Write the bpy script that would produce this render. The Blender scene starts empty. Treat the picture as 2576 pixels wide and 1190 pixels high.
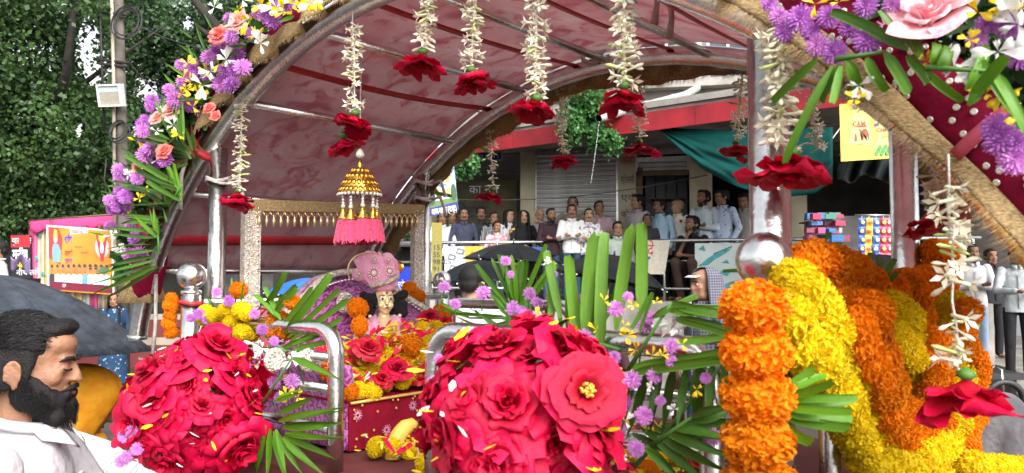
import bpy, bmesh, math, random
import numpy as np
from mathutils import Vector, Matrix, Euler, noise as mnoise
R = math.radians
random.seed(7); RNG = np.random.default_rng(7)
S = bpy.context.scene
COL = S.collection

# ---------------------------------------------------------------- camera, sky, sun, exposure
CAM_Z, PITCH, FPX = 1.82, R(2.9), 1950.0           # focal length for a 2576 px wide frame
cam = bpy.data.cameras.new('camera'); cam_o = bpy.data.objects.new('camera', cam); COL.objects.link(cam_o)
cam.sensor_width = 36; cam.lens = 36*FPX/2576; cam.clip_start = .02; cam.clip_end = 2000
cam_o.location = (0, 0, CAM_Z); cam_o.rotation_euler = (R(90)+PITCH, 0, 0)
cam.dof.use_dof = True; cam.dof.focus_distance = 2.6; cam.dof.aperture_fstop = 9.0
S.camera = cam_o
world = bpy.data.worlds.new('World'); S.world = world; world.use_nodes = True
wn, wl = world.node_tree.nodes, world.node_tree.links
SUN_EL, SUN_AZ = R(40), R(152)
sky = wn.new('ShaderNodeTexSky'); sky.sky_type = 'NISHITA'; sky.sun_disc = False
sky.sun_elevation = SUN_EL; sky.sun_rotation = SUN_AZ; sky.air_density = 1.0; sky.dust_density = 4.0; sky.ozone_density = 1.0
hsv = wn.new('ShaderNodeHueSaturation'); hsv.inputs['Saturation'].default_value = .22   # an even overcast sky
hsv.inputs['Value'].default_value = 1.0
bg = wn['Background']; bg.inputs['Strength'].default_value = .15
wl.new(sky.outputs[0], hsv.inputs['Color']); wl.new(hsv.outputs[0], bg.inputs['Color'])
sun = bpy.data.lights.new('sun', 'SUN'); sun.energy = 1.3; sun.angle = R(50); sun.color = (1, .97, .93)
sun_o = bpy.data.objects.new('sun', sun); COL.objects.link(sun_o)
sun_o.rotation_euler = Vector((-math.sin(SUN_AZ)*math.cos(SUN_EL), -math.cos(SUN_AZ)*math.cos(SUN_EL), -math.sin(SUN_EL))).to_track_quat('-Z', 'Y').to_euler()
S.view_settings.view_transform = 'Standard'; S.view_settings.look = 'None'
S.view_settings.gamma = 1.0; S.view_settings.use_curve_mapping = False
S.view_settings.exposure = 1.4
S.cycles.use_denoising = True
S.cycles.max_bounces = 7; S.cycles.diffuse_bounces = 4; S.cycles.glossy_bounces = 4
S.cycles.transparent_max_bounces = 6; S.cycles.caustics_reflective = False; S.cycles.caustics_refractive = False

# ---------------------------------------------------------------- coordinates
CAM = Vector((0, 0, CAM_Z))
def ray(px, py):
    x, y = (px-1288)/FPX, (595-py)/FPX
    return Vector((x, math.cos(PITCH)-y*math.sin(PITCH), math.sin(PITCH)+y*math.cos(PITCH)))
def at(px, py, Y):
    d = ray(px, py); return CAM+d*(Y/d.y)
# palanquin frame: s along its length, w across (0 = side towards us), z up
PA = Vector((-.857, 2.25, 0)); PV = Vector((math.cos(R(-40)), math.sin(R(-40)), 0)); PU = Vector((-PV.y, PV.x, 0))
def P(s, w, z): return PA+PV*s+PU*w+Vector((0, 0, z))
def on_plane(px, py, p0, n):
    d = ray(px, py); return CAM+d*((p0-CAM).dot(n)/d.dot(n))
def pw(px, py, w): return on_plane(px, py, PA+PU*w, PU)
def ps(px, py, s): return on_plane(px, py, PA+PV*s, PV)
def pz(px, py, z): return on_plane(px, py, Vector((0, 0, z)), Vector((0, 0, 1)))
# shop front frame: a along, b out towards the street
FO = Vector((-.35, 14.2, 0)); FA = Vector((math.cos(R(-12)), math.sin(R(-12)), 0)); FN = Vector((FA.y, -FA.x, 0))
def Fp(a, b, z): return FO+FA*a+FN*b+Vector((0, 0, z))
def fw(px, py, b): return on_plane(px, py, FO+FN*b, FN)
def fa(p): return (p-FO).dot(FA)
ZUP = Vector((0, 0, 1))
def basis(x, y, z, o=Vector()):
    m = Matrix((x, y, z)).transposed().to_4x4(); m.translation = o; return m
def look_m(o, z, roll=0., up=ZUP):
    z = z.normalized()
    x = up.cross(z)
    if x.length < 1e-4: x = Vector((1, 0, 0)).cross(z)
    x.normalize(); y = z.cross(x)
    return basis(x, y, z, o) @ Matrix.Rotation(roll, 4, 'Z')
def rnd(a, b): return random.uniform(a, b)

# ---------------------------------------------------------------- materials
MATS = {}
def mat(name, col, rough=.6, metal=0., var=.12, scale=25., bump=0., bscale=60., trans=0., spec=.5, sheen=0., coat=0., col2=None, rand=0., detail=3., coord='Object', stretch=None):
    if name in MATS: return MATS[name]
    m = bpy.data.materials.new(name); m.use_nodes = True; nt = m.node_tree; n, l = nt.nodes, nt.links
    b = n['Principled BSDF']; out = n['Material Output']
    b.inputs['Roughness'].default_value = rough; b.inputs['Metallic'].default_value = metal
    b.inputs['Specular IOR Level'].default_value = spec; b.inputs['Sheen Weight'].default_value = sheen
    b.inputs['Coat Weight'].default_value = coat
    tc = n.new('ShaderNodeTexCoord')
    nz = n.new('ShaderNodeTexNoise'); nz.inputs['Scale'].default_value = scale; nz.inputs['Detail'].default_value = detail
    vec = tc.outputs[coord]
    if stretch:
        mp = n.new('ShaderNodeMapping'); mp.inputs['Scale'].default_value = stretch; l.new(vec, mp.inputs['Vector']); vec = mp.outputs[0]
    l.new(vec, nz.inputs['Vector'])
    rp = n.new('ShaderNodeValToRGB'); rp.color_ramp.elements[0].position = .3; rp.color_ramp.elements[1].position = .7
    c = Vector(col[:3]); c2 = Vector(col2[:3]) if col2 else None
    lo = c*(1-var) if c2 is None else c; hi = c*(1+var) if c2 is None else c2
    rp.color_ramp.elements[0].color = (*lo, 1); rp.color_ramp.elements[1].color = (*[min(1, q) for q in hi], 1)
    l.new(nz.outputs[0], rp.inputs[0]); src = rp.outputs[0]
    if rand:
        oi = n.new('ShaderNodeObjectInfo'); mr = n.new('ShaderNodeMapRange'); mr.inputs[3].default_value = 1-rand; mr.inputs[4].default_value = 1+rand
        l.new(oi.outputs['Random'], mr.inputs[0]); h = n.new('ShaderNodeHueSaturation'); l.new(mr.outputs[0], h.inputs['Value']); l.new(src, h.inputs['Color']); src = h.outputs[0]
    l.new(src, b.inputs['Base Color'])
    if bump:
        nb = n.new('ShaderNodeTexNoise'); nb.inputs['Scale'].default_value = bscale; nb.inputs['Detail'].default_value = 4
        l.new(tc.outputs[coord], nb.inputs['Vector'])
        bp = n.new('ShaderNodeBump'); bp.inputs['Strength'].default_value = bump; bp.inputs['Distance'].default_value = .02
        l.new(nb.outputs[0], bp.inputs['Height']); l.new(bp.outputs[0], b.inputs['Normal'])
    if trans:
        t = n.new('ShaderNodeBsdfTranslucent'); mx = n.new('ShaderNodeMixShader'); mx.inputs[0].default_value = trans
        l.new(src, t.inputs['Color']); l.new(b.outputs[0], mx.inputs[1]); l.new(t.outputs[0], mx.inputs[2]); l.new(mx.outputs[0], out.inputs['Surface'])
    MATS[name] = m; return m

# ---------------------------------------------------------------- objects
WM = {}
def wm(o): return WM.get(o.name, Matrix.Identity(4)) if o else Matrix.Identity(4)
def tag(o, label=None, cat=None, group=None, kind=None):
    if label: o['label'] = label
    if cat: o['category'] = cat
    if group: o['group'] = group
    if kind: o['kind'] = kind
    return o
def link(name, data, parent=None, M=None):
    o = bpy.data.objects.new(name, data); COL.objects.link(o)
    M = M or Matrix.Identity(4)
    WM[o.name] = M.copy()
    if parent: o.parent = parent; o.matrix_local = wm(parent).inverted() @ M
    else: o.matrix_local = M
    return o
def thing(name, label, cat, loc=(0, 0, 0), group=None):
    o = link(name, None, None, Matrix.Translation(Vector(loc))); o.empty_display_size = .05
    return tag(o, label, cat, group)

class MB:
    def __init__(s): s.v = []; s.f = []
    def add(s, vs, fs):
        k = len(s.v); s.v += [tuple(q) for q in vs]; s.f += [tuple(i+k for i in f) for f in fs]; return s
    def box(s, c, size, M=None):
        c = Vector(c); h = [q/2 for q in size]; vs = []
        for i in range(8):
            d = Vector((h[0]*(1 if i & 1 else -1), h[1]*(1 if i & 2 else -1), h[2]*(1 if i & 4 else -1)))
            vs.append(c+(M @ d if M else d))
        return s.add(vs, [(0, 2, 3, 1), (4, 5, 7, 6), (0, 1, 5, 4), (2, 6, 7, 3), (0, 4, 6, 2), (1, 3, 7, 5)])
    def obox(s, o, ex, ey, ez):            # box from a corner and three edge vectors
        vs = [o+ex*i+ey*j+ez*k for k in (0, 1) for j in (0, 1) for i in (0, 1)]
        return s.add(vs, [(0, 2, 3, 1), (4, 5, 7, 6), (0, 1, 5, 4), (2, 6, 7, 3), (0, 4, 6, 2), (1, 3, 7, 5)])
    def tube(s, pts, r, n=8, cap=True, closed=False, flat=1.):
        pts = [Vector(p) for p in pts]; m = len(pts); rr = r if hasattr(r, '__len__') else [r]*m
        vs = []; fs = []; ref = None
        for i, p in enumerate(pts):
            if closed: t = pts[(i+1) % m]-pts[i-1]
            else: t = pts[min(i+1, m-1)]-pts[max(i-1, 0)]
            t = t.normalized() if t.length > 1e-9 else Vector((0, 0, 1))
            if ref is None: ref = Vector((0, 0, 1)) if abs(t.z) < .9 else Vector((1, 0, 0))
            x = (ref-t*ref.dot(t)); x = x.normalized() if x.length > 1e-6 else t.orthogonal().normalized()
            ref = x; y = t.cross(x)
            for k in range(n):
                a = 2*math.pi*k/n; vs.append(p+(x*math.cos(a)+y*math.sin(a)*flat)*rr[i])
        for i in range(m if closed else m-1):
            for k in range(n):
                a, b = i*n+k, i*n+(k+1) % n; c, d = ((i+1) % m)*n+k, ((i+1) % m)*n+(k+1) % n
                fs.append((a, b, d, c))
        if cap and not closed:
            fs.append(tuple(range(n-1, -1, -1))); fs.append(tuple((m-1)*n+k for k in range(n)))
        return s.add(vs, fs)
    def lathe(s, prof, n=16, M=None):
        vs = []; fs = []; m = len(prof)
        for r, z in prof:
            for k in range(n):
                a = 2*math.pi*k/n; q = Vector((r*math.cos(a), r*math.sin(a), z)); vs.append(M @ q if M else q)
        for i in range(m-1):
            for k in range(n): fs.append((i*n+k, i*n+(k+1) % n, (i+1)*n+(k+1) % n, (i+1)*n+k))
        fs.append(tuple(range(n-1, -1, -1))); fs.append(tuple((m-1)*n+k for k in range(n)))
        return s.add(vs, fs)
    def ell(s, c, r, n=10, M=None):
        r = r if hasattr(r, '__len__') else (r, r, r); c = Vector(c); h = max(4, n//2+1); vs = []; fs = []
        for i in range(1, h):
            th = math.pi*i/h
            for k in range(n):
                a = 2*math.pi*k/n; q = Vector((r[0]*math.sin(th)*math.cos(a), r[1]*math.sin(th)*math.sin(a), r[2]*math.cos(th))); vs.append(c+(M @ q if M else q))
        t = len(vs); q = Vector((0, 0, r[2])); vs += [c+(M @ q if M else q), c-(M @ q if M else q)]
        for i in range(h-2):
            for k in range(n): fs.append((i*n+k, (i+1)*n+k, (i+1)*n+(k+1) % n, i*n+(k+1) % n))
        for k in range(n): fs.append((t, k, (k+1) % n)); fs.append((t+1, (h-2)*n+(k+1) % n, (h-2)*n+k))
        return s.add(vs, fs)
    def grid(s, fn, nu, nv):
        vs = [fn(i/nu, j/nv) for j in range(nv+1) for i in range(nu+1)]
        fs = [(j*(nu+1)+i, j*(nu+1)+i+1, (j+1)*(nu+1)+i+1, (j+1)*(nu+1)+i) for j in range(nv) for i in range(nu)]
        return s.add(vs, fs)
    def sheet(s, fn, nu, nv, th):           # a sheet with real thickness; fn(u, v) -> point, offset along local normal
        e = 1e-3
        def nrm(u, v):
            a = Vector(fn(min(u+e, 1), v))-Vector(fn(max(u-e, 0), v)); b = Vector(fn(u, min(v+e, 1)))-Vector(fn(u, max(v-e, 0)))
            q = a.cross(b); return q.normalized() if q.length > 1e-12 else Vector((0, 0, 1))
        s.grid(fn, nu, nv); s.grid(lambda u, v: Vector(fn(1-u, v))-nrm(1-u, v)*th, nu, nv)
        k0 = len(s.v)-2*(nu+1)*(nv+1); k1 = k0+(nu+1)*(nv+1)
        A = lambda i, j: k0+j*(nu+1)+i
        B = lambda i, j: k1+j*(nu+1)+(nu-i)
        for i in range(nu): s.f.append((A(i, 0), B(i, 0), B(i+1, 0), A(i+1, 0))); s.f.append((A(i+1, nv), B(i+1, nv), B(i, nv), A(i, nv)))
        for j in range(nv): s.f.append((A(0, j+1), B(0, j+1), B(0, j), A(0, j))); s.f.append((A(nu, j), B(nu, j), B(nu, j+1), A(nu, j+1)))
        return s
    def mesh(s, name, m=None, smooth=True):
        me = bpy.data.meshes.new(name); me.from_pydata(s.v, [], s.f); me.update()
        if smooth:
            me.polygons.foreach_set('use_smooth', [True]*len(me.polygons))
        if m: me.materials.append(m)
        return me
    def build(s, name, m, parent=None, smooth=True, M=None):
        me = s.mesh(name, m, smooth); w = M or (Matrix.Translation(wm(parent).translation) if parent else Matrix.Identity(4))
        inv = w.inverted()
        if M is None and parent: me.transform(inv)
        return link(name, me, parent, w)
def sharp(o, ang=35):
    me = o.data; bm = bmesh.new(); bm.from_mesh(me)
    for e in bm.edges:
        if len(e.link_faces) == 2 and e.calc_face_angle(0) > R(ang): e.smooth = False
    bm.to_mesh(me); bm.free(); return o
BENCH = bpy.data.scenes.new('bench')
def bake(data, setup=None):            # evaluate one object on its own, away from the big scene
    o = bpy.data.objects.new('tmp', data); BENCH.collection.objects.link(o)
    if setup: setup(o)
    with bpy.context.temp_override(scene=BENCH, view_layer=BENCH.view_layers[0]):
        dg = bpy.context.evaluated_depsgraph_get(); me = bpy.data.meshes.new_from_object(o.evaluated_get(dg), depsgraph=dg)
    bpy.data.objects.remove(o); return me
def lettering(body, o, right, up, height, m, parent, align='LEFT', width=None, shear=0., bold=0., name='lettering'):
    c = bpy.data.curves.new(name, 'FONT'); c.body = body; c.size = height; c.align_x = align; c.align_y = 'CENTER'; c.shear = shear; c.offset = bold
    c.resolution_u = 2; c.extrude = 0.0
    right = right.normalized(); up = up.normalized()
    M = basis(right, up, right.cross(up), o)
    c.materials.append(m); me = bake(c); bpy.data.curves.remove(c)
    if not me.materials: me.materials.append(m)
    if width and len(me.vertices):
        xs = [v.co.x for v in me.vertices]; me.transform(Matrix.Diagonal((width/max(1e-4, max(xs)-min(xs)), 1, 1, 1)))
    me.name = name
    return link(name, me, parent, M)
def remesh(mb, name, m, vox, it=4, parent=None, M=None):
    me = mb.mesh(name, m)
    def setup(o):
        r = o.modifiers.new('r', 'REMESH'); r.mode = 'VOXEL'; r.voxel_size = vox; r.use_smooth_shade = True
        if it: k = o.modifiers.new('s', 'SMOOTH'); k.iterations = it; k.factor = .5
    ne = bake(me, setup); ne.name = name; bpy.data.meshes.remove(me)
    if not ne.materials: ne.materials.append(m)
    return link(name, ne, parent, M)
# ================================================================ materials
m_steel = mat('polished_steel', (.70, .69, .67), .24, 1., .14, 30, .08, 90)
m_steel_dull = mat('dull_steel', (.55, .54, .52), .32, 1., .15, 20)
m_asphalt = mat('wet_asphalt', (.055, .043, .036), .32, 0, .4, 2.5, .25, 30, spec=.6)
m_conc = mat('concrete', (.30, .28, .25), .85, 0, .35, 3, .3, 25)
m_conc_d = mat('stained_concrete', (.20, .185, .165), .85, 0, .5, 2.2, .3, 20)
m_cream = mat('cream_paint', (.52, .47, .33), .75, 0, .18, 3, .1, 30)
m_olive = mat('olive_wall_paint', (.10, .09, .045), .8, 0, .3, 3)
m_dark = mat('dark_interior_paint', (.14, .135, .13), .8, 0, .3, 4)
m_shutter = mat('galvanised_shutter', (.42, .42, .41), .5, .35, .22, 4, .1, 15)
m_red = mat('red_fascia_paint', (.30, .010, .018), .6, 0, .35, 2.5, .1, 20)
m_black = mat('black_plastic', (.012, .012, .013), .5, 0, .3, 20)
m_wire = mat('cable_rubber', (.015, .015, .015), .6)
m_pipe = mat('grey_pipe', (.36, .36, .36), .45, 0, .15, 6)
m_white = mat('white_print', (.66, .66, .64), .55, 0, .05, 5)
m_text_dark = mat('dark_lettering', (.03, .03, .06), .6)
m_text_blue = mat('blue_lettering', (.02, .10, .40), .6)
m_text_red = mat('red_lettering', (.55, .03, .03), .6)
m_text_white = mat('white_lettering', (.82, .82, .80), .6)
m_text_yellow = mat('yellow_lettering', (.85, .60, .03), .6)
m_glassd = mat('dark_window_glass', (.03, .06, .09), .12, 0, .5, 1.5, spec=.8)
m_wood = mat('old_wood', (.13, .085, .05), .7, 0, .3, 10)
m_teal = mat('green_tarpaulin', (.002, .048, .042), .7, 0, .18, 5, .25, 8, trans=.08, spec=.15)
m_bark = mat('dark_bark', (.022, .018, .015), .9, 0, .35, 8, .6, 12)
m_leaf = mat('tree_leaves', (.012, .040, .014), .5, 0, .5, 1.6, trans=.18, spec=.45, col2=(.085, .165, .04), detail=7)
m_leaf2 = mat('tree_leaves_dark', (.010, .034, .014), .5, 0, .5, 1.6, trans=.15, col2=(.06, .125, .035), detail=7)

# ================================================================ ground and platform
def gz(x, y): return -.002
gm = MB(); gm.grid(lambda u, v: Vector((-600+1200*u, -300+1200*v, 0)), 4, 4)
tag(gm.build('ground', m_asphalt), kind='structure', label='wet brown asphalt street with a dull sheen')
PLZ = 1.42
pm = MB(); pm.obox(Fp(-4.5, -4.4, -.1), FA*12.2, FN*5.95, ZUP*(PLZ+.1))
plat = tag(pm.build('raised_pavement', m_conc, smooth=False), kind='structure', label='raised concrete pavement in front of the shops')
st = MB(); st.obox(Fp(7.72, -4.4, -.1), FA*9, FN*6.6, ZUP*.66); st.obox(Fp(7.72, 2.22, -.1), FA*9, FN*.4, ZUP*.36)
tag(st.build('shop_steps', m_conc_d, smooth=False), kind='structure', label='low concrete steps before the dark shop')

# ================================================================ shop building
shop = thing('shop_building', 'row of shops with grey shutters, cream pillars and a red fascia', 'building', Fp(0, 0, 0))
ZL = 4.17
def fspan(p0, p1, b=0., y=500): return fa(fw(p0, y, b)), fa(fw(p1, y, b))
def fz(px, py, b=0.): return fw(px, py, b).z
def fbox(mb, p0, p1, z0, z1, b0, b1):
    a0, a1 = fspan(p0, p1, b1)
    mb.obox(Fp(a0, b0, z0), FA*(a1-a0), FN*(b1-b0), ZUP*(z1-z0)); return mb
for nm, p0, p1 in (('a', 1040, 1085), ('b', 1309, 1345), ('c', 1555, 1600), ('d', 1735, 1792), ('e', 1990, 2030), ('f', 2395, 2440)):
    q = MB(); fbox(q, p0, p1, PLZ if p1 < 2400 else .5, ZL, -.35, 0); q.build('pillar', m_cream, shop, False)
up = MB()
# upper wall with two window openings
A0, A1 = -2.6, 15.0
w1a, w1b = fspan(1612, 1742, 0, 160); w2a, w2b = fspan(1778, 1890, 0, 160)
wz0, wz1 = fz(1690, 205), fz(1690, 60)
up.obox(Fp(A0, -.3, ZL), FA*(A1-A0), FN*.3, ZUP*(wz0-ZL))
up.obox(Fp(A0, -.3, wz0), FA*(w1a-A0), FN*.3, ZUP*(wz1-wz0)); up.obox(Fp(w1b, -.3, wz0), FA*(w2a-w1b), FN*.3, ZUP*(wz1-wz0)); up.obox(Fp(w2b, -.3, wz0), FA*(A1-w2b), FN*.3, ZUP*(wz1-wz0))
up.obox(Fp(A0, -.3, wz1), FA*(A1-A0), FN*.3, ZUP*2.5)
up.build('upper_wall', m_conc_d, shop, False)
for a, b, mm in ((w1a, w1b, m_black), (w2a, w2b, m_glassd)):
    q = MB().obox(Fp(a+.002, -.28, wz0+.002), FA*(b-a-.004), FN*.04, ZUP*(wz1-wz0-.004)); wo = q.build('window', mm, shop, False)
    f = MB()
    for z in (wz0+.01, wz1-.07): f.obox(Fp(a+.01, -.235, z), FA*(b-a-.02), FN*.05, ZUP*.06)
    for k in (0, .5, 1): f.obox(Fp(a+.01+(b-a-.07)*k, -.232, wz0+.075), FA*.05, FN*.044, ZUP*(wz1-wz0-.15))
    f.build('frame', m_steel_dull, wo, False)
q = MB().obox(Fp(w1a-.2, .003, wz0-.16), FA*(w2b-w1a+.4), FN*.25, ZUP*.14); q.build('sill', m_conc, shop, False)
# room behind the open fronts
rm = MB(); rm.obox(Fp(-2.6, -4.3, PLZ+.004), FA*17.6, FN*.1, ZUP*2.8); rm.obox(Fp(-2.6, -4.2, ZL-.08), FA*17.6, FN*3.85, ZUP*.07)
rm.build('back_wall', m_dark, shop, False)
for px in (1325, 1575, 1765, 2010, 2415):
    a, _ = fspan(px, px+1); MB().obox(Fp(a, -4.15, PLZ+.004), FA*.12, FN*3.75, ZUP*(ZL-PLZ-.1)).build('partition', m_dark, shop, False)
# painted board inside the open shop
a0, a1 = fspan(1095, 1300, -.8)
sb = MB().obox(Fp(a0, -.86, fz(1200, 600, -.8)), FA*(a1-a0), FN*.05, ZUP*(fz(1200, 455, -.8)-fz(1200, 600, -.8))).build('painted_board', m_olive, shop, False)
lettering('का न.1', fw(1180, 478, -.79), FA, ZUP, .24, m_text_white, sb)
lettering('पेटाट', fw(1150, 535, -.79), FA, ZUP, .34, m_text_dark, sb, bold=.008)
# roller shutters, each slat its own piece
def shutter(p0, p1, z0, z1, b, pitch=.085):
    a0, a1 = fspan(p0, p1, b); sh = MB().obox(Fp(a0, b-.06, z0), FA*(a1-a0), FN*.02, ZUP*(z1-z0)).build('shutter', m_steel_dull, shop, False)
    L = a1-a0
    q = MB(); prof = [(0, 0), (.020, .012), (.026, .035), (.024, .058), (.006, .075), (0, .078)]
    vs = []; 
    for x in (0, L): vs += [(x, -d, z) for d, z in prof]
    n = len(prof); fs = [(i, n+i, n+i+1, i+1) for i in range(n-1)]+[tuple(range(n)), tuple(range(2*n-1, n-1, -1))]
    q.add(vs, fs); me = q.mesh('slat', m_shutter, False)
    z = z0
    while z < z1-pitch:
        M = basis(FA, -FN, ZUP, Fp(a0+rnd(-.004, .004), b-.035, z)); link('slat', me, sh, M); z += pitch
    for a in (a0-.03, a1-.02): MB().obox(Fp(a, b-.05, z0), FA*.05, FN*.07, ZUP*(z1-z0)).build('guide_rail', m_steel_dull, sh, False)
    return sh
shutter(1347, 1553, PLZ+.01, ZL-.02, -.08)
shutter(1602, 1733, fz(1660, 428), fz(1660, 392), -.06)
q = MB(); fbox(q, 1602, 1733, fz(1660, 441), fz(1660, 429), -.12, -.02); q.build('shutter_bottom_bar', m_wood, shop, False)
# awning soffit box above the big shutter, plus steel channel
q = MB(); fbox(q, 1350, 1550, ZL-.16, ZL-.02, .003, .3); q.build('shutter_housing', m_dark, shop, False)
# shelves and folded doors in the half-open shop
a0, a1 = fspan(1622, 1730, -.7)
for i in range(4):
    w = (a1-a0)/4; MB().obox(Fp(a0+w*i+.01, -.7-.05*(i % 2), PLZ+.01), FA*(w-.02), FN*.04, ZUP*(fz(1660, 440, -.7)-PLZ)).build('door_leaf', mat('slate_door', (.10, .11, .13), .5, .1, .25, 3), shop, False)
for z in (2.3, 2.75, 3.2):
    MB().obox(Fp(a0+.1, -.64, z), FA*.62, FN*.3, ZUP*.025).build('shelf', m_wood, shop, False)
q = MB().obox(fw(1604, 600, -.1), FA*.1, FN*.08, ZUP*1.25); q.build('door_post', m_wood, shop, False)
# sign strip over the half-open shop
a0, a1 = fspan(1568, 1748, .05)
sg = MB().obox(Fp(a0, .004, fz(1650, 388, .05)), FA*(a1-a0), FN*.04, ZUP*(fz(1650, 340, .05)-fz(1650, 388, .05))).build('shop_sign', mat('grey_sign', (.42, .41, .42), .6), shop, False)
lettering('ज्येfी', fw(1612, 354, .06), FA, ZUP, .2, mat('maroon_lettering', (.22, .02, .08), .6), sg)
lettering('स्टेशनरी एवं फोटो कापी', fw(1612, 374, .06), FA, ZUP, .075, m_text_dark, sg)
pcl = [o for o in shop.children if o.name.startswith('pillar')][2]
for t, y, h, mm in (('जोशी', 405, .17, m_text_red), ('स्टेशनरी', 453, .17, m_text_dark), ('एवं', 498, .15, m_text_dark), ('फोटो', 540, .15, m_text_dark)):
    lettering(t, fw(1562, y, .012), FA, ZUP, h*1.05, mm, pcl, width=fspan(1562, 1596)[1]-fspan(1562, 1596)[0])
# name board over the dark shop
a0, a1 = fspan(1170, 1262, .15)
nb = MB().obox(Fp(a0, .11, fz(1215, 404, .15)), FA*(a1-a0), FN*.04, ZUP*(fz(1215, 362, .15)-fz(1215, 404, .15))).build('name_board', mat('pale_board', (.45, .44, .42), .6), shop, False)
q = MB().obox(Fp(a0+.004, .151, fz(1215, 403, .15)), FA*(a1-a0-.008), FN*.006, ZUP*.13); bl = q.build('blue_band', mat('navy_band', (.02, .03, .14), .6), nb, False)
lettering('रिपेयरिंग करते जाते है', fw(1176, 378, .16), FA, ZUP, .09, m_text_dark, nb, width=.58)
lettering('फोल्डर बदले ।', fw(1176, 396, .17), FA, ZUP, .1, m_text_white, bl, width=.58)
# canopy slab with red fascia, set askew to the wall
FL, FR = at(1150, 352, 13.2), at(1900, 237, 10.0); FR.z = FL.z; fd = (FR-FL)
FL0 = FL-fd*.22; FR0 = FL+fd*1.9
out = Vector((fd.y, -fd.x, 0)).normalized()
def canopy_pt(t): return FL0+(FR0-FL0)*t
cs = MB()
bk0 = Fp(fa(FL0)-.3, .002, FL.z); bk1 = Fp(fa(FR0), .002, FL.z)
vs = []
for z in (-.07, .06): vs += [p+Vector((0, 0, z)) for p in (FL0-out*.03, FR0-out*.03, bk1, bk0)]
cs.add(vs, [(3, 2, 1, 0), (4, 5, 6, 7), (0, 1, 5, 4), (1, 2, 6, 5), (2, 3, 7, 6), (3, 0, 4, 7)]); cs.build('canopy_slab', m_conc_d, shop, False)
n = 14
for i in range(n):
    a, b = canopy_pt(i/n), canopy_pt((i+1)/n); e = (b-a)
    MB().obox(a+e*.003-Vector((0, 0, .27)), e*.994, out*.025, ZUP*.27).build('fascia_panel', m_red, shop, False)
MB().obox(FL0-out*.16+Vector((0, 0, .062)), (FR0-FL0), out*.17, ZUP*.09).build('ledge', m_conc, shop, False)
# drain pipe
pp = [fw(1757, -60, .16), fw(1757, 205, .16), fw(1754, 222, .22), at(1722, 240, 12.0), at(1600, 272, 11.4), at(1506, 298, 10.9)]
dp = thing('drain_pipe', 'grey drain pipe bending down to the red fascia edge', 'pipe', pp[1])
MB().tube(pp[:3], .062, 12).build('downpipe', m_pipe, dp); MB().tube(pp[2:], .062, 12, cap=False).build('spout_pipe', m_pipe, dp)
MB().tube(pp[3:], .056, 12, cap=False).build('bore', m_black, dp)
MB().lathe([(.07, -.05), (.075, -.04), (.075, .04), (.07, .05)], 14, Matrix.Translation(pp[1]+Vector((0, 0, .04)))).build('collar', m_pipe, dp)
for t in (.25, .8): MB().lathe([(.066, -.015), (.07, 0), (.066, .015)], 12, look_m(pp[3].lerp(pp[4], t), pp[4]-pp[3])).build('strap', m_white, dp)
dr = MB(); e = pp[-1]-Vector((0, 0, .05)); 
for i in range(34):
    t = (i+rnd(-.3, .3))/33; q = e+Vector((-.10*t-.02*t*t, -.05, -.02-.85*t)); dr.ell(q, (.0035, .0035, rnd(.006, .016)), 6)
tag(dr.build('water_drips', mat('rain_water', (.75, .78, .8), .05, 0, .02, 5, spec=.9)), 'thin string of rain water dripping from the pipe spout', 'water', kind='stuff')

# railing along the raised pavement
rail = thing('pavement_railing', 'shiny steel railing along the raised pavement edge', 'railing', Fp(0, 1.45, PLZ))
for z, r in ((2.37, .028), (2.05, .016), (1.62, .018)):
    for g0, g1 in ((-1.9, fa(fw(1366, 605, 1.45))), (fa(fw(1600, 605, 1.45)), 7.6)): MB().tube([Fp(g0, 1.45, z), Fp(g1, 1.45, z)], r, 8).build('rail', m_steel, rail)
for a in (-1.8, -.7, .42, 2.1, 3.1, 4.2, 5.3, 6.4, 7.5):
    MB().tube([Fp(a, 1.45, PLZ), Fp(a, 1.45, 2.35)], .022, 8).build('post', m_steel, rail)

# green tarpaulin
tarp = thing('tarpaulin_awning', 'sagging dark green tarpaulin tied up below the red fascia', 'tarpaulin', at(1880, 400, 10))
ybot = [(0, 322), (.25, 424), (.45, 470), (.68, 498), (.9, 488), (1, 452)]
def tfn(u, v):
    px = 1655+440*u; yt = 320+8*math.sin(u*3.1); yb = np.interp(u, [a for a, _ in ybot], [b for _, b in ybot]); d = 11.0-1.6*u
    fold = math.sin(v*17+u*9)*.05*(v**1.4)+math.sin(v*31-u*14)*.02*v+.03*math.sin(u*11+v*3)
    return at(px, yt+(yb-yt)*v, d-1.2*v*u*(1-.3*u)+fold)
MB().sheet(tfn, 46, 40, .004).build('sheet', m_teal, tarp)
MB().tube([at(1655, 320, 11.0), at(1643, 314, 11.05)], .008, 6).build('tie_cord', m_white, tarp)
MB().tube([at(2093, 350, 9.4), at(2130, 300, 9.6)], .008, 6).build('tie_cord', m_white, tarp)
# overhead wires across the shop fronts
def wire(name, label, pts, r=.009, sag=.1):
    q = []
    for i in range(len(pts)-1):
        for k in range(8):
            t = k/8; p = pts[i].lerp(pts[i+1], t); p.z -= sag*4*t*(1-t); q.append(p)
    q.append(pts[-1]); return tag(MB().tube(q, r, 5).build(name, m_wire), label, 'cable')
wire('cable', 'thin dark cable drooping across the big grey shutter', [at(1080, 500, 12.0), at(1420, 497, 11.8), at(1780, 440, 11.4)], .008, .03)
wire('cable', 'thin wire running down from canopy to grey spout pipe', [at(1380, 225, 11.5), at(1620, 290, 11.4)], .006, .02)

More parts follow.
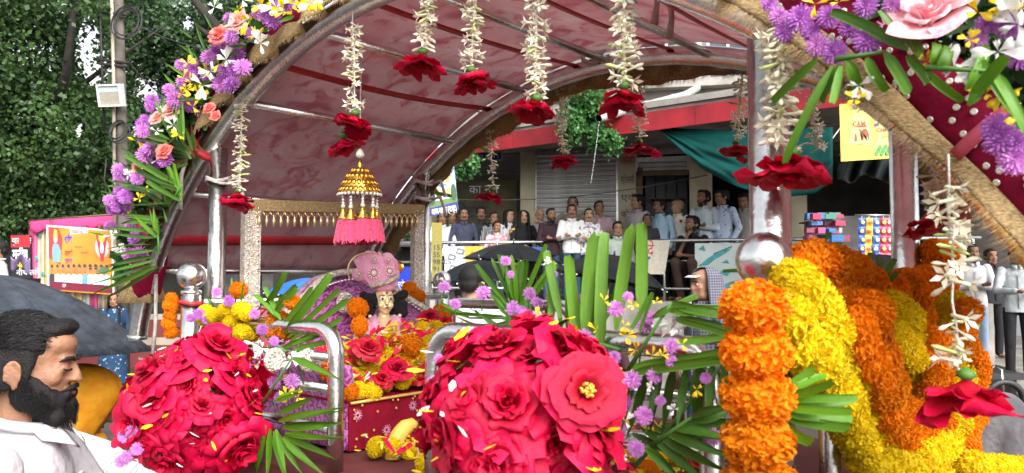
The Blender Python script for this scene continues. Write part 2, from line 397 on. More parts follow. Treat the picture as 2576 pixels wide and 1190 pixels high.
# ================================================================ trees and pole on the left
def leaves_np(centers, dirs, size, rng, jitter=.5):
    n = len(centers); a = rng.normal(size=(n, 3)); a[:, 2] -= .35; a /= np.linalg.norm(a, axis=1)[:, None]
    b = rng.normal(size=(n, 3)); b -= (b*a).sum(1)[:, None]*a; b /= np.linalg.norm(b, axis=1)[:, None]
    L = size*rng.uniform(.45, 1.45, n)[:, None]; W = L*.36
    nrm = np.cross(a, b)
    v = np.stack([centers, centers+a*L*.5+b*W+nrm*L*.06, centers+a*L, centers+a*L*.5-b*W+nrm*L*.06], 1).reshape(-1, 3)
    return v
def leaf_mesh(name, V, m, parent=None):
    n = len(V)//4; me = bpy.data.meshes.new(name); me.vertices.add(n*4); me.loops.add(n*4); me.polygons.add(n)
    me.vertices.foreach_set('co', V.astype(np.float32).ravel()); me.loops.foreach_set('vertex_index', np.arange(n*4, dtype=np.int32))
    me.polygons.foreach_set('loop_start', np.arange(0, n*4, 4, dtype=np.int32)); me.polygons.foreach_set('loop_total', np.full(n, 4, dtype=np.int32))
    me.update(); me.validate(); me.materials.append(m); w = Matrix.Translation(wm(parent).translation) if parent else Matrix.Identity(4)
    me.transform(w.inverted()); return link(name, me, parent, w)
def tree(base, trunk_pts, r0, limbs, blobs, nleaf, size, label, m, gaps=(), seed=1):
    rng = np.random.default_rng(seed); t = thing('tree', label, 'tree', base, 'trees behind the banner')
    k = len(trunk_pts); MB().tube(trunk_pts, [r0*(1-.6*i/(k-1)) for i in range(k)], 9).build('trunk', m_bark, t)
    for lp, r in limbs:
        k = len(lp); MB().tube(lp, [r*(1-.7*i/(k-1)) for i in range(k)], 7).build('limb', m_bark, t)
    pts = []; tot = sum(b[1][0]*b[1][1]*b[1][2] for b in blobs)
    for c, rad in blobs:
        n = int(nleaf*(rad[0]*rad[1]*rad[2])/tot/34)+3
        d = rng.normal(size=(n, 3)); d /= np.linalg.norm(d, axis=1)[:, None]; q = np.array(c)+d*np.array(rad)*(rng.uniform(.25, 1, n)**.5)[:, None]
        q = np.repeat(q, 34, 0)+rng.normal(size=(n*34, 3))*size*np.array([2.9, 2.9, 1.5]); pts.append(q)
    pts = np.concatenate(pts)
    if len(gaps):
        d = pts-np.array(CAM); px = 1288+FPX*d[:, 0]/d[:, 1]; py = 694-FPX*d[:, 2]/d[:, 1]; keep = np.ones(len(pts), bool)
        for gx, gy, gr, gs in gaps: keep &= (((px-gx)/gr)**2+((py-gy)/gs)**2) > rng.uniform(.0, 2.4, len(pts))**.8
        pts = pts[keep]
    leaf_mesh('crown', leaves_np(pts, None, size, rng), m, t); return t
GAPS = [(205, 95, 34, 60), (215, 180, 26, 30), (360, 225, 34, 36), (395, 265, 26, 26), (330, 330, 14, 20), (600, 108, 70, 14), (190, 330, 16, 26), (460, 55, 18, 24)]
def blob(px, py, Y, rx, ry, rz): return (tuple(at(px, py, Y)), (rx*Y/FPX, ry, rz*Y/FPX))
random.seed(11)
bl1 = [blob(60, 120, 14, 170, 1.6, 160), blob(120, 330, 14.5, 190, 1.6, 140), blob(30, 480, 15, 170, 1.4, 130), blob(160, 520, 15.5, 180, 1.4, 110), blob(-80, 300, 15, 140, 1.5, 280), blob(110, 20, 13.5, 200, 1.4, 80), blob(230, 430, 16, 120, 1.3, 130)]
tree(at(20, 960, 15), [at(20, 960, 15), at(40, 700, 15), at(70, 480, 15), at(110, 300, 15), at(170, 130, 15), at(200, -80, 15)], .26,
     [([at(90, 380, 15), at(140, 260, 13.9), at(168, 180, 13.3), at(176, 90, 13.1), at(196, -40, 13.1)], .12), ([at(70, 450, 15), at(0, 250, 15), at(-60, 60, 15)], .13), ([at(120, 280, 15), at(250, 180, 15.2), at(420, 60, 15.4)], .07)],
     bl1, 76000, .085, 'leafy dark green tree at the picture edge above the red signboard', m_leaf, GAPS, 3)
bl2 = [blob(390, 90, 17, 130, 1.6, 110), blob(330, 300, 17, 120, 1.6, 110), blob(440, 270, 17.5, 120, 1.6, 120), blob(520, 130, 17, 130, 1.5, 110), blob(420, 430, 18, 150, 1.4, 120), blob(640, 60, 17, 120, 1.5, 90), blob(300, 20, 16.5, 100, 1.3, 70)]
tree(at(620, 950, 17.5), [at(620, 950, 17.5), at(640, 500, 17.5), at(620, 200, 17.5), at(570, 90, 17), at(500, -40, 16.5)], .28,
     [([at(640, 200, 17.3), at(575, 110, 15.6), at(530, 50, 15.4), at(465, -30, 15.3)], .2), ([at(575, 110, 15.6), at(520, 85, 15.4), at(490, 60, 15.4)], .09), ([at(620, 230, 17.5), at(500, 120, 17), at(420, 40, 17)], .12), ([at(630, 300, 17.5), at(480, 330, 17.2), at(390, 300, 17)], .1), ([at(620, 200, 17.5), at(680, 40, 17), at(720, -80, 17)], .12)],
     bl2, 66000, .09, 'tall tree with black limbs behind the flowered arch', m_leaf2, GAPS, 5)
bl3 = [blob(x, y, 24, 190, 2.0, 120) for x, y in ((40, 620, ), (230, 600), (420, 590), (120, 400), (600, 520), (760, 560), (300, 420), (900, 600), (1010, 650))]
tree(at(300, 900, 24), [at(300, 900, 24), at(310, 600, 24), at(300, 350, 24), at(330, 200, 24)], .3,
     [([at(305, 500, 24), at(150, 380, 24), at(60, 330, 24)], .16), ([at(305, 520, 24), at(520, 430, 24), at(640, 400, 24)], .16)],
     bl3, 34000, .13, 'far dense tree filling the gap behind the utility pole', m_leaf2, GAPS, 6)
bl4 = [blob(1452, 235, 11.4, 40, .5, 45), blob(1480, 190, 11.4, 45, .5, 30), blob(1440, 300, 11.3, 30, .3, 40), blob(1500, 330, 11.3, 22, .3, 25), blob(1165, 400, 12.2, 40, .3, 26), blob(1500, 260, 11.4, 30, .4, 40), blob(1545, 345, 11.3, 14, .2, 25)]
rng = np.random.default_rng(9); vine = thing('hanging_vine', 'feathery green vine growing over the red fascia', 'plant', at(1450, 330, 11.4))
stv = [at(1490, 160, 11.6), at(1465, 240, 11.45), at(1445, 310, 11.3), at(1430, 345, 11.3)]
MB().tube(stv, [.03, .025, .015, .006], 6).build('stem', m_bark, vine)
MB().tube([at(1130, 345, 12.4), at(1165, 385, 12.2), at(1190, 420, 12.2)], [.02, .014, .006], 6).build('stem', m_bark, vine)
pts = []
for c, rad in bl4:
    n = int(9000*rad[0]*rad[2]); d = rng.normal(size=(n, 3)); d /= np.linalg.norm(d, axis=1)[:, None]; q = np.array(c)+d*np.array(rad)*(rng.uniform(.1, 1, n)**.5)[:, None]
    ln = np.linspace(0, 1, 8)[None, :, None]; dr_ = rng.normal(size=(n, 1, 3))*.06+np.array([0, 0, -.11]); q = (q[:, None, :]+ln*dr_).reshape(-1, 3)+rng.normal(size=(n*8, 3))*.012; pts.append(q)
leaf_mesh('leaves', leaves_np(np.concatenate(pts), None, .06, rng), mat('vine_leaves', (.05, .16, .045), .45, 0, .5, 2, trans=.25, col2=(.09, .24, .06)), vine)

pole = thing('utility_pole', 'weathered utility pole with coiled cables and a floodlight', 'pole', at(306, 940, 13.5))
MB().tube([at(310, 940, 13.5), at(308, 400, 13.5), at(296, -60, 13.5)], [.11, .09, .085], 10).build('mast', mat('pole_concrete', (.10, .085, .07), .85, 0, .3, 6, .2, 20), pole)
MB().tube([at(289, 560, 13.4), at(286, 200, 13.4), at(280, -40, 13.4)], .03, 8).build('conduit', mat('pale_conduit', (.38, .33, .26), .7), pole)
MB().tube([at(262, 330, 13.4), at(255, 130, 13.4), at(250, -30, 13.4)], .022, 8).build('side_conduit', m_wire, pole)
for y in (30, 150, 160): MB().tube([at(248, y, 13.4), at(322, y+8, 13.4)], .025, 6).build('cross_arm', m_bark, pole)
for cx, cy, rr, nn in ((318, 55, .32, 5), (298, 330, .2, 6)):
    for i in range(nn):
        c = at(cx+rnd(-4, 4), cy+rnd(-4, 4), 13.3); r = rr*rnd(.75, 1.05); tl = rnd(-.3, .3)
        MB().tube([c+Vector((r*.8*math.cos(t), .08*math.sin(t+tl), r*math.sin(t))) for t in np.linspace(0, 6.28, 28)[:-1]], .011, 5, closed=True).build('cable_coil', m_wire, pole)
for a, b in (((300, 40), (640, 130)), ((320, 150), (520, 300)), ((312, 275), (440, 330)), ((250, 350), (120, 430)), ((255, 30), (160, 120))):
    p0, p1 = at(*a, 13.4), at(*b, 14.2); q = [p0.lerp(p1, t)-Vector((0, 0, .2*4*t*(1-t))) for t in np.linspace(0, 1, 10)]
    MB().tube(q, .009, 5).build('wire', m_wire, pole)
MB().tube([at(268, 400, 13.3), at(262, 450, 13.3), at(275, 520, 13.3)], .012, 5).build('wire', m_wire, pole)
lo = at(277, 240, 13.2); LM = Matrix.Rotation(R(-8), 4, 'Z') @ Matrix.Rotation(R(14), 4, 'X')
LB = Matrix.Translation(lo) @ LM
lamp = link('floodlight', MB().box((0, .04, 0), (.44, .1, .38)).mesh('floodlight', mat('lamp_housing', (.45, .47, .47), .5), False), pole, LB)
q = MB()
for c, sz in (((0, -.025, .175), (.44, .03, .03)), ((0, -.025, -.175), (.44, .03, .03)), ((-.205, -.025, 0), (.03, .03, .32)), ((.205, -.025, 0), (.03, .03, .32))): q.box(c, sz)
link('rim', q.mesh('rim', m_white, False), lamp, LB)
link('reflector', MB().box((0, -.014, -.055), (.37, .004, .2)).mesh('reflector', mat('lamp_reflector', (.36, .32, .26), .6), False), lamp, LB)
link('glass', MB().box((0, -.014, .105), (.37, .004, .1)).mesh('glass', mat('lamp_glass', (.5, .58, .58), .2), False), lamp, LB)
MB().tube([lo+Vector((.05, .1, .1)), at(300, 215, 13.45)], .02, 6).build('bracket', m_bark, pole)
# pale building seen through the trees
fb = thing('pale_building', 'pale concrete building glimpsed through gaps in the trees', 'building', at(250, 850, 40))
MB().box(at(420, 480, 40)+Vector((0, 3, 0)), (18, 6, 14)).build('wall', mat('pale_concrete', (.55, .55, .56), .8, 0, .12, .6), fb, False)
for i in range(7):
    for j in range(4):
        c = at(420, 480, 40)+Vector((-7.5+2.5*i, -.02, -4.5+3.2*j)); w = MB().box(c, (1.2, .06, 1.5)).build('window', m_glassd, fb, False); MB().box(c-Vector((0, .06, .8)), (1.4, .2, .1)).build('sill', m_conc, w, False)
# ================================================================ palanquin
m_velvet = mat('velvet_lining', (.58, .36, .375), 1., 0, .3, 9, .3, 22, col2=(.62, .50, .50), detail=9, trans=.5, spec=.04)
def velvet_extra(m):
    nt = m.node_tree; n, l = nt.nodes, nt.links; b = n['Principled BSDF']; old = b.inputs['Base Color'].links[0].from_socket
    tc = n.new('ShaderNodeTexCoord'); nz = n.new('ShaderNodeTexNoise'); nz.inputs['Scale'].default_value = 11; nz.inputs['Detail'].default_value = 7; nz.inputs['Distortion'].default_value = 1.6
    l.new(tc.outputs['Object'], nz.inputs['Vector']); r = n.new('ShaderNodeValToRGB'); r.color_ramp.elements[0].position = .50; r.color_ramp.elements[1].position = .66
    l.new(nz.outputs[0], r.inputs[0]); mx = n.new('ShaderNodeMixRGB'); mx.inputs[2].default_value = (.50, .25, .285, 1); l.new(r.outputs[0], mx.inputs[0]); l.new(old, mx.inputs[1])
    n2 = n.new('ShaderNodeTexNoise'); n2.inputs['Scale'].default_value = 26; n2.inputs['Detail'].default_value = 3; l.new(tc.outputs['Object'], n2.inputs['Vector'])
    r2 = n.new('ShaderNodeValToRGB'); r2.color_ramp.elements[0].position = .64; r2.color_ramp.elements[1].position = .70; l.new(n2.outputs[0], r2.inputs[0])
    m2 = n.new('ShaderNodeMixRGB'); m2.inputs[2].default_value = (.62, .32, .28, 1); l.new(r2.outputs[0], m2.inputs[0]); l.new(mx.outputs[0], m2.inputs[1]); l.new(m2.outputs[0], b.inputs['Base Color'])
    l.new(m2.outputs[0], [q for q in n if q.type == 'BSDF_TRANSLUCENT'][0].inputs['Color'])
velvet_extra(m_velvet)
m_maroon = mat('maroon_velvet', (.20, .003, .028), .8, 0, .25, 30, .1, 120, spec=.15)
m_burlap = mat('burlap', (.44, .31, .155), .95, 0, .5, 160, .4, 300, trans=.3, stretch=(1, 1, 3), spec=.1)
m_gold = mat('gold_foil', (.85, .52, .10), .25, 1., .2, 40, .15, 120)
m_pearl = mat('pearl', (.82, .76, .68), .25, 0, .05, 20, coat=.4)
m_pinktas = mat('pink_tassel', (.85, .06, .17), .7, 0, .2, 60, .4, 200, sheen=.4)
m_ribbon = mat('red_ribbon', (.55, .025, .035), .45, 0, .15, 12, .1, 40)
m_rope = mat('white_rope', (.62, .57, .52), .85, 0, .15, 60, .4, 200)
m_bead = mat('silver_bead_trim', (.70, .62, .52), .3, .6, .4, 120, .6, 220)
m_dropg = mat('gold_drop', (.72, .52, .26), .3, .8, .15, 40)
m_brocade = mat('magenta_brocade', (.33, .03, .22), .5, 0, .3, 22, .15, 60, sheen=.3)
def brocade_extra(m):
    nt = m.node_tree; n, l = nt.nodes, nt.links; b = n['Principled BSDF']
    tc = n.new('ShaderNodeTexCoord'); wv = n.new('ShaderNodeTexWave'); wv.wave_type = 'RINGS'; wv.inputs['Scale'].default_value = 22; wv.inputs['Distortion'].default_value = 9; wv.inputs['Detail'].default_value = 2; wv.inputs['Detail Scale'].default_value = 2.5
    l.new(tc.outputs['Object'], wv.inputs['Vector']); r = n.new('ShaderNodeValToRGB'); r.color_ramp.elements[0].position = .35; r.color_ramp.elements[1].position = .6
    r.color_ramp.elements[0].color = (.20, .01, .13, 1); r.color_ramp.elements[1].color = (.50, .13, .42, 1); l.new(wv.outputs[0], r.inputs[0]); l.new(r.outputs[0], b.inputs['Base Color'])
brocade_extra(m_brocade)
m_redcloth = mat('red_velvet_cloth', (.24, .005, .022), .8, 0, .2, 20, .1, 90, spec=.15)
m_deck = mat('deck_cloth', (.11, .02, .018), .9, 0, .3, 12)

AZ0, AH, AQ, AC, AHALF = 1.617, .86, .68, .82, 1.268
def arch_z(s):
    t = min(1, abs((s-AC)/AHALF)); return AZ0+AH*(max(0, 1-t*t))**AQ
def arch_s(u): # u in 0..1, evenly spread along the arch
    return AC-AHALF*math.cos(math.pi*u)
def arch_n(s):
    e = .01; s0 = max(AC-AHALF+1e-4, s-e); s1 = min(AC+AHALF-1e-4, s+e); t = Vector((s1-s0, arch_z(s1)-arch_z(s0))).normalized(); return Vector((-t.y, t.x))
def arch_p(s, w, off=0.):
    n = arch_n(s); return P(s+n.x*off, w, arch_z(s)+n.y*off)

pal = thing('palanquin', 'steel processional palanquin with curved velvet canopy and flowered rails', 'palanquin', P(.82, .41, 0))
DZ = 1.385
MB().obox(P(-.1, -.14, DZ-.05), PV*1.86, PU*1.1, ZUP*.05).build('deck', m_deck, pal, False)
MB().obox(P(-.09, -.13, .45), PV*1.84, PU*1.08, ZUP*(DZ-.054-.45)).build('base_skirt', m_maroon, pal, False)
for s in (.1, 1.55):
    for w in (.02, .8): MB().tube([P(s, w, 0), P(s, w, .449)], .04, 10).build('leg', m_steel_dull, pal)
for s, w in ((0, 0), (1.64, 0), (0, .82), (1.64, .82)):
    r = .026 if s < 1 else .031
    MB().tube([P(s, w, DZ), P(s, w, arch_z(s)-.02)], r, 20).build('post', m_steel, pal)
    MB().lathe([(.034, 0), (.036, .01), (.036, .05), (r+.002, .06)], 20, Matrix.Translation(P(s, w, DZ+.001))).build('post_collar', m_steel, pal)
for w in (-.02, .84):
    MB().tube([arch_p(arch_s(u), w) for u in np.linspace(0, 1, 61)], .03, 16, cap=False).build('arch_tube', m_steel, pal)
    for e in (0, 1): MB().lathe([(.029, -.004), (.031, 0), (.031, .012), (.02, .013)], 16, look_m(arch_p(arch_s(e), w), Vector((0, 0, 1)))).build('tube_end', m_steel_dull, pal)
CT = [-.36, -.17, .15, .49, .82, 1.15, 1.49, 1.81, 2.0]
for s in CT:
    MB().tube([arch_p(s, .0), arch_p(s, .82)], .0115, 10).build('cross_tube', m_steel, pal)
# lining, sagging between the tubes
def lin(u, v):
    s = -.37+2.38*u; sag = 0
    for a, b in zip(CT, CT[1:]):
        if a <= s <= b: sag = math.sin(math.pi*(s-a)/(b-a))*.012*math.sin(math.pi*v)
    wr = .006*mnoise.noise(Vector((s*6, v*5, 1)))+.003*mnoise.noise(Vector((s*18, v*14, 4)))
    return arch_p(s, -.01+.84*v, .034-sag+wr)
MB().sheet(lambda u, v: lin(1-u, v), 110, 30, .003).build('lining', m_velvet, pal)
# red ribbons under the lining
for (a0, a1, dz) in (((.30, .33), 0, .02), ((-.30, -.28), 0, .0), ((.66, .70), 0, .012), ((1.0, 1.03), 0, .012), ((1.33, 1.33), 0, .01), ((1.6, 1.62), 0, .01)):
    s0, s1 = a0
    MB().sheet(lambda u, v, s0=s0, s1=s1, dz=dz: arch_p(s0+(s1-s0)*u+(v-.5)*.024, .0+.82*u, .012-dz*math.sin(math.pi*u)), 16, 2, .002).build('ribbon', m_ribbon, pal)
# border of the side towards us: maroon sequinned strip and burlap frill
def border(u, v):
    s = -.37+2.42*u; wv = .004*math.sin(u*70)
    return arch_p(s, -.055-.012*math.sin(math.pi*v)+wv*.5, .015-.012*max(0, min(1, (s-1.6)/.3))+.088*v*(1 if s > .5 else .75))
MB().sheet(border, 120, 6, .004).build('border_cloth', m_maroon, pal)
def frill(u, v):
    s = -.37+2.43*u; right = max(0, min(1, (s-1.62)/.25)); dep = .046-.022*right+.014*max(0, min(1, (.7-s)/.3))
    ruf = .016*math.sin(u*150+.8*math.sin(u*31))*v+.005*math.sin(u*61)
    return arch_p(s, -.062-.012*v+ruf, .048-.038*right-dep*v*(1+.12*math.sin(u*23)))
MB().sheet(frill, 240, 5, .002).build('burlap_frill', m_burlap, pal)
def frill2(u, v):
    s = -.3+2.3*u; return arch_p(s, .875+.01*math.sin(u*140)*v, .02-.085*(1-.72*max(0, min(1, (s-1.1)/.4)))*v*(1+.15*math.sin(u*27)))
MB().sheet(frill2, 200, 4, .002).build('burlap_frill', m_burlap, pal)
fr = MB()
for i in range(7000):
    near = i < 5200; u = random.random()**(.6 if near else 1); e = frill(u, 1.) if near else frill2(u, 1.)
    b = e-(frill(u, .7) if near else frill2(u, .7)); b = b.normalized(); L = rnd(.008, .022)*(1+.7*(u > .8)); sd = (PV*.7+PU*.7)*.0007; k = PU*rnd(-.006, .006)+PV*rnd(-.012, .012)
    fr.add([e-sd-b*.004, e+sd-b*.004, e+b*L+k], [(0, 1, 2)])
tag(fr.build('burlap_fringe', m_burlap, pal), kind='stuff')
# frayed cuff at the open lower end of the arch
q = MB(); c0 = arch_p(-.40, -.02); 
q.sheet(lambda u, v: c0+PV*(-.02+.0*v)+(PV*math.cos(6.28*u)+PU*math.sin(6.28*u))*(.036+.03*v)*(1+.15*math.sin(u*40))+ZUP*(.06-.09*v), 40, 4, .002); q.build('burlap_cuff', m_burlap, pal)
MB().lathe([(.042, -.02), (.048, .0), (.05, .10), (.04, .19), (.034, .24)], 16, look_m(c0+ZUP*.01, Vector((PV.x*.35, PV.y*.35, 1)))).build('maroon_sleeve', m_maroon, pal)
# sequins and embroidered stars on the border
m_seq = mat('sequin', (.75, .72, .62), .25, .5, .1, 30); m_starp = mat('star_thread', (.62, .28, .42), .7)
sq = MB(); sq.lathe([(.0008, .0010), (.0014, .0014), (.0038, .0012), (.0044, .0007), (.004, 0)], 14); sqm = sq.mesh('sequin', m_seq)
star = MB()
for k in range(12):
    a = k*math.pi/6; L = .018*rnd(.7, 1.1); d = Vector((math.cos(a), math.sin(a), 0)); p = Vector((-d.y, d.x, 0))*.0016; star.add([d*.004-p, d*.004+p, d*L+p*.5+Vector((0, 0, .001)), d*L-p*.5+Vector((0, 0, .001))], [(0, 1, 2, 3)])
starm = star.mesh('embroidered_star', m_starp, False)
random.seed(21)
brd = [o for o in pal.children if o.name.startswith('border_cloth')][0]
for i in range(150):
    u = rnd(.0, 1) if i < 60 else rnd(.80, 1); v = rnd(.12, .9)
    p = border(u, v); nn = -(border(min(u+.004, 1), v)-border(max(u-.004, 0), v)).cross(border(u, v+.05)-border(u, v-.05)).normalized()
    if nn.dot(CAM-p) < 0: nn = -nn
    link('sequin', sqm, brd, look_m(p+nn*.0035, nn, rnd(0, 6)))
    if i % 13 == 0: link('embroidered_star', starm, brd, look_m(p+PV*.02+nn*.0045, nn, rnd(0, 6)))
for s, wd in ((-.28, .014),):
    MB().sheet(lambda u, v, s=s, wd=wd: arch_p(s+(v-.5)*wd*1.4, -.075-.012*math.sin(math.pi*u), -.025+.125*u), 10, 2, .002).build('pink_ribbon', mat('pink_ribbon', (.45, .06, .10), .5), pal)
MB().tube([arch_p(-.03, -.02)+(PU*math.cos(t)+(ZUP*.8-PV*.5)*math.sin(t))*.034 for t in np.linspace(0, 6.28, 24)[:-1]], .012, 6, closed=True, flat=1).build('red_band', m_ribbon, pal)
MB().sheet(lambda u, v: border(.937+.0045*v, .0+1.0*u)-PU*.006, 8, 2, .002).build('pink_ribbon', mat('pink_ribbon', (.50, .10, .14), .5), pal)
# white rope ties
def tie(c, r, hang, name='rope_tie'):
    q = MB()
    for k in range(2): q.tube([c+Vector((r*math.cos(t), r*math.sin(t), .008*k+.006*math.sin(2*t+k))) for t in np.linspace(0, 6.28, 20)[:-1]], .005, 6, closed=True)
    q.tube([c+Vector((r, -.01, 0)), c+Vector((r+.03, -.02, .01)), c+Vector((r+.045, -.02, -.03)), c+Vector((r+.05, -.02, -hang))], [.006, .006, .006, .008], 6)
    return q.build(name, m_rope, pal)
tie(P(0, 0, arch_z(0)-.12), .032, .075); tie(P(0, .82, arch_z(0)-.05), .034, .05); tie(P(0, .82, arch_z(0)-.11), .034, .06)
for px, py, w in ((1645, 10, .3), (1682, 45, .3), (1040, 20, .35)):
    p = pw(px, py, w); MB().tube([p+ZUP*.05, p+PV*.008, p-ZUP*.045], [.007, .006, .010], 7).build('rope_end', m_rope, pal)
p = pw(1492, 135, .8); MB().tube([p+PV*(.035*math.cos(t))+ZUP*(.03*math.sin(t))+PU*.012*math.sin(3*t) for t in np.linspace(0, 12.5, 40)], .007, 6).build('rope_coil', m_rope, pal)
p = arch_p(-.4, -.02); MB().tube([p+PV*.05, p+PV*.07+ZUP*.06, p+PV*.075-ZUP*.1, p+PV*.06-ZUP*.2], .006, 6).build('rope_end', m_rope, pal)
MB().tube([arch_p(-.06, -.06, .01), arch_p(-.10, -.07, -.03), arch_p(-.12, -.06, -.03)-ZUP*.08], .006, 6).build('rope_end', m_rope, pal)
# corner posts with ball finials
BALLS = [(.02, -.085, .040), (1.67, -.1, .040), (.02, .9, .034), (1.67, .9, .042)]
for s, w, r in BALLS:
    cp = MB().tube([P(s, w, DZ), P(s, w, 1.765)], .027, 16).build('corner_post', m_steel, pal)
    prof = [(.02, -.055), (.028, -.05), (.028, -.042), (.016, -.037)]+[(max(.002, r*math.sin(t)), -r*math.cos(t)) for t in np.linspace(.35, 3.1, 22)]
    MB().lathe(prof, 28, Matrix.Translation(P(s, w, (1.842 if s > 1 else 1.82) if w < 0 else 1.805))).build('ball_finial', m_steel, cp)
MB().tube([P(.02, -.085, 1.745)+Vector((.03*math.cos(t), .03*math.sin(t), .003*math.sin(2*t))) for t in np.linspace(0, 6.28, 20)[:-1]], .006, 6, closed=True).build('thread_band', m_ribbon, pal)
# rails: rounded loops of tube
def loop(s0, s1, w, z0, z1, r=.06):
    q = [P(s0, w, z0), P(s0, w, (z0+z1)/2)]
    q += [P(s0+r-r*math.cos(t), w, z1-r+r*math.sin(t)) for t in np.linspace(0, math.pi/2, 9)]
    q += [P(s1-r+r*math.sin(t), w, z1-r+r*math.cos(t)) for t in np.linspace(0, math.pi/2, 9)]
    return q+[P(s1, w, (z0+z1)/2), P(s1, w, z0)]
for w, s0, s1, z1 in ((-.085, .1, .675, 1.70), (-.095, 1.0, 1.585, 1.712), (.9, .06, .62, 1.72), (.9, 1.0, 1.6, 1.72)):
    rl = MB().tube(loop(s0, s1, w, DZ, z1), .019, 16).build('rail_loop', m_steel, pal)
    for z in (DZ+.09, DZ+.18, DZ+.25):
        MB().tube([P(s0+.005, w, z), P(s1-.005, w, z)], .011, 10).build('rail_bar', m_steel, rl)
for w in (.1, .5):
    rl = MB().tube([P(1.69, w, DZ), P(1.69, w, 1.70), P(1.69, w+.33, 1.70), P(1.69, w+.33, DZ)], .017, 12).build('rail_loop', m_steel, pal)
MB().tube([P(.06, -.07, 1.745), P(.06, .88, 1.745)], .012, 10).build('end_rail', m_steel, pal)
MB().tube([P(1.66, -.08, 1.73), P(1.66, .88, 1.73)], .014, 10).build('end_rail', m_steel, pal)

# ---------------------------------------------------------------- seat, cushion back, swing frame
seat = thing('cloth_covered_seat', 'red velvet seat block with gold sprigs under the heaped flowers', 'seat', P(.3, .41, DZ))
SZ = 1.512
sc = MB().sheet(lambda u, v: P(.564 if v < .5 else .564-(v-.5)*1.0, .04+.74*u, DZ+.006+(SZ-DZ-.006)*min(1, v*2))+PV*(.004*math.sin(u*26)*(1-v) if v < .5 else 0), 40, 20, .006).build('cloth', m_redcloth, seat, False)
MB().obox(P(.07, .05, DZ+.004), PV*.485, PU*.72, ZUP*(SZ-DZ-.014)).build('block', m_wood, seat, False)
m_gz = mat('gold_thread', (.75, .45, .12), .5, .3)
MB().tube([P(.571, .04+.74*t, SZ-.004) for t in np.linspace(0, 1, 8)], .004, 6).build('gold_edging', m_gz, seat)
random.seed(5)
for i in range(8):
    p = P(.570, .06+.09*i+rnd(-.01, .01), SZ-.035-.05*(i % 2)); link('embroidered_star', starm, sc, look_m(p, PV, rnd(0, 6)))
dt = MB().ell((0, 0, 0), (.0035, .0035, .0012), 8).mesh('gold_sprig', m_gz)
for i in range(46):
    p = P(.5705, .05+.7*random.random(), DZ+.01+.11*random.random()); link('gold_sprig', dt, sc, look_m(p, PV, 0))

cush = thing('cushion_back', 'magenta brocade throne back edged with silver beads behind the idol', 'cushion', P(.2, .4, SZ))
oc = [(700, 860), (712, 790), (760, 745), (800, 705), (835, 690), (880, 684), (930, 690), (975, 720), (1020, 750), (1060, 775), (1110, 800), (1120, 860)]
ol = [ps(x, y, .2) for x, y in oc]
def smooth_line(pts, n):
    pts = [Vector(p) for p in pts]; o = []
    for i in range(len(pts)-1):
        p0, p1, p2, p3 = pts[max(i-1, 0)], pts[i], pts[i+1], pts[min(i+2, len(pts)-1)]
        for k in range(n):
            t = k/n; o.append(.5*((2*p1)+(p2-p0)*t+(2*p0-5*p1+4*p2-p3)*t*t+(3*p1-p0-3*p2+p3)*t**3))
    o.append(pts[-1]); return o
ol = smooth_line(ol, 5); base_z = SZ
q = MB(); n = len(ol)
def cfn(u, v):
    i = u*(n-1); a = int(min(i, n-2)); p = ol[a].lerp(ol[a+1], i-a); b = Vector((p.x, p.y, base_z)); r = b.lerp(p, v)
    return r+PV*(.035*math.sin(math.pi*min(1, v*1.05))**.6*math.sin(math.pi*u)**.5)
q.sheet(cfn, n-1, 12, .05); q.build('padded_back', m_brocade, cush)
MB().tube([p+PV*.012 for p in ol], .011, 8).build('bead_edging', m_bead, cush)
me = MB().ell((0, 0, 0), (.006, .0045, .009), 8).mesh('mirror_bead', mat('mirror_bead', (.8, .8, .82), .08, 1., .05))
for i in range(4, n-4):
    p = ol[i]*1.0; link('mirror_bead', me, cush, look_m(p-ZUP*.022+PV*.030, PV))
def medallion(c, r, par):
    md = MB().lathe([(r*.98, 0), (r, .004), (r*.8, .009), (r*.5, .008), (r*.15, .012)], 24, look_m(c, PV)).build('medallion', m_bead, par)
    sb = MB().ell((0, 0, 0), (.0035, .0035, .0035), 6).mesh('stone', MATS['mirror_bead'])
    for k in range(14):
        a = k*.449; z = look_m(c, PV); link('stone', sb, md, Matrix.Translation(z @ Vector((r*.72*math.cos(a), r*.72*math.sin(a), .011))))
medallion(ps(868, 762, .245), .034, cush)
for px, py in ((775, 905), (690, 905)): medallion(ps(px, py, .58), .028, seat)
# side bolster with brocade seen through the left rail
MB().sheet(lambda u, v: P(.09+.47*u, .03+.012*math.sin(v*3.1), DZ+.01+.2*v), 20, 8, .02).build('side_bolster', m_brocade, seat)

frm = thing('swing_frame', 'silver beaded rectangular swing frame behind the idol', 'frame', P(.08, .4, DZ))
SF = .06
tl, tr = ps(632, 522, SF), ps(1050, 530, SF)
for (p, hw) in ((tl, .026), (tr, .022)):
    b = Vector((p.x, p.y, DZ+.01)); lg = MB().obox(b-PU*hw-PV*.012, PU*2*hw, PV*.024, ZUP*(p.z-b.z+.02)).build('upright', m_bead, frm, False)
    stt = MB()
    for k in range(46):
        z = b.z+.012+k*(p.z-b.z)/46
        for o in (-.6, .6): stt.ell(Vector((p.x, p.y, z))+PU*hw*o+PV*.013, (.0045, .0045, .0028), 6)
    tag(stt.build('stud_trim', MATS['mirror_bead'], lg), kind='stuff')
MB().obox(tl-PU*.03-PV*.013-ZUP*.012, (tr-tl)+PU*.055, PV*.026, ZUP*.034).build('top_bar', m_burlap if False else mat('gold_braid', (.42, .29, .13), .6, .2, .3, 150, .5, 300), frm, False)
tb = frm.children[-1]
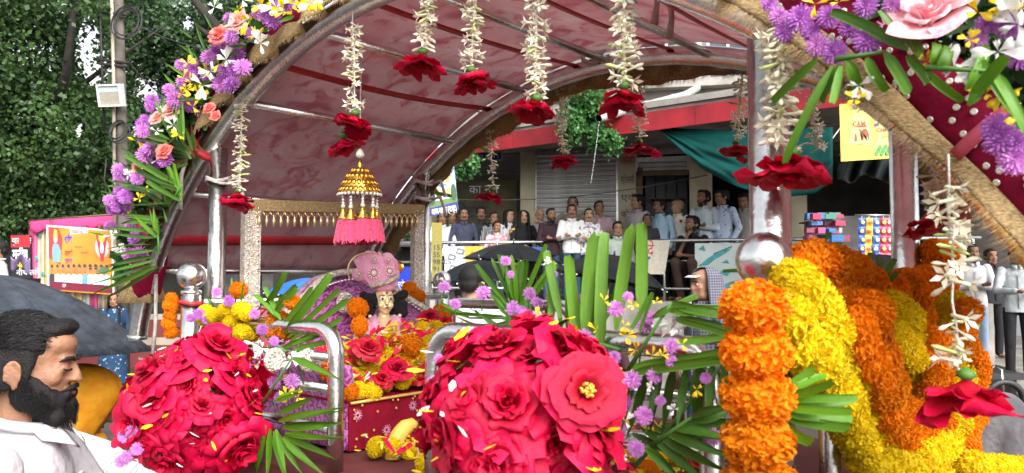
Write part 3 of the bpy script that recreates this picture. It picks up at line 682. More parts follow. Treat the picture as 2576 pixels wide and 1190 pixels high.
dm = MB().lathe([(.001, .03), (.002, .018), (.0045, .012), (.006, .004), (.005, -.003), (.002, -.008), (.0025, -.011), (.0005, -.014)], 8).mesh('bead_drop', m_dropg)
N = 27
for i in range(N):
    p = tl.lerp(tr, (i+.7)/(N+.4)); link('bead_drop', dm, tb, Matrix.Translation(p-ZUP*.045+PV*.016))
zz = MB()
for i in range(N):
    a, b, c = (tl.lerp(tr, (i+k)/(N+.4)) for k in (.2, .7, 1.2)); zz.tube([a-ZUP*.013+PV*.016, b-ZUP*.034+PV*.016, c-ZUP*.013+PV*.016], .0025, 5)
tag(zz.build('bead_zigzag', m_dropg, tb), kind='stuff')

# ---------------------------------------------------------------- idol
m_face = mat('idol_gilding', (.84, .66, .36), .3, .3, .10, 25)
m_pink = mat('pink_organza', (.95, .40, .60), .6, 0, .12, 40, .35, 90, trans=.12, sheen=.5)
m_pinkd = mat('deep_pink_thread', (.55, .02, .18), .6)
m_hairb = mat('black_wool', (.006, .005, .005), .8, 0, .3, 80, .8, 160)
m_eyew = mat('eye_white', (.75, .74, .70), .3); m_eyeb = mat('eye_dark', (.01, .008, .006), .25)
m_lip = mat('red_paint', (.35, .03, .02), .5)
fdir = (PV*.55+Vector((.08, -.75, -.02))).normalized(); fdir.z = 0; fdir.normalize()
IO = P(.335, .345, 0); IO.z = SZ
xr = fdir.cross(ZUP).normalized()                     # idol's right-hand axis in view
def I(x, f, z): return IO+xr*x+fdir*f+ZUP*z
IM = basis(xr, fdir, ZUP, Vector()).to_3x3()
idol = thing('deity_idol', 'small golden idol in pink robe and jewelled pink turban', 'idol', IO)
hz = .235                                             # head centre above the seat
hd = MB(); hd.ell(I(0, 0, hz+.005), (.0285, .031, .036), 20, IM); hd.ell(I(0, .010, hz-.018), (.022, .020, .020), 16, IM); hd.ell(I(0, .033, hz-.001), (.0045, .007, .011), 10, IM); hd.ell(I(0, .037, hz-.008), (.0065, .006, .005), 10, IM)
hd.ell(I(0, .026, hz-.022), (.010, .006, .006), 10, IM); hd.ell(I(0, .022, hz-.033), (.009, .007, .006), 10, IM)
for k in (-1, 1): hd.ell(I(k*.029, -.003, hz-.002), (.004, .007, .012), 8, IM); hd.ell(I(k*.014, .022, hz-.014), (.010, .009, .010), 10, IM); hd.ell(I(k*.012, .025, hz+.013), (.011, .006, .004), 10, IM)
hd.tube([I(0, 0, hz-.02), I(0, 0, hz-.07)], [.015, .02], 14); hd.lathe([(.03, -.10), (.055, -.06), (.05, -.03), (.02, 0)], 16, Matrix.Translation(I(0, 0, hz-.05)))
for k in (-1, 1): hd.tube([I(k*.05, .0, hz-.085), I(k*.06, .035, hz-.13), I(k*.03, .065, hz-.11)], [.016, .013, .010], 10); hd.ell(I(k*.025, .07, hz-.103), (.012, .010, .013), 10, IM)
remesh(hd, 'figure', m_face, .0028, 2, idol)
ft = MB()
for k in (-1, 1):
    e = MB().ell(I(k*.0125, .0275, hz+.006), (.0078, .0035, .0046), 12, IM).build('eye', m_eyew, idol); MB().ell(I(k*.0122, .0308, hz+.0058), (.0032, .0012, .0036), 10, IM).build('pupil', m_eyeb, e)
    MB().tube([I(k*.005, .031, hz+.014), I(k*.013, .0305, hz+.0175), I(k*.021, .025, hz+.014)], .0012, 6).build('eyebrow', m_eyeb, idol)
MB().tube([I(-.007, .0325, hz-.0205), I(-.002, .0345, hz-.0195), I(.002, .0345, hz-.0195), I(.007, .0325, hz-.0205)], [.001, .0025, .0025, .001], 6).build('lips', m_lip, idol)
MB().ell(I(0, .0325, hz+.024), (.003, .0015, .005), 8, IM).build('forehead_mark', m_lip, idol)
for k in (-1, 1):
    hb = MB(); random.seed(31+k)
    for i in range(26): hb.ell(I(k*(.042+rnd(-.012, .022)), -.008+rnd(-.016, .016), hz-.008+rnd(-.034, .026)), rnd(.010, .015), 8)
    remesh(hb, 'hair_tuft', m_hairb, .003, 1, idol)
    MB().ell(I(k*.045, .012, hz-.045), .006, 10).build('earring', m_pearl, idol)
# robe: shawl over the shoulders
rb = MB()
for k in (-1, 1):
    rb.tube([I(k*.018, .032, hz-.155), I(k*.028, .040, hz-.11), I(k*.032, .022, hz-.065), I(k*.030, -.015, hz-.048)], [.020, .019, .015, .013], 10)
    rb.tube([I(k*.035, 0, hz-.06), I(k*.062, .005, hz-.085), I(k*.075, .02, hz-.13), I(k*.08, .03, hz-.2)], [.016, .024, .026, .035], 12)
rb.lathe([(.085, -.24), (.08, -.17), (.07, -.12), (.05, -.085), (.02, -.08)], 18, Matrix.Translation(I(0, -.02, hz)))
remesh(rb, 'robe', m_pink, .0032, 3, idol)
MB().tube([I(-.06, .085, hz-.115), I(.10, .07, hz-.095)], .0065, 8).build('flute', m_wood, idol)
MB().tube([I(.034*math.cos(t), .012+.026*math.sin(t), hz-.058-.02*max(0, math.sin(t))) for t in np.linspace(0, 6.28, 24)[:-1]], .003, 6, closed=True).build('necklace', m_gold, idol)
def IT(x, f, z): return I(-(x*1.22-.25*(z-hz-.03)), f*1.05, hz+.03+(z-hz-.03)*.98)
# turban: pleated fan leaning back
tb = MB(); tb.ell(IT(0, -.004, hz+.038), (.036, .038, .016), 16, IM)
def turb(u, v):
    a = (u-.5)*2; wd = .034+.036*math.sin(math.pi*.62*v)+.004*math.sin(u*34); hgt = .030+.118*v*(1-.22*a*a-.10*(a < 0)*abs(a))
    fw_ = .030*math.cos(a*1.3)*(1-.5*v)+.004*math.cos(u*44)*v
    return IT(a*wd-.016*v, fw_-.012*v, hz+hgt)
tb2 = MB(); tb2.ell(IT(-.01, -.01, hz+.09), (.05, .024, .05), 14, IM); tb2.ell(IT(-.045, -.005, hz+.078), (.030, .018, .022), 12, IM); tb2.ell(IT(.022, -.004, hz+.1), (.030, .022, .045), 12, IM); tb2.ell(IT(-.02, -.006, hz+.115), (.026, .018, .035), 12, IM)
for k in range(9): tb2.tube([IT(-.03+.007*k, .034-.02*abs(k-4)/4, hz+.042), IT(-.044+.011*k, .026-.02*abs(k-4)/4, hz+.09), IT(-.055+.0125*k, .004, hz+.125+.022*math.sin(k*.4))], [.006, .009, .006], 7)
tb.add(tb2.v, tb2.f); tur = remesh(tb, 'turban', m_pink, .003, 2, idol)
def flower_pin(x, z, r, par):
    c = IT(x, .034-.16*abs(x), hz+z); M = look_m(c, (fdir+xr*x*6).normalized())
    pn = link('jewel_pin', MB().lathe([(r*.45, 0), (r*.4, .004), (.001, .006)], 14).mesh('jewel_pin', m_pearl), par, M)
    q = MB().ell((r*.75, 0, .002), (r*.27, r*.13, .002), 8).mesh('jewel_petal', m_pearl); q2 = MB().ell((r*.5, 0, .001), (r*.3, r*.2, .002), 8).mesh('jewel_petal', m_pinkd)
    for k in range(12): link('jewel_petal', q, pn, M @ Matrix.Rotation(k*math.pi/6, 4, 'Z')); link('jewel_petal', q2, pn, M @ Matrix.Rotation((k+.5)*math.pi/6, 4, 'Z'))
for x, z, r in ((-.022, .082, .020), (.018, .088, .016), (-.058, .080, .011), (-.012, .122, .010), (.022, .122, .010)): flower_pin(x, z, r, tur)
MB().tube([IT(-.036, .022, hz+.042), IT(-.015, .036, hz+.05), (IT(.012, .037, hz+.058)), IT(.036, .026, hz+.072)], .008, 8).build('gold_braid', m_bead, tur)
MB().tube([IT(-.016+(.062)*math.cos(t), .006*math.sin(t)+.004, hz+.078+.066*math.sin(t)*.98) for t in np.linspace(-.2, 3.4, 26)], .0025, 6).build('edge_trim', m_dropg, tur)
MB().lathe([(.016, 0), (.017, .003), (.006, .006)], 14, look_m(IT(.052, .012, hz+.1), (xr+fdir*.5).normalized())).build('gold_brooch', m_gold, tur)

# ---------------------------------------------------------------- hanging gold tassel ornament
def jhumar():
    c = at(905, 470, 2.05); t = thing('tassel_pendant', 'gold bell pendant with pearls and bright pink tassels', 'pendant', c+ZUP*.1)
    T = lambda x, y, z: c+Vector((x, y, z))
    top = arch_p((c-PA).dot(PV), (c-PA).dot(PU)); MB().tube([T(0, 0, .09), Vector((c.x, c.y, top.z))], .0022, 6).build('cord', m_rope, t)
    MB().lathe([(.004, .10), (.011, .09), (.012, .082), (.005, .075)], 12, Matrix.Translation(c)).build('pearl_ball', m_pearl, t)
    MB().lathe([(.004, .073), (.006, .058), (.004, .05), (.012, .045)], 12, Matrix.Translation(c)).build('finial', m_gold, t)
    dm_ = MB().lathe([(.006, .052), (.02, .044), (.034, .03), (.044, .012), (.052, -.012), (.053, -.02), (.048, -.02)], 26, Matrix.Translation(c)).build('bell_dome', m_gold, t)
    sc_ = MB().ell((0, 0, 0), (.006, .0025, .008), 6).mesh('gold_scale', m_gold)
    for j, (r, z, n_) in enumerate(((.022, .044, 12), (.036, .028, 18), (.046, .010, 22), (.053, -.008, 26))):
        for k in range(n_):
            a = 6.283*(k+.5*(j % 2))/n_; d = Vector((math.cos(a), math.sin(a), .55)).normalized(); link('gold_scale', sc_, dm_, look_m(T(r*math.cos(a), r*math.sin(a), z), d) @ Matrix.Rotation(R(-90), 4, 'X') @ Matrix.Diagonal((1, 1, 1, 1)))
    pb = MB().ell((0, 0, 0), .0046, 8).mesh('pearl', m_pearl)
    for k in range(30): a = 6.283*k/30; link('pearl', pb, t, Matrix.Translation(T(.056*math.cos(a), .056*math.sin(a), -.022)))
    cap = MB().lathe([(.003, .012), (.005, .008), (.0075, -.002), (.012, -.012), (.013, -.015)], 10).mesh('tassel_cap', m_gold)
    random.seed(3)
    tq = MB()
    def tas(u, v): a = 6.283*u; r = (.0105+.012*v**.8)*(1+.13*math.sin(a*9)); return Vector((r*math.cos(a), r*math.sin(a), -.062*v-.004*v*math.sin(a*7)))
    tq.grid(tas, 36, 8); tq.ell((0, 0, -.058), (.020, .020, .004), 12); tm = tq.mesh('tassel', m_pinktas)
    hr = MB()
    for k in range(70): a = rnd(0, 6.28); p0 = Vector((.012*math.cos(a), .012*math.sin(a), -.01)); p1 = Vector((.024*math.cos(a), .024*math.sin(a), rnd(-.07, -.06))); s_ = Vector((-math.sin(a), math.cos(a), 0))*.0008; hr.add([p0-s_, p0+s_, p1+s_, p1-s_], [(0, 1, 2, 3)])
    hm = hr.mesh('tassel_thread', m_pinktas, False)
    for k in range(9):
        a = 6.283*k/9+.2; rr = .045; x, y = rr*math.cos(a), rr*math.sin(a); dz = rnd(-.004, .004)
        for j in range(4): link('pearl', pb, t, Matrix.Translation(T(x, y, -.03-.0085*j+dz)) @ Matrix.Scale(1.0+.35*(j == 3), 4))
        cp_ = link('tassel_cap', cap, t, Matrix.Translation(T(x, y, -.073+dz)) @ Matrix.Scale(1.1, 4))
        to = link('tassel', tm, t, Matrix.Translation(T(x, y, -.085+dz)) @ Matrix.Rotation(rnd(0, 6), 4, 'Z')); link('tassel_thread', hm, to, Matrix.Translation(T(x, y, -.085+dz)))
jhumar()
# ================================================================ flowers: shared meshes
def petal_mat(name, cin, cout, rand_=.15):
    m = mat(name, cin, .5, 0, .2, 14, .25, 30, trans=.12, spec=.28)
    nt = m.node_tree; n, l = nt.nodes, nt.links; b = n['Principled BSDF']; tr = [q for q in n if q.type == 'BSDF_TRANSLUCENT'][0]
    tc = n.new('ShaderNodeTexCoord'); vl = n.new('ShaderNodeVectorMath'); vl.operation = 'LENGTH'; l.new(tc.outputs['Object'], vl.inputs[0])
    nz = n.new('ShaderNodeTexNoise'); nz.inputs['Scale'].default_value = 3.5; nz.inputs['Detail'].default_value = 5; l.new(tc.outputs['Object'], nz.inputs['Vector'])
    ad = n.new('ShaderNodeMath'); ad.operation = 'MULTIPLY_ADD'; ad.inputs[1].default_value = .7; l.new(nz.outputs[0], ad.inputs[0]); l.new(vl.outputs['Value'], ad.inputs[2])
    r = n.new('ShaderNodeValToRGB'); r.color_ramp.elements[0].position = .45; r.color_ramp.elements[1].position = 1.35 if False else 1.0
    r.color_ramp.elements[0].color = (*cin, 1); r.color_ramp.elements[1].color = (*cout, 1); sc_ = n.new('ShaderNodeMath'); sc_.operation = 'MULTIPLY'; sc_.inputs[1].default_value = .68; l.new(ad.outputs[0], sc_.inputs[0]); l.new(sc_.outputs[0], r.inputs[0])
    oi = n.new('ShaderNodeObjectInfo'); mr = n.new('ShaderNodeMapRange'); mr.inputs[3].default_value = 1-rand_; mr.inputs[4].default_value = 1+rand_; l.new(oi.outputs['Random'], mr.inputs[0]); h = n.new('ShaderNodeHueSaturation'); l.new(mr.outputs[0], h.inputs['Value']); l.new(r.outputs[0], h.inputs['Color'])
    l.new(h.outputs[0], b.inputs['Base Color']); l.new(h.outputs[0], tr.inputs['Color']); return m
m_rose = petal_mat('rose_petal', (.38, .0, .014), (.70, .003, .062), .22)
m_rose_deep = mat('deep_red_petal', (.48, .0, .02), .55, 0, .25, 14, .12, 40, trans=.15, rand=.15)
m_rose_pink = mat('pink_rose_petal', (.90, .30, .42), .5, 0, .2, 8, trans=.25, col2=(.92, .62, .60))
m_rose_coral = mat('coral_rose_petal', (.80, .13, .10), .5, 0, .25, 10, trans=.25, col2=(.85, .30, .26))
m_rose_salm = mat('salmon_rose_petal', (.88, .36, .30), .5, 0, .2, 10, trans=.25, col2=(.88, .5, .44))
m_orange = mat('orange_marigold', (.90, .29, .004), .6, 0, .2, 40, trans=.4, rand=.13, spec=.25)
m_yellow = mat('yellow_marigold', (.92, .68, .012), .6, 0, .18, 40, trans=.4, rand=.10, spec=.25)
m_aster = mat('purple_aster', (.40, .10, .47), .6, 0, .3, 60, trans=.2, rand=.18, col2=(.55, .20, .60))
m_asterp = mat('lilac_aster', (.58, .22, .58), .6, 0, .25, 60, trans=.2, rand=.12)
m_palm = mat('palm_leaflet', (.060, .17, .006), .42, 0, .3, 6, .1, 60, trans=.25, rand=.28, spec=.4, col2=(.115, .27, .014), stretch=(1.5, 12, 1))
m_palmd = mat('dark_palm_leaflet', (.03, .095, .006), .45, 0, .3, 6, .1, 60, trans=.22, rand=.25, spec=.35, col2=(.065, .17, .01), stretch=(1.5, 12, 1))
m_palml = mat('sunlit_palm_blade', (.10, .25, .02), .45, 0, .3, 6, .1, 60, trans=.3, rand=.15, spec=.35, col2=(.19, .38, .05), stretch=(1.5, 14, 1))  # lighter green stands for sunlight coming through the tall blades
m_stem = mat('green_stem', (.06, .17, .025), .6)
m_jas = mat('tuberose_bud', (.84, .79, .62), .5, 0, .08, 40, trans=.25, rand=.06)
m_jasg = mat('tuberose_tube', (.55, .62, .22), .5, 0, .15, 40, trans=.2)
m_whitef = mat('white_petal', (.82, .82, .76), .5, 0, .06, 20, trans=.25)
m_yellowf = mat('yellow_petal', (.88, .60, .01), .5, 0, .2, 30, trans=.25)

def petal(mb, rt, zt, ph0, hw, curl, ruf, nb=6, na=8, r0=.05):
    seed = rnd(0, 50)
    def fn(u, v):
        a = u*2-1; w = hw*(math.sin(math.pi*min(1, .08+.62*v))**.8)*(1-.18*max(0, v-.75)*4*abs(a))
        r = r0+(rt-r0)*v**.85; z = zt*math.sin(min(1, v)*1.45)-curl*max(0, v-.55)**2*4
        r *= 1-.10*a*a*(1-v); tipdrop = .10*a*a*v
        nz = ruf*v*mnoise.noise(Vector((a*1.6+seed, v*2.2, seed)))
        p = ph0+a*w
        return Vector(((r+nz)*math.cos(p), (r+nz)*math.sin(p), z-tipdrop*rt*.5+nz*.8))
    mb.grid(fn, na, nb)
def rose_meshes(tag_, m, seed, op=1.):
    random.seed(seed); core = MB()
    for n_, rt, zt, hw, curl in ((3, .10, .60, 1.5, 0), (3, .20, .66, 1.25, .02), (4, .34, .66, .95, .06), (4, .50, .60, .85, .10)):
        o = rnd(0, 6)
        for k in range(n_): petal(core, rt*rnd(.85, 1.2), zt*rnd(.85, 1.1), o+6.283*k/n_+rnd(-.3, .3), hw, curl, .12)
    out = []
    for k in range(4):
        q = MB(); petal(q, rnd(.72, .86)*op, .48*rnd(.75, 1.2), 0, .85, .16, .24); out.append(q.mesh('petal', m))
    o2 = []
    for k in range(4):
        q = MB(); petal(q, rnd(1.0, 1.18)*op, .26*rnd(.5, 1.4), 0, .72, .26, .30); o2.append(q.mesh('petal', m))
    return core.mesh('rose', m), out, o2
ROSE = {k: [rose_meshes(k, m, s+i*9) for i in range(3)] for k, m, s in (('red', m_rose, 41), ('deep', m_rose_deep, 42), ('pink', m_rose_pink, 43), ('coral', m_rose_coral, 44), ('salmon', m_rose_salm, 45))}
def rose(M, parent, size, kind='red', outer=2, droop=False):
    c, o1, o2 = random.choice(ROSE[kind]); r = link('rose', c, parent, M @ Matrix.Scale(size, 4))
    a0 = rnd(0, 6)
    for k in range(5): link('petal', random.choice(o1), r, M @ Matrix.Rotation(a0+k*1.2566+rnd(-.15, .15), 4, 'Z') @ Matrix.Scale(size*rnd(.92, 1.08), 4))
    if droop:
        for k in range(6): link('petal', random.choice(o1), r, M @ Matrix.Rotation(a0+.5+k*1.0472+rnd(-.25, .25), 4, 'Z') @ Matrix.Rotation(rnd(-.25, .12), 4, 'Y') @ Matrix.Diagonal((size*rnd(1.1, 1.35), size*rnd(1.1, 1.4), size*rnd(1.2, 1.9), 1)))
    elif outer > 1:
        for k in range(6): link('petal', random.choice(o2), r, M @ Matrix.Rotation(a0+.5+k*1.0472+rnd(-.2, .2), 4, 'Z') @ Matrix.Rotation(rnd(-.15, .15), 4, 'X') @ Matrix.Scale(size*rnd(.88, 1.1), 4))
    return r
# marigold heads
def marigold_mesh(m, seed, n=640):
    random.seed(seed); q = MB(); q.ell((0, 0, 0), (.84, .84, .70), 14)
    for i in range(n):
        z = 1-2*(i+.5)/n; th = i*2.39996; d = Vector((math.sqrt(1-z*z)*math.cos(th), math.sqrt(1-z*z)*math.sin(th), z))
        d = (d+Vector((rnd(-.12, .12), rnd(-.12, .12), rnd(-.12, .12)))).normalized(); t = d.orthogonal().normalized(); t = (Matrix.Rotation(rnd(0, 6.28), 3, d) @ t); b = d.cross(t)
        L = rnd(.84, 1.08); W = rnd(.055, .09); sq = Vector((1, 1, .84)); k = rnd(-.1, .1)
        vs = [d*.72-t*W*.5, d*.72+t*W*.5, d*L*.92-t*W+b*.05, d*L*.88+b*rnd(-.05, .12), d*L*.92+t*W+b*.05, d*L*1.0-t*W*.95+b*(.14+k), d*L*.97+b*(.22+k), d*L*1.0+t*W*.95+b*(.14+k)]
        q.add([Vector((v.x*sq.x, v.y*sq.y, v.z*sq.z)) for v in vs], [(0, 1, 3), (0, 3, 2), (1, 4, 3), (2, 3, 6, 5), (3, 4, 7, 6)])
    return q.mesh('marigold', m, False)
MG = {'orange': [marigold_mesh(m_orange, s) for s in (1, 2, 3)], 'yellow': [marigold_mesh(m_yellow, s) for s in (4, 5, 6)]}
def rot_rand(): return Euler((rnd(0, 6.28), rnd(0, 6.28), rnd(0, 6.28))).to_matrix().to_4x4()
def marigold(p, r, kind, parent=None, name='marigold'):
    return link(name, random.choice(MG[kind]), parent, Matrix.Translation(p) @ rot_rand() @ Matrix.Scale(r, 4))
# aster heads
def aster_mesh(m, seed):
    random.seed(seed); q = MB(); q.ell((0, 0, .0), (.42, .42, .34), 10)
    for ring, (n, el, L) in enumerate(((16, -.25, 1.0), (18, .05, 1.02), (18, .35, .98), (14, .7, .88), (9, 1.05, .75), (5, 1.4, .62))):
        for k in range(n):
            a = 6.283*(k+.5*(ring % 2))/n+rnd(-.08, .08); e = el+rnd(-.1, .1); d = Vector((math.cos(e)*math.cos(a), math.cos(e)*math.sin(a), math.sin(e))); t = Vector((-math.sin(a), math.cos(a), 0)); l_ = L*rnd(.88, 1.06); nn = d.cross(t)
            q.add([d*.3-t*.05, d*.3+t*.05, d*l_*.75+t*.085-nn*.05, d*l_+t*.05-nn*rnd(.0, .14), d*l_-t*.05-nn*rnd(0, .14), d*l_*.75-t*.085-nn*.05], [(0, 1, 2, 5), (5, 2, 3, 4)])
    return q.mesh('aster', m, False)
AST = [aster_mesh(m_aster, 1), aster_mesh(m_aster, 2), aster_mesh(m_asterp, 3), aster_mesh(m_asterp, 4)]
CALYX = MB().lathe([(.06, -1.0), (.08, -.6), (.30, -.45), (.40, -.15), (.2, 0)], 8).mesh('calyx', m_stem)
def aster(p, r, d, parent, pale=False):
    M = look_m(p, d, rnd(0, 6)) @ Matrix.Scale(r, 4); o = link('aster', AST[random.choice((2, 3)) if pale else random.choice((0, 0, 1, 2))], parent, M); link('calyx', CALYX, o, M); return o
# small blossoms: five loose petals
def blossom_mesh(m, seed, n=5, L=1.):
    random.seed(seed); q = MB()
    for k in range(n):
        ph = 6.283*k/n+rnd(-.2, .2); petal(q, L*rnd(.55, 1.2), .55*rnd(.2, 1.5), ph+rnd(-.4, .4), rnd(.22, .5), rnd(0, .3), .35, 5, 5)
    return q.mesh('blossom', m)
BLW = [blossom_mesh(m_whitef, s, 3+s % 4) for s in range(1, 7)]; BLY = [blossom_mesh(m_yellowf, s, 3+s % 3) for s in range(11, 17)]
def blossom(p, r, d, parent, kind='white'): return link('blossom', random.choice(BLW if kind == 'white' else BLY), parent, look_m(p, d, rnd(0, 6)) @ Matrix.Scale(r, 4))
# palm leaflet, unit length along X
def leaflet_mesh(m, seed, cut):
    random.seed(seed); q = MB(); n = 10; bz, by, tw = rnd(-.35, .5), rnd(-.06, .06), rnd(-.5, .5); sp = rnd(.0, .05)
    def fn(u, v):
        a = (v-.5)*2; w = .5*min(1, .30+u*3.2)*((1-.12*max(0, u-.6)*2.5) if cut else max(.03, 1-max(0, u-.42)**1.3*2.0))
        tip = (.05*abs(a)+sp*(abs(a) < .3)+.02*math.sin(a*5+seed)) if (cut and u == 1) else 0
        pl = (.20, -.02, .15, -.02, .20)[int(round(v*4))]*1.3*min(1, u*4)*(1-.4*u); ca, sa = math.cos(tw*u), math.sin(tw*u); y, z = a*w, pl
        return Vector((u-tip, y*ca-z*sa+by*u*u*14*.5, y*sa+z*ca+bz*4*u*(1-u)*1.2-bz*u*u*3))
    q.grid(fn, n, 4); return q.mesh('leaflet', m)
LF = {(m_.name, c): [leaflet_mesh(m_, k, c) for k in range(6)] for m_ in (m_palm, m_palmd, m_palml) for c in (True, False)}
def leaflet(p0, p1, w, parent, m=None, cut=True, nrm=None, bend=0.):
    m = m or m_palm; w *= .80; x = p1-p0; L = x.length; x = x/L; z = (nrm or (CAM-p0)).normalized(); z = z+Vector((rnd(-.35, .35), rnd(-.35, .35), rnd(-.35, .35))); z = (z-x*z.dot(x)).normalized(); y = z.cross(x)
    return link('leaflet', random.choice(LF[(m.name, cut)]), parent, basis(x*L, y*w, z*w, p0))
def frond(label, base, items, w=-.12, width=.016, m=None, cut=True, tipw=None, plane='w', dense=0, wk=1.):
    f_ = pw if plane == 'w' else ps
    b = f_(base[0], base[1], w); t = thing('palm_frond', label, 'palm frond', b)
    far = None; items = list(items)
    for j in range(dense):
        for it in list(items)[:len(items)]:
            if random.random() < .6: a_, c_ = rnd(-12, 12), rnd(-14, 14); items.append(((it[0][0]+a_*.5, it[0][1]+c_*.6), (it[1][0]+a_+rnd(-6, 14), it[1][1]+c_), (it[2] if len(it) > 2 else width)*rnd(.6, .9)))
    for it in items:
        (x0, y0), (x1, y1) = it[0], it[1]; p0 = f_(x0, y0, w); p1 = f_(x1, y1, (w if tipw is None else tipw)+rnd(-.03, .03)); leaflet(p0, p1, (it[2] if len(it) > 2 else width*rnd(.85, 1.15))*wk, t, m, cut)
        if far is None or (p0-b).length > (far-b).length: far = p0
    if (far-b).length < .02: far = b+(f_(items[0][1][0], items[0][1][1], w)-b)*.3
    MB().tube([b, b.lerp(far, .5), far], [.004, .003, .002], 6).build('rachis', m_stem, t)
    return t

# ================================================================ tuberose garlands hanging from the arches
q = MB().lathe([(.015, 0), (.055, .05), (.042, .3), (.05, .55), (.095, .76), (.08, .9), (.015, 1)], 7); BUD = q.mesh('tuberose_bud', m_jas)
q = MB().lathe([(.02, 0), (.07, .05), (.06, .4), (.08, .6), (.05, .64)], 6); BUDT = q
op = MB(); op.add(q.v, q.f)
for k in range(5):
    a = k*1.2566; d = Vector((math.cos(a), math.sin(a), 0)); t = Vector((-math.sin(a), math.cos(a), 0)); op.add([d*.05+Vector((0, 0, .58)), d*.2+t*.1+Vector((0, 0, .75)), d*.42+Vector((0, 0, .86)), d*.2-t*.1+Vector((0, 0, .75))], [(0, 1, 2, 3)])
OPEN = op.mesh('tuberose_flower', m_jas); GBUD = MB().lathe([(.02, 0), (.075, .05), (.06, .3), (.08, .6), (.09, .8), (.02, 1)], 7).mesh('tuberose_bud', m_jasg)
def garland(label, top, bot, w, roses, nb=44, kind='red', wid=1., gap=None):
    p0, p1 = pw(*top, w), pw(*bot, w); s = (p0-PA).dot(PV); a = arch_p(min(2.05, max(-.4, s)), w)
    t = thing('flower_garland', label, 'garland', a)
    path = [Vector((p0.x, p0.y, max(a.z, p0.z))), p0]+[p0.lerp(p1, k/8)+PV*rnd(-.004, .004) for k in range(1, 8)]+[p1]
    MB().tube(path, .0016, 5).build('string', m_rope, t)
    nb = int(nb*1.5)
    for i in range(nb):
        u = (i+rnd(-.6, .6))/nb
        if gap and gap[0] < u < gap[1]: continue
        p = p0.lerp(p1, max(0, u)); an = i*2.4+rnd(-.5, .5); d = Vector((math.cos(an), math.sin(an), rnd(-.75, .35))).normalized(); L = rnd(.022, .041)*wid
        r = random.random(); link('tuberose_bud', GBUD if r < .10 else (BUD if r < .55 else OPEN), t, look_m(p-d*.006, d, rnd(0, 6)) @ Matrix.Scale(L, 4))
    for rx, ry, sz in roses:
        c = pw(rx, ry, w); ax = Vector((rnd(-.3, .3), rnd(-.35, .05), -1)); M = look_m(c+ZUP*sz*.32, ax, rnd(0, 6)) ; rose(M, t, sz, kind, droop=True)
        MB().lathe([(.003, .0), (.009, -.004), (.012, -.010), (.003, -.016)], 8, Matrix.Translation(c+ZUP*(sz*.32+.014))).build('calyx', m_stem, t)
    return t
random.seed(100)
garland('garland with a red rose beside the post tied with white rope', (610, 235), (601, 478), -.035, [(600, 500, .052)])
garland('garland ending in two stacked red roses above the gold pendant', (887, 60), (892, 275), -.035, [(893, 308, .052), (862, 362, .045)], 40, gap=(.74, .84))
garland('short red rose garland, next to the right of the double-rose one', (1083, -45), (1066, 125), -.035, [(1063, 155, .052)], 36)
garland('garland with the rose just right of and lower than the short one', (1197, -45), (1186, 168), -.035, [(1185, 200, .044)], 40)
garland('garland whose rose hangs over the back arch fringe', (1347, -45), (1347, 240), -.035, [(1351, 272, .042)], 46)
garland('garland with a wide rose in front of the grey spout pipe', (1570, -40), (1570, 212), -.035, [(1570, 245, .046)], 46, wid=1.05)
garland('thick garland with the largest red rose against the steel post', (1962, 60), (1962, 362), -.07, [(1996, 428, .060)], 60, wid=1.15)
garland('long garland with a magenta rose before the marigold swags', (2388, 465), (2408, 935), -.08, [(2432, 990, .054)], 34, gap=(.55, .68))
garland('thin garland in front of the dark shop by the house poster', (1232, 292), (1240, 468), .87, [(1238, 492, .052)], 26)
garland('thin garland in front of the big shutter', (1411, 195), (1415, 380), .87, [(1415, 402, .050)], 34)
garland('thin garland in front of the grey shop sign', (1603, 200), (1610, 352), .87, [(1608, 372, .052)], 30)
garland('thin garland with a dark rose in front of the green tarpaulin', (1872, 140), (1856, 345), .87, [(1852, 378, .050)], 34, kind='deep')
garland('thin roseless garland to the right of the thick steel post', (2042, 235), (2056, 378), .87, [], 26)
garland('garland with a dark rose half hidden behind the burlap frill', (2350, 440), (2360, 500), .25, [(2345, 545, .052)], 14, kind='deep')

# ================================================================ rose bouquets
def bouquet(label, c, Rb, n, size, seed, sx=1.):
    random.seed(seed); t = thing('rose_bouquet', label, 'bouquet', c)
    MB().ell(c, (Rb*.55, Rb*.55, Rb*.6), 14).build('foam_ball', m_stem, t)
    view = (CAM-c).normalized(); k = 0
    for i in range(n):
        z = 1-2*(i+.5)/n; th = i*2.39996+.4; d = Vector((math.sqrt(1-z*z)*math.cos(th), math.sqrt(1-z*z)*math.sin(th), z))
        if d.dot(view) < -.25: continue
        d = (d+Vector((rnd(-.2, .2), rnd(-.2, .2), rnd(-.2, .2)))).normalized(); p = c+Vector((d.x*Rb*sx, d.y*Rb*sx, d.z*Rb*1.08))*rnd(.52, .88)
        rose(look_m(p, (d+Vector((rnd(-.45, .45), rnd(-.45, .45), rnd(-.3, .5)))), rnd(0, 6)), t, size*rnd(.68, 1.32)); k += 1
    return t
LBQ = at(500, 1025, 1.80); RBQ = at(1320, 1062, 1.12)
lb = bouquet('round bouquet of crimson roses beside the bearded man', LBQ, .158, 64, .054, 3)
rb_ = bouquet('large crimson rose bouquet at the centre of the near rail', RBQ, .142, 62, .054, 8)
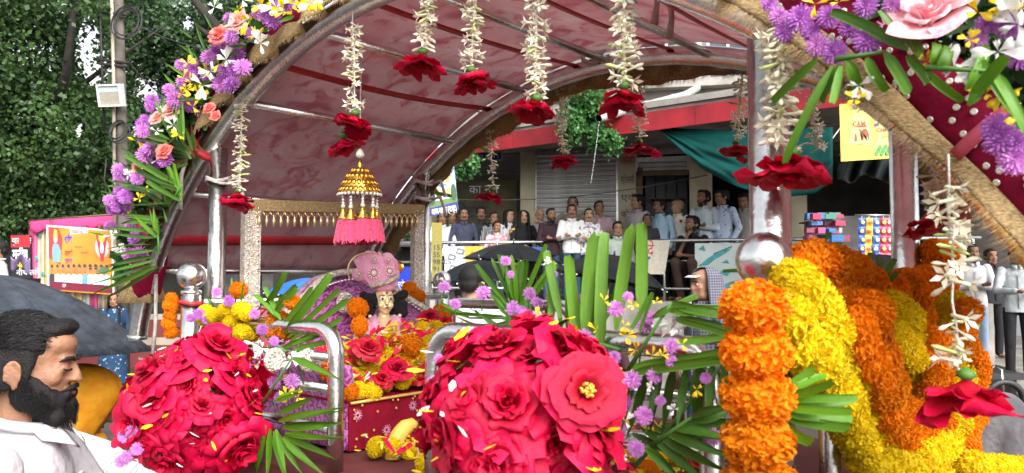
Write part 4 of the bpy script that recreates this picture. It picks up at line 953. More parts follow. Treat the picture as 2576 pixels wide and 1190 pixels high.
# an open rose with a yellow heart
p = at(1472, 985, .985); dd = (CAM-p).normalized()+Vector((.25, 0, .12)); M = look_m(p, dd, .4)
op_ = MB(); random.seed(77)
for n_, rt, zt, hw in ((5, .55, .40, .70), (6, 1.0, .34, .68), (6, 1.15, .14, .62)):
    for k in range(n_): petal(op_, rt*rnd(.92, 1.08), zt, 6.283*k/n_+rt*3+rnd(-.1, .1), hw, .05, .13, 5, 6)
orx = link('open_rose', op_.mesh('open_rose', m_rose), rb_, M @ Matrix.Scale(.046, 4))
hm_ = MB()
for i in range(34): a = rnd(0, 6.28); r = .19*math.sqrt(random.random()); hm_.ell((r*math.cos(a), r*math.sin(a), rnd(.22, .38)), (.05, .05, .09), 6)
link('stamens', hm_.mesh('stamens', mat('rose_stamen', (.80, .42, .06), .6, 0, .25, 60)), orx, M @ Matrix.Scale(.046, 4))

# ================================================================ marigold garlands
def strand(label, pts, plane, kind, dia, rows=1, seed=1, step=.62, group=None, flat=False):
    random.seed(seed); q = []
    for it in pts: q.append(ps(it[0], it[1], it[2] if len(it) > 2 else plane))
    q = smooth_line(q, 8); t = thing('marigold_garland', label, 'garland', q[0], group)
    MB().tube(q, .003, 5).build('string', m_rope, t); L = 0; nxt = 0
    for a, b in zip(q, q[1:]):
        e = (b-a).length
        while nxt <= L+e and e > 0:
            c = a.lerp(b, (nxt-L)/e); tn = (b-a).normalized(); sd = tn.cross(PV).normalized()
            for r in range(rows):
                o = (r-(rows-1)/2)*dia*.72
                if flat: link('marigold', random.choice(MG[kind]), t, look_m(c+sd*rnd(-.04, .04)*dia, tn, rnd(0, 6)) @ Matrix.Diagonal((dia*.5*rnd(.95, 1.1), dia*.5*rnd(.95, 1.1), dia*.46, 1))); continue
                marigold(c+sd*(o+rnd(-.1, .1)*dia)+PV*rnd(-.12, .12)*dia+tn*rnd(-.1, .1)*dia, dia*.5*rnd(.9, 1.12), kind, t)
            nxt += dia*step
        L += e
    return t
strand('upright column of fat orange marigolds below the near silver ball', [(1898, 775), (1903, 880), (1905, 1000), (1908, 1120), (1912, 1260)], 1.735, 'orange', .086, 1, 1, .60, flat=True)
strand('thick orange marigold garland draped over the end rail', [(2010, 722), (2065, 706), (2150, 735), (2235, 765), (2320, 745), (2375, 690), (2350, 655)], 1.70, 'orange', .072, 2, 2, .5)
strand('broad yellow marigold swag hanging beside the orange column', [(1995, 765), (2050, 840), (2110, 940), (2160, 1050), (2200, 1150), (2230, 1240)], 1.74, 'yellow', .068, 2, 3, .52)
strand('inner yellow marigold swag between the two orange ones', [(2235, 800), (2290, 880), (2330, 980), (2390, 1080)], 1.74, 'yellow', .064, 2, 4, .52)
strand('orange marigold swag in the middle of the end drapery', [(2175, 800), (2200, 900), (2235, 1000), (2285, 1100), (2330, 1170)], 1.77, 'orange', .062, 2, 5, .5)
strand('orange marigold strand rising behind the long garland', [(2330, 1170), (2350, 1060), (2362, 950), (2372, 830)], 1.79, 'orange', .06, 1, 6, .5)
strand('yellow marigold swag curving up at the lower end of the drapery', [(2230, 1235), (2310, 1215), (2380, 1130), (2412, 1020), (2418, 900), (2405, 780)], 1.80, 'yellow', .062, 2, 7, .52)
strand('outermost orange marigold strand beside the street', [(2425, 790), (2445, 900), (2450, 1010), (2430, 1080), (2420, 1200)], 1.82, 'orange', .052, 1, 8, .5)
strand('low yellow marigold strand along the bottom edge of the picture', [(2440, 1172), (2520, 1180), (2640, 1178)], 1.84, 'yellow', .05, 1, 9, .5)
strand('short orange marigold string below the far silver ball', [(433, 752), (428, 800), (432, 850)], -.03, 'orange', .042, 1, 10, .55)

# ================================================================ heap of flowers before the idol
random.seed(55)
def heap_z(s, w):
    return SZ+.02+.13*math.exp(-((s-.42)/.10)**2)*(.45+.55*math.exp(-((w-.42)/.32)**2))
k = 0; tries = 0; placed = []
while k < 120 and tries < 4000:
    tries += 1; s, w = rnd(.30, .565), rnd(.04, .78); p = P(s, w, heap_z(s, w)-rnd(0, .02))
    if (p-(IO+ZUP*.1)).xy.length < .085: continue
    if any((p-q).length < .034 for q in placed): continue
    placed.append(p); kd = 'orange' if random.random() < .14 else 'yellow'
    tag(marigold(p, rnd(.020, .028), kd), 'loose %s marigold head heaped around the idol' % kd, 'flower', 'loose %s marigolds heaped around the idol' % kd); k += 1
for px, py, kd, r, s in ((1035, 870, 'orange', .036, .5), (1075, 900, 'yellow', .034, .53), (1090, 930, 'yellow', .03, .55), (900, 775, 'orange', .032, .33), (905, 820, 'orange', .028, .43), (1110, 790, 'orange', .034, .33), (1030, 730, 'orange', .032, .12), (1050, 745, 'orange', .03, .15)):
    p = ps(px, py, s); tag(marigold(p, r, kd), 'plump %s marigold standing out of the flower heap' % kd, 'flower', 'plump %s marigolds on the heap' % kd)
for px, py, r, kd, s in ((925, 880, .040, 'deep', .54), (1000, 930, .036, 'red', .56), (905, 885, .03, 'deep', .5), (1080, 800, .034, 'red', .36), (1060, 945, .034, 'deep', .56), (960, 955, .03, 'deep', .565), (1120, 815, .03, 'deep', .38)):
    t = thing('loose_rose', 'crushed %s rose lying in the flower heap' % ('dark red' if kd == 'deep' else 'crimson'), 'rose', ps(px, py, s), 'crushed %s roses in the heap' % kd); rose(look_m(ps(px, py, s), Vector((rnd(-.4, .4), -.6, .8)), rnd(0, 6)), t, r, kd)
# deck heap at the foot of the seat
k = 0
while k < 70:
    s, w = rnd(.62, 1.3), rnd(0, .7); p = P(s, w, DZ+.012+rnd(0, .03)); kd = random.choice(('yellow', 'yellow', 'yellow', 'orange'))
    tag(marigold(p, rnd(.018, .028), kd), 'loose %s marigold head strewn on the palanquin deck' % kd, 'flower', 'loose %s marigolds on the deck' % kd); k += 1
for i in range(16):
    p = P(rnd(.6, 1.3), rnd(0, .6), DZ+.015); t = thing('loose_rose', 'red rose dropped on the palanquin deck', 'rose', p, 'red roses dropped on the deck'); rose(look_m(p, Vector((rnd(-.5, .5), rnd(-.8, 0), 1)), rnd(0, 6)), t, rnd(.028, .038), random.choice(('red', 'deep')), 1)
# petals strewn over everything
def litter(name, label, m, pts, L=.016, seed=1):
    random.seed(seed); q = MB()
    for p in pts:
        d = Vector((rnd(-1, 1), rnd(-1, 1), rnd(-.3, .6))).normalized(); u = Vector((rnd(-.5, .5), rnd(-1, 0), rnd(.2, 1))); t = d.cross(u).normalized(); n = t.cross(d); l_ = L*rnd(.6, 1.3); w = l_*rnd(.10, .26); b_ = rnd(-.25, .35)
        q.add([p-t*w*.3, p+t*w*.3, p+d*l_*.55+t*w+n*l_*b_*.5, p+d*l_*.5-t*w+n*l_*b_*.4, p+d*l_*.95+t*w*.5+n*l_*b_, p+d*l_-t*w*.4+n*l_*b_*1.1], [(0, 1, 2, 3), (3, 2, 4, 5)])
    return tag(q.build(name, m), label, 'petals', kind='stuff')
def on_heap(n, sm=.3): 
    o = []
    for _ in range(n): s, w = rnd(sm, .565), rnd(.04, .78); o.append(P(s, w, heap_z(s, w)+rnd(-.005, .03)))
    for _ in range(n//2): s, w = rnd(.6, 1.35), rnd(-.02, .7); o.append(P(s, w, DZ+.03+rnd(0, .03)))
    return o
litter('yellow_petals', 'yellow petals scattered over the heap and deck', m_yellowf, on_heap(900), .020, 1)
litter('white_petals', 'white petals scattered over the heap and deck', m_whitef, on_heap(120, .45), .018, 2)
litter('orange_petals', 'orange petals scattered over the heap and deck', m_orange, on_heap(240), .016, 3)
litter('crimson_petals', 'crimson petals scattered over the heap and deck', m_rose, on_heap(200, .42), .034, 4)
def on_ball(c, Rb, n):
    o = []; v = (CAM-c).normalized()
    while len(o) < n:
        d = Vector((rnd(-1, 1), rnd(-1, 1), rnd(-1, 1))).normalized()
        if d.dot(v) > .1: o.append(c+d*Rb*rnd(.90, 1.0))
    return o
random.seed(66)
litter('yellow_petals', 'yellow petals stuck on the two rose bouquets', m_yellowf, on_ball(LBQ, .172, 34)+on_ball(RBQ, .165, 26), .022, 5)
litter('white_petals', 'white slivers stuck on the two rose bouquets', m_whitef, on_ball(LBQ, .172, 22)+on_ball(RBQ, .165, 16), .018, 6)
# banana and apple
p0 = ps(985, 1140, .66); ban = thing('banana', 'ripe spotted banana lying against the red seat', 'fruit', p0)
bp = [ps(x, y, .66)+PV*.02 for x, y in ((1035, 1062), (1008, 1072), (988, 1095), (978, 1125), (975, 1160), (985, 1185))]
MB().tube(smooth_line(bp, 4), [.006, .008]+[.017]*2+[.02]*14+[.017]*2+[.007], 10).build('peel', mat('banana_peel', (.80, .52, .10), .5, 0, .15, 15), ban)
MB().tube([bp[0], bp[0]+PV*.01+PU*.02+ZUP*.012], [.006, .005], 8).build('stalk', m_bark, ban)
pa = ps(1030, 1150, .68); ap = thing('apple', 'pale peach coloured apple beside the banana', 'fruit', pa)
MB().lathe([(.004, .022), (.012, .029), (.026, .024), (.034, .004), (.030, -.018), (.018, -.031), (.006, -.028)], 18, Matrix.Translation(pa)).build('flesh', mat('apple_skin', (.80, .46, .22), .4, 0, .2, 12, col2=(.80, .62, .34)), ap)
MB().tube([pa+ZUP*.02, pa+ZUP*.042+PV*.004], .0018, 6).build('stalk', m_bark, ap)

# ================================================================ sprays on the near side
def spray(label, c, items, name='flower_spray'):
    t = thing(name, label, 'flower spray', c); return t
sp1 = thing('flower_spray', 'spray of lilac asters, white and yellow blossoms beside the rose bouquet near the man', 'flower spray', pw(690, 900, -.12))
for x, y, r in ((655, 905, 20), (640, 920, 17), (700, 925, 20), (735, 958, 21), (690, 962, 18), (705, 1000, 17), (660, 830, 17), (690, 858, 14), (575, 757, 17), (640, 790, 15), (545, 735, 15), (500, 790, 18), (480, 800, 16), (520, 805, 14), (640, 1110, 15), (630, 1135, 12)):
    p = pw(x, y, -.14); aster(p, r*1.75/1950, (CAM-p).normalized()+Vector((rnd(-.5, .5), 0, rnd(-.2, .7))), sp1, random.random() < .6)
for x, y, k in ((660, 875, 'white'), (690, 905, 'yellow'), (735, 905, 'white'), (720, 995, 'yellow'), (640, 865, 'white'), (748, 1000, 'yellow'), (655, 905, 'white'), (615, 950, 'yellow')): p = pw(x, y, -.15); blossom(p, .021, (CAM-p)+ZUP*.6, sp1, k)
for i in range(14): a = pw(rnd(620, 760), rnd(840, 1010), -.11); MB().tube([a, a+Vector((rnd(-.04, .04), rnd(-.02, .02), rnd(-.09, .0)))], .0018, 5).build('stem', m_stem, sp1)
for i in range(26):
    x, y = rnd(515, 640), rnd(775, 835); p = pw(x, y+.15*abs(x-575), -.10+rnd(-.03, .03)); tag(marigold(p, rnd(.016, .024), 'yellow'), 'yellow marigold piled on top of the bouquet near the man', 'flower', 'yellow marigolds piled on the bouquet')
for x, y, r in ((700, 810, .03), (718, 828, .028), (695, 835, .026), (600, 730, .024), (735, 760, .022)): tag(marigold(pw(x, y, -.08), r, 'orange'), 'orange marigold tucked among the palm blades by the left rail', 'flower', 'orange marigolds by the rail')
random.seed(91)
frond('upright fan of palm blades rising by the beaded swing frame', (720, 885), [((700, 800), (640, 735)), ((706, 805), (668, 722)), ((662, 770), (720, 700), .02), ((672, 790), (752, 712), .018), ((690, 790), (745, 728)), ((705, 830), (790, 715)), ((716, 840), (832, 700), .026), ((724, 850), (862, 722)), ((730, 858), (885, 745)), ((735, 868), (870, 800), .018), ((735, 880), (852, 855), .018), ((700, 880), (848, 826), .018), ((590, 790), (580, 700), .008), ((605, 800), (612, 715), .008)], -.10, .017)
frond('spreading palm fan below the curved left rail', (640, 1045), [((700, 1040), (800, 995), .02), ((700, 1060), (850, 1030), .019), ((712, 1075), (862, 1075), .018), ((716, 1090), (862, 1110), .017), ((716, 1098), (855, 1150), .019), ((712, 1100), (805, 1200), .021), ((700, 1090), (760, 1200), .02), ((690, 1085), (712, 1210), .022), ((680, 1080), (672, 1210), .02), ((668, 1070), (640, 1205), .016), ((735, 900), (852, 955), .02), ((690, 1010), (770, 985), .014)], -.17, .018, cut=False, dense=1)
frond('tall cut palm blades coloured pale as if sunlit, standing against the crowd', (1560, 880), [((1452, 862), (1430, 640), .020), ((1410, 800), (1372, 630), .014), ((1470, 850), (1482, 582), .019), ((1512, 895), (1520, 572), .019), ((1550, 830), (1578, 562), .018), ((1612, 790), (1620, 556), .018), ((1385, 830), (1395, 650), .012), ((1440, 890), (1560, 760), .014)], -.12, .019, m_palml, tipw=-.10, wk=1.35)
frond('thin palm fan rising before the black umbrella', (1310, 800), [((1300, 790), (1195, 665)), ((1300, 780), (1232, 652)), ((1300, 770), (1262, 638)), ((1300, 770), (1292, 642)), ((1302, 770), (1318, 650)), ((1304, 780), (1378, 610)), ((1310, 790), (1400, 660)), ((1290, 790), (1200, 700)), ((1295, 800), (1140, 790)), ((1290, 805), (1120, 860), .014), ((1180, 800), (1110, 770))], .1, .013, dense=1)
random.seed(92)
frond('palm blades fanning flat towards the orange marigold column', (1580, 930), [((1575, 925), (1850, 890), .020), ((1580, 940), (1835, 905), .018), ((1700, 860), (1855, 850), .016), ((1690, 760), (1850, 810), .018), ((1700, 800), (1840, 830), .016), ((1640, 800), (1750, 750), .014), ((1640, 735), (1590, 830), .010), ((1680, 780), (1840, 790), .016)], -.15, .018, dense=1)
frond('dark drooping palm fan behind the near rail', (1600, 1170), [((1600+i*32, 925-i*2), (1545+i*38, 1110-i*6), .018) for i in range(8)]+[((1590+i*28, 1090-i*8), (1700+i*36, 1150-i*12), .016) for i in range(6)], -.13, .016, m_palmd, False, dense=1)
frond('low palm fan lying below the near rail', (1640, 1120), [((1660, 1100), (1840, 1200), .018), ((1680, 1090), (1850, 1160), .018), ((1700, 1080), (1850, 1110), .018), ((1720, 1070), (1855, 1060), .018), ((1650, 1110), (1790, 1215), .018), ((1625, 1120), (1720, 1220), .016), ((1740, 1050), (1850, 1020), .016)], -.19, .016, m_palmd, False, dense=1)
frond('fan of palm blades in front of the yellow marigold swag', (1960, 1010), [((1965, 990), (2050, 925), .014), ((1968, 995), (2080, 945), .014), ((1970, 1000), (2110, 970), .013), ((1975, 1008), (2162, 1002), .012), ((1975, 1016), (2155, 1022), .013), ((1972, 1026), (2152, 1042), .014), ((1970, 1036), (2148, 1068), .016), ((1968, 1046), (2140, 1092), .016), ((1966, 1070), (2050, 1130), .016)], -.26, .015)
frond('palm blades poking up between the ball and the end post', (2000, 700), [((1995, 690), (2060, 600), .014), ((2005, 690), (2095, 585), .013), ((2010, 700), (2100, 625), .014), ((2040, 710), (2150, 625), .014), ((2050, 715), (2140, 655), .014), ((2180, 700), (2190, 640), .016), ((2200, 705), (2225, 645), .016), ((2215, 710), (2255, 650), .014), ((2230, 715), (2262, 680), .012), ((1900, 680), (1820, 680), .010), ((1910, 700), (1830, 745), .010)], .35, .016)
sp2 = thing('flower_spray', 'spray of lilac asters with yellow buds along the near rail top', 'flower spray', pw(1330, 790, -.1))
for x, y, r in ((1145, 765, 19), (1118, 722, 22), (1215, 737, 24), (1272, 656, 17), (1285, 690, 12), (1290, 775, 22), (1332, 738, 20), (1352, 762, 20), (1322, 790, 22), (1312, 782, 18), (1455, 762, 26), (1412, 857, 22), (1620, 822, 22), (1642, 802, 20), (1630, 795, 16), (1752, 1062, 24), (1745, 1095, 22), (1395, 690, 10), (1615, 850, 18)):
    p = pw(x, y, -.10); aster(p, r*1.25/1950, (CAM-p).normalized()*.6+Vector((rnd(-.5, .5), 0, rnd(0, .9))), sp2, True)
    MB().tube([p, p+Vector((rnd(-.02, .02), .01, -rnd(.03, .06)))], .0016, 5).build('stem', m_stem, sp2)
for x, y, r, k in ((1700, 812, .026, 'white'), (1712, 795, .022, 'white'), (1375, 660, .008, 'white'), (1355, 800, .014, 'yellow'), (1560, 780, .012, 'yellow'), (1575, 845, .014, 'yellow'), (1600, 880, .013, 'yellow'), (1640, 895, .012, 'yellow'), (1500, 830, .012, 'yellow'), (1650, 760, .010, 'yellow'), (1570, 820, .012, 'yellow')): p = pw(x, y, -.13); blossom(p, r, (CAM-p)+Vector((rnd(-1, 1), 0, .6)), sp2, k)
frond('palm blades spreading behind the top of the central bouquet', (1300, 870), [((1290, 860), (1150, 800), .013), ((1295, 855), (1180, 770), .013), ((1310, 850), (1240, 745), .013), ((1330, 850), (1320, 730), .013), ((1345, 850), (1400, 740), .013), ((1350, 855), (1450, 790), .013), ((1355, 862), (1480, 830), .013), ((1285, 870), (1120, 850), .013)], -.07, .013, m_palmd, False, dense=1)
frond('palm blades behind the bouquet near the man', (560, 860), [((550, 850), (470, 770), .014), ((560, 840), (520, 735), .014), ((575, 840), (600, 730), .014), ((590, 850), (670, 760), .014), ((600, 860), (700, 800), .014), ((540, 860), (420, 830), .014)], -.05, .014, m_palmd, False, dense=1)
for x, y in ((1105, 905), (1090, 960), (1545, 900), (1570, 1010), (1560, 1080), (1180, 860), (1470, 850)):
    p = pw(x, y, -.14); aster(p, .013*rnd(.8, 1.2), (CAM-p).normalized()+Vector((rnd(-.5, .5), 0, rnd(0, .5))), sp2, True)
random.seed(333)
for x, y in ((1590, 960), (1640, 940), (1700, 900), (1660, 1000), (1780, 960), (1610, 1050), (1690, 1130), (1800, 1090), (1540, 770), (1585, 740), (1680, 880), (1600, 1130)):
    p = pw(x+rnd(-10, 10), y+rnd(-10, 10), -.16); aster(p, .012*rnd(.7, 1.25), (CAM-p).normalized()+Vector((rnd(-.6, .6), 0, rnd(-.1, .7))), sp2, True)
    p = pw(x+rnd(-40, 40), y+rnd(-30, 30), -.17); blossom(p, rnd(.007, .012), (CAM-p)+Vector((rnd(-1, 1), 0, rnd(-.5, .9))), sp2, random.choice(('yellow', 'yellow', 'white')))
frond('thin upright palm blades between the bouquet and the tall cut blades', (1430, 880), [((1400+14*i, 860-4*i), (1370+22*i+(i % 3)*6, 700-(i % 4)*22), .010) for i in range(9)], -.06, .010, m_palm, False)
sp3 = thing('flower_spray', 'lilac asters hanging below the bouquet beside the wrapped pole', 'flower spray', at(315, 1100, 1.7))
for x, y in ((312, 1098), (330, 1085), (318, 1150), (305, 1160), (345, 1130)):
    p = at(x, y, 1.66); aster(p, .014, (CAM-p)+Vector((-.4, 0, rnd(-.5, .5))), sp3, True); MB().tube([p, at(345, 1080, 1.72)], .0016, 5).build('stem', m_stem, sp3)

# ================================================================ arrangements on the arch
def foliage_strip(t, s0, s1, o0, o1, n, seed, L=.06):
    rng = np.random.default_rng(seed); pts = np.array([tuple(arch_p(s0+(s1-s0)*a, -.03-.04*b, o0+(o1-o0)*c)) for a, b, c in rng.random((n, 3))])
    tag(leaf_mesh('filler_foliage', leaves_np(pts, None, L, rng), mat('filler_leaf', (.03, .10, .018), .5, 0, .4, 10, trans=.15), t), kind='stuff')
ar = thing('arch_flower_arrangement', 'mixed flowers and palm blades along the far half of the arch', 'flower arrangement', arch_p(.1, -.06, .08))
foliage_strip(ar, -.40, .45, .06, .17, 2400, 1, .035)
random.seed(123)
for x, y in ((425, 225), (458, 206), (488, 165), (482, 184), (525, 146), (452, 243), (560, 108), (550, 127), (582, 92), (596, 119), (650, 30), (674, 41), (685, 51), (631, 84), (588, 173), (596, 143), (555, 211), (582, 211), (566, 178), (366, 303), (358, 318), (372, 350), (365, 390), (415, 402), (300, 427), (312, 440), (345, 450), (305, 485), (316, 494), (287, 510), (307, 527), (340, 600), (326, 640), (352, 640), (360, 330), (378, 372), (440, 250), (610, 170), (690, 25), (720, 10), (330, 560)):
    p = pw(x, y, -.12+rnd(-.03, .02)); aster(p, .024*rnd(.8, 1.12), (CAM-p).normalized()+Vector((rnd(-.8, .2), rnd(-.3, .3), rnd(-.2, .8))), ar, random.random() < .3)
for x, y, r, k in ((558, 95, .042, 'coral'), (607, 62, .038, 'salmon'), (437, 285, .040, 'salmon'), (420, 385, .036, 'coral'), (352, 425, .03, 'salmon'), (400, 300, .03, 'salmon'), (530, 275, .024, 'coral'), (545, 295, .022, 'coral')):
    p = pw(x, y, -.13); rose(look_m(p, (CAM-p).normalized()*.8+Vector((-.5, 0, .5)), rnd(0, 6)), ar, r, k, 1)
for x, y, r, k in ((660, 14, .03, 'yellow'), (628, 52, .03, 'yellow'), (758, 24, .026, 'yellow'), (740, 12, .026, 'yellow'), (550, 162, .018, 'yellow'), (485, 268, .018, 'yellow'), (696, 19, .032, 'white'), (715, 30, .026, 'yellow'), (655, 108, .026, 'white'), (645, 90, .022, 'yellow'), (509, 214, .032, 'white'), (500, 235, .022, 'yellow'), (436, 316, .024, 'white'), (450, 340, .02, 'yellow'), (780, 8, .024, 'white'), (800, 2, .024, 'yellow'), (595, 75, .026, 'white'), (570, 150, .026, 'white'), (345, 355, .024, 'yellow'), (470, 225, .02, 'yellow'), (375, 480, .018, 'yellow'), (350, 500, .018, 'yellow'), (322, 440, .016, 'white'), (530, 180, .024, 'white')): p = pw(x, y, -.14); blossom(p, r, (CAM-p).normalized()+Vector((rnd(-.6, .3), 0, rnd(0, .6))), ar, k)
for (a, b, w) in (((690, 70), (625, 72), .012), ((700, 60), (665, 60), .014), ((620, 100), (575, 108), .011), ((640, 100), (660, 85), .01), ((600, 130), (540, 148), .012), ((620, 115), (560, 118), .011), ((570, 140), (548, 195), .010), ((540, 190), (530, 145), .009), ((540, 200), (450, 225), .010), ((535, 245), (430, 250), .012), ((620, 40), (595, 15), .012), ((740, 40), (700, 55), .014)): leaflet(pw(*a, -.12), pw(*b, -.14), w, ar, cut=False)
random.seed(127)
for i in range(70):
    s_ = rnd(-.36, .48); o = rnd(.06, .2); a_ = arch_p(s_, -.10+rnd(-.03, .03), o); n2 = arch_n(s_)
    d_l = (PV*n2.x+ZUP*n2.y+PV*rnd(-1.2, .3)+ZUP*rnd(-.7, .7)-PU*rnd(0, .5)).normalized()
    leaflet(a_, a_+d_l*rnd(.05, .11), rnd(.007, .012), ar, random.choice((m_palm, m_palmd)), cut=False)
    if i % 3 == 0: aster(a_-PU*.02, .019*rnd(.8, 1.2), (CAM-a_).normalized()+Vector((rnd(-.8, .2), 0, rnd(-.2, .8))), ar, random.random() < .4)
    elif i % 3 == 1: blossom(a_-PU*.02, rnd(.012, .022), (CAM-a_).normalized()+Vector((rnd(-.6, .3), 0, rnd(0, .6))), ar, random.choice(('yellow', 'yellow', 'white')))
random.seed(124)
frond('thin palm frond sticking out of the arch flowers near the floodlight', (455, 330), [((430, 345), (385, 240), .012), ((440, 340), (405, 228), .012), ((450, 345), (425, 230), .011), ((455, 350), (440, 225), .012), ((462, 355), (458, 235), .011), ((425, 360), (322, 330), .011), ((420, 355), (335, 315), .011), ((430, 370), (325, 375), .012), ((425, 350), (345, 305), .01)], -.13, .012, cut=False, dense=1)
frond('bright palm frond jutting left from the arch above the banner', (455, 470), [((440, 470), (292, 392), .018), ((440, 462), (305, 385), .016), ((445, 480), (345, 430), .016), ((440, 490), (310, 470), .014), ((440, 495), (265, 460), .012), ((430, 510), (302, 520), .016), ((450, 500), (360, 450), .018), ((450, 480), (410, 390), .016), ((455, 500), (430, 420), .014)], -.14, .016, dense=1)
frond('large lower palm frond spreading over the festival banner', (400, 640), [((385, 560), (290, 555), .017), ((388, 580), (278, 578), .017), ((390, 598), (282, 592), .016), ((385, 615), (268, 618), .015), ((385, 630), (272, 640), .016), ((385, 645), (258, 668), .017), ((388, 655), (250, 690), .017), ((392, 662), (238, 715), .017), ((395, 668), (232, 745), .018), ((398, 672), (250, 760), .014), ((398, 600), (330, 540), .016), ((400, 590), (385, 520), .016), ((395, 550), (310, 540), .016)], -.16, .017, cut=False, dense=1)
random.seed(126)
frond('lowest palm frond drooping beside the maroon arch end', (420, 560), [((415, 520), (350, 470), .016), ((415, 530), (335, 505), .016), ((412, 545), (322, 548), .016), ((410, 560), (318, 585), .016), ((410, 575), (322, 625), .016), ((412, 590), (338, 655), .016), ((420, 520), (392, 440), .014), ((428, 520), (425, 440), .014)], -.12, .016, m_palmd, False, dense=1)
frond('dark palm frond among the middle arch flowers', (480, 400), [((470, 380), (400, 330), .014), ((470, 390), (385, 360), .014), ((468, 400), (380, 400), .014), ((468, 415), (385, 440), .014), ((475, 380), (430, 310), .013), ((485, 380), (465, 310), .012)], -.10, .014, m_palmd, False, dense=2)
af = thing('arch_flower_arrangement', 'purple asters and a pink rose with palm blades at the near arch end', 'flower arrangement', arch_p(1.75, -.06, .08))
foliage_strip(af, 1.62, 2.05, .09, .22, 900, 2, .04)
for x, y, r in ((1958, 42, 30), (2013, 45, 42), (2087, 42, 36), (1974, 80, 34), (2178, 15, 34), (2136, 72, 30), (2182, 102, 42), (2057, 114, 34), (2099, 130, 38), (2246, 11, 28), (2538, 61, 40), (2458, 102, 28), (2565, 140, 36), (2508, 322, 40), (2519, 355, 44), (2553, 402, 40), (2040, 80, 30), (2480, 60, 26), (2560, 360, 36), (1935, 10, 26)):
    p = pw(x, y, -.13); aster(p, r*.93/1950, (CAM-p).normalized()+Vector((rnd(-.5, .3), rnd(-.3, .3), rnd(-.2, .6))), af)
p = pw(2338, 62, -.12); rose(look_m(p, Vector((-.45, -.75, .7)), .3), af, .054, 'pink', 1)
for x, y, r, k in ((2050, 10, .016, 'yellow'), (2110, 5, .016, 'yellow'), (2400, 170, .022, 'white'), (2430, 175, .02, 'white'), (2440, 100, .014, 'yellow'), (2560, 60, .03, 'white'), (2570, 20, .03, 'white'), (2480, 235, .016, 'yellow'), (2560, 290, .016, 'yellow'), (2330, 155, .014, 'yellow'), (2530, 10, .02, 'yellow'), (2152, 248, .014, 'yellow'), (2160, 215, .018, 'white'), (2460, 30, .018, 'yellow'), (2510, 130, .022, 'white'), (2530, 240, .018, 'yellow')): p = pw(x, y, -.14); blossom(p, r, (CAM-p).normalized()+Vector((rnd(-.6, .3), 0, rnd(0, .6))), af, k)
random.seed(125)
frond('glossy palm blades hanging from the purple asters', (2100, 150), [((2057, 148), (1932, 262), .015), ((2095, 165), (1962, 410), .014), ((2108, 165), (2060, 262), .013), ((2116, 165), (2092, 268), .013), ((2130, 150), (2165, 245), .018), ((2180, 145), (2225, 232), .017), ((2225, 130), (2300, 238), .017)], -.145, .018)
frond('palm blades leaning over the pink rose', (2330, 170), [((2284, 125), (2105, 18), .018), ((2300, 125), (2215, 30), .012), ((2320, 150), (2285, 72), .016), ((2345, 165), (2365, 105), .018), ((2365, 175), (2395, 115), .018), ((2430, 225), (2505, 105), .016), ((2440, 250), (2535, 135), .018), ((2500, 180), (2576, 330), .016), ((2470, 150), (2560, 300), .018), ((2280, 140), (2350, 200), .016), ((2330, 180), (2420, 260), .014), ((2435, 265), (2490, 190), .015)], -.15, .018)
frond('palm blades reaching to the street from behind the far arch crown', (1720, 110), [((1700, 120), (1740, 175), .03), ((1690, 120), (1720, 175), .02), ((1660, 115), (1700, 170), .016), ((1470, 180), (1495, 215), .02), ((1455, 170), (1470, 205), .02)], .90, .02)
frond('yellow-green palm blades behind the far arch fringe', (1150, 350), [((1205, 260), (1265, 290), .02), ((1200, 280), (1240, 300), .02), ((1180, 330), (1235, 345), .022), ((1165, 345), (1235, 385), .022), ((1150, 360), (1205, 390), .02), ((1110, 370), (1160, 400), .02), ((1090, 470), (1110, 500), .02), ((1080, 480), (1130, 495), .018), ((1060, 420), (1110, 395), .018), ((1390, 190), (1440, 230), .02), ((1395, 205), (1440, 245), .02)], .93, .02)
frond('green palm blades seen through the beaded swing frame', (1010, 580), [((985, 590), (1050, 560), .016), ((985, 580), (1045, 540), .016), ((980, 600), (1040, 590), .016), ((990, 570), (1020, 520), .014)], .93, .016)
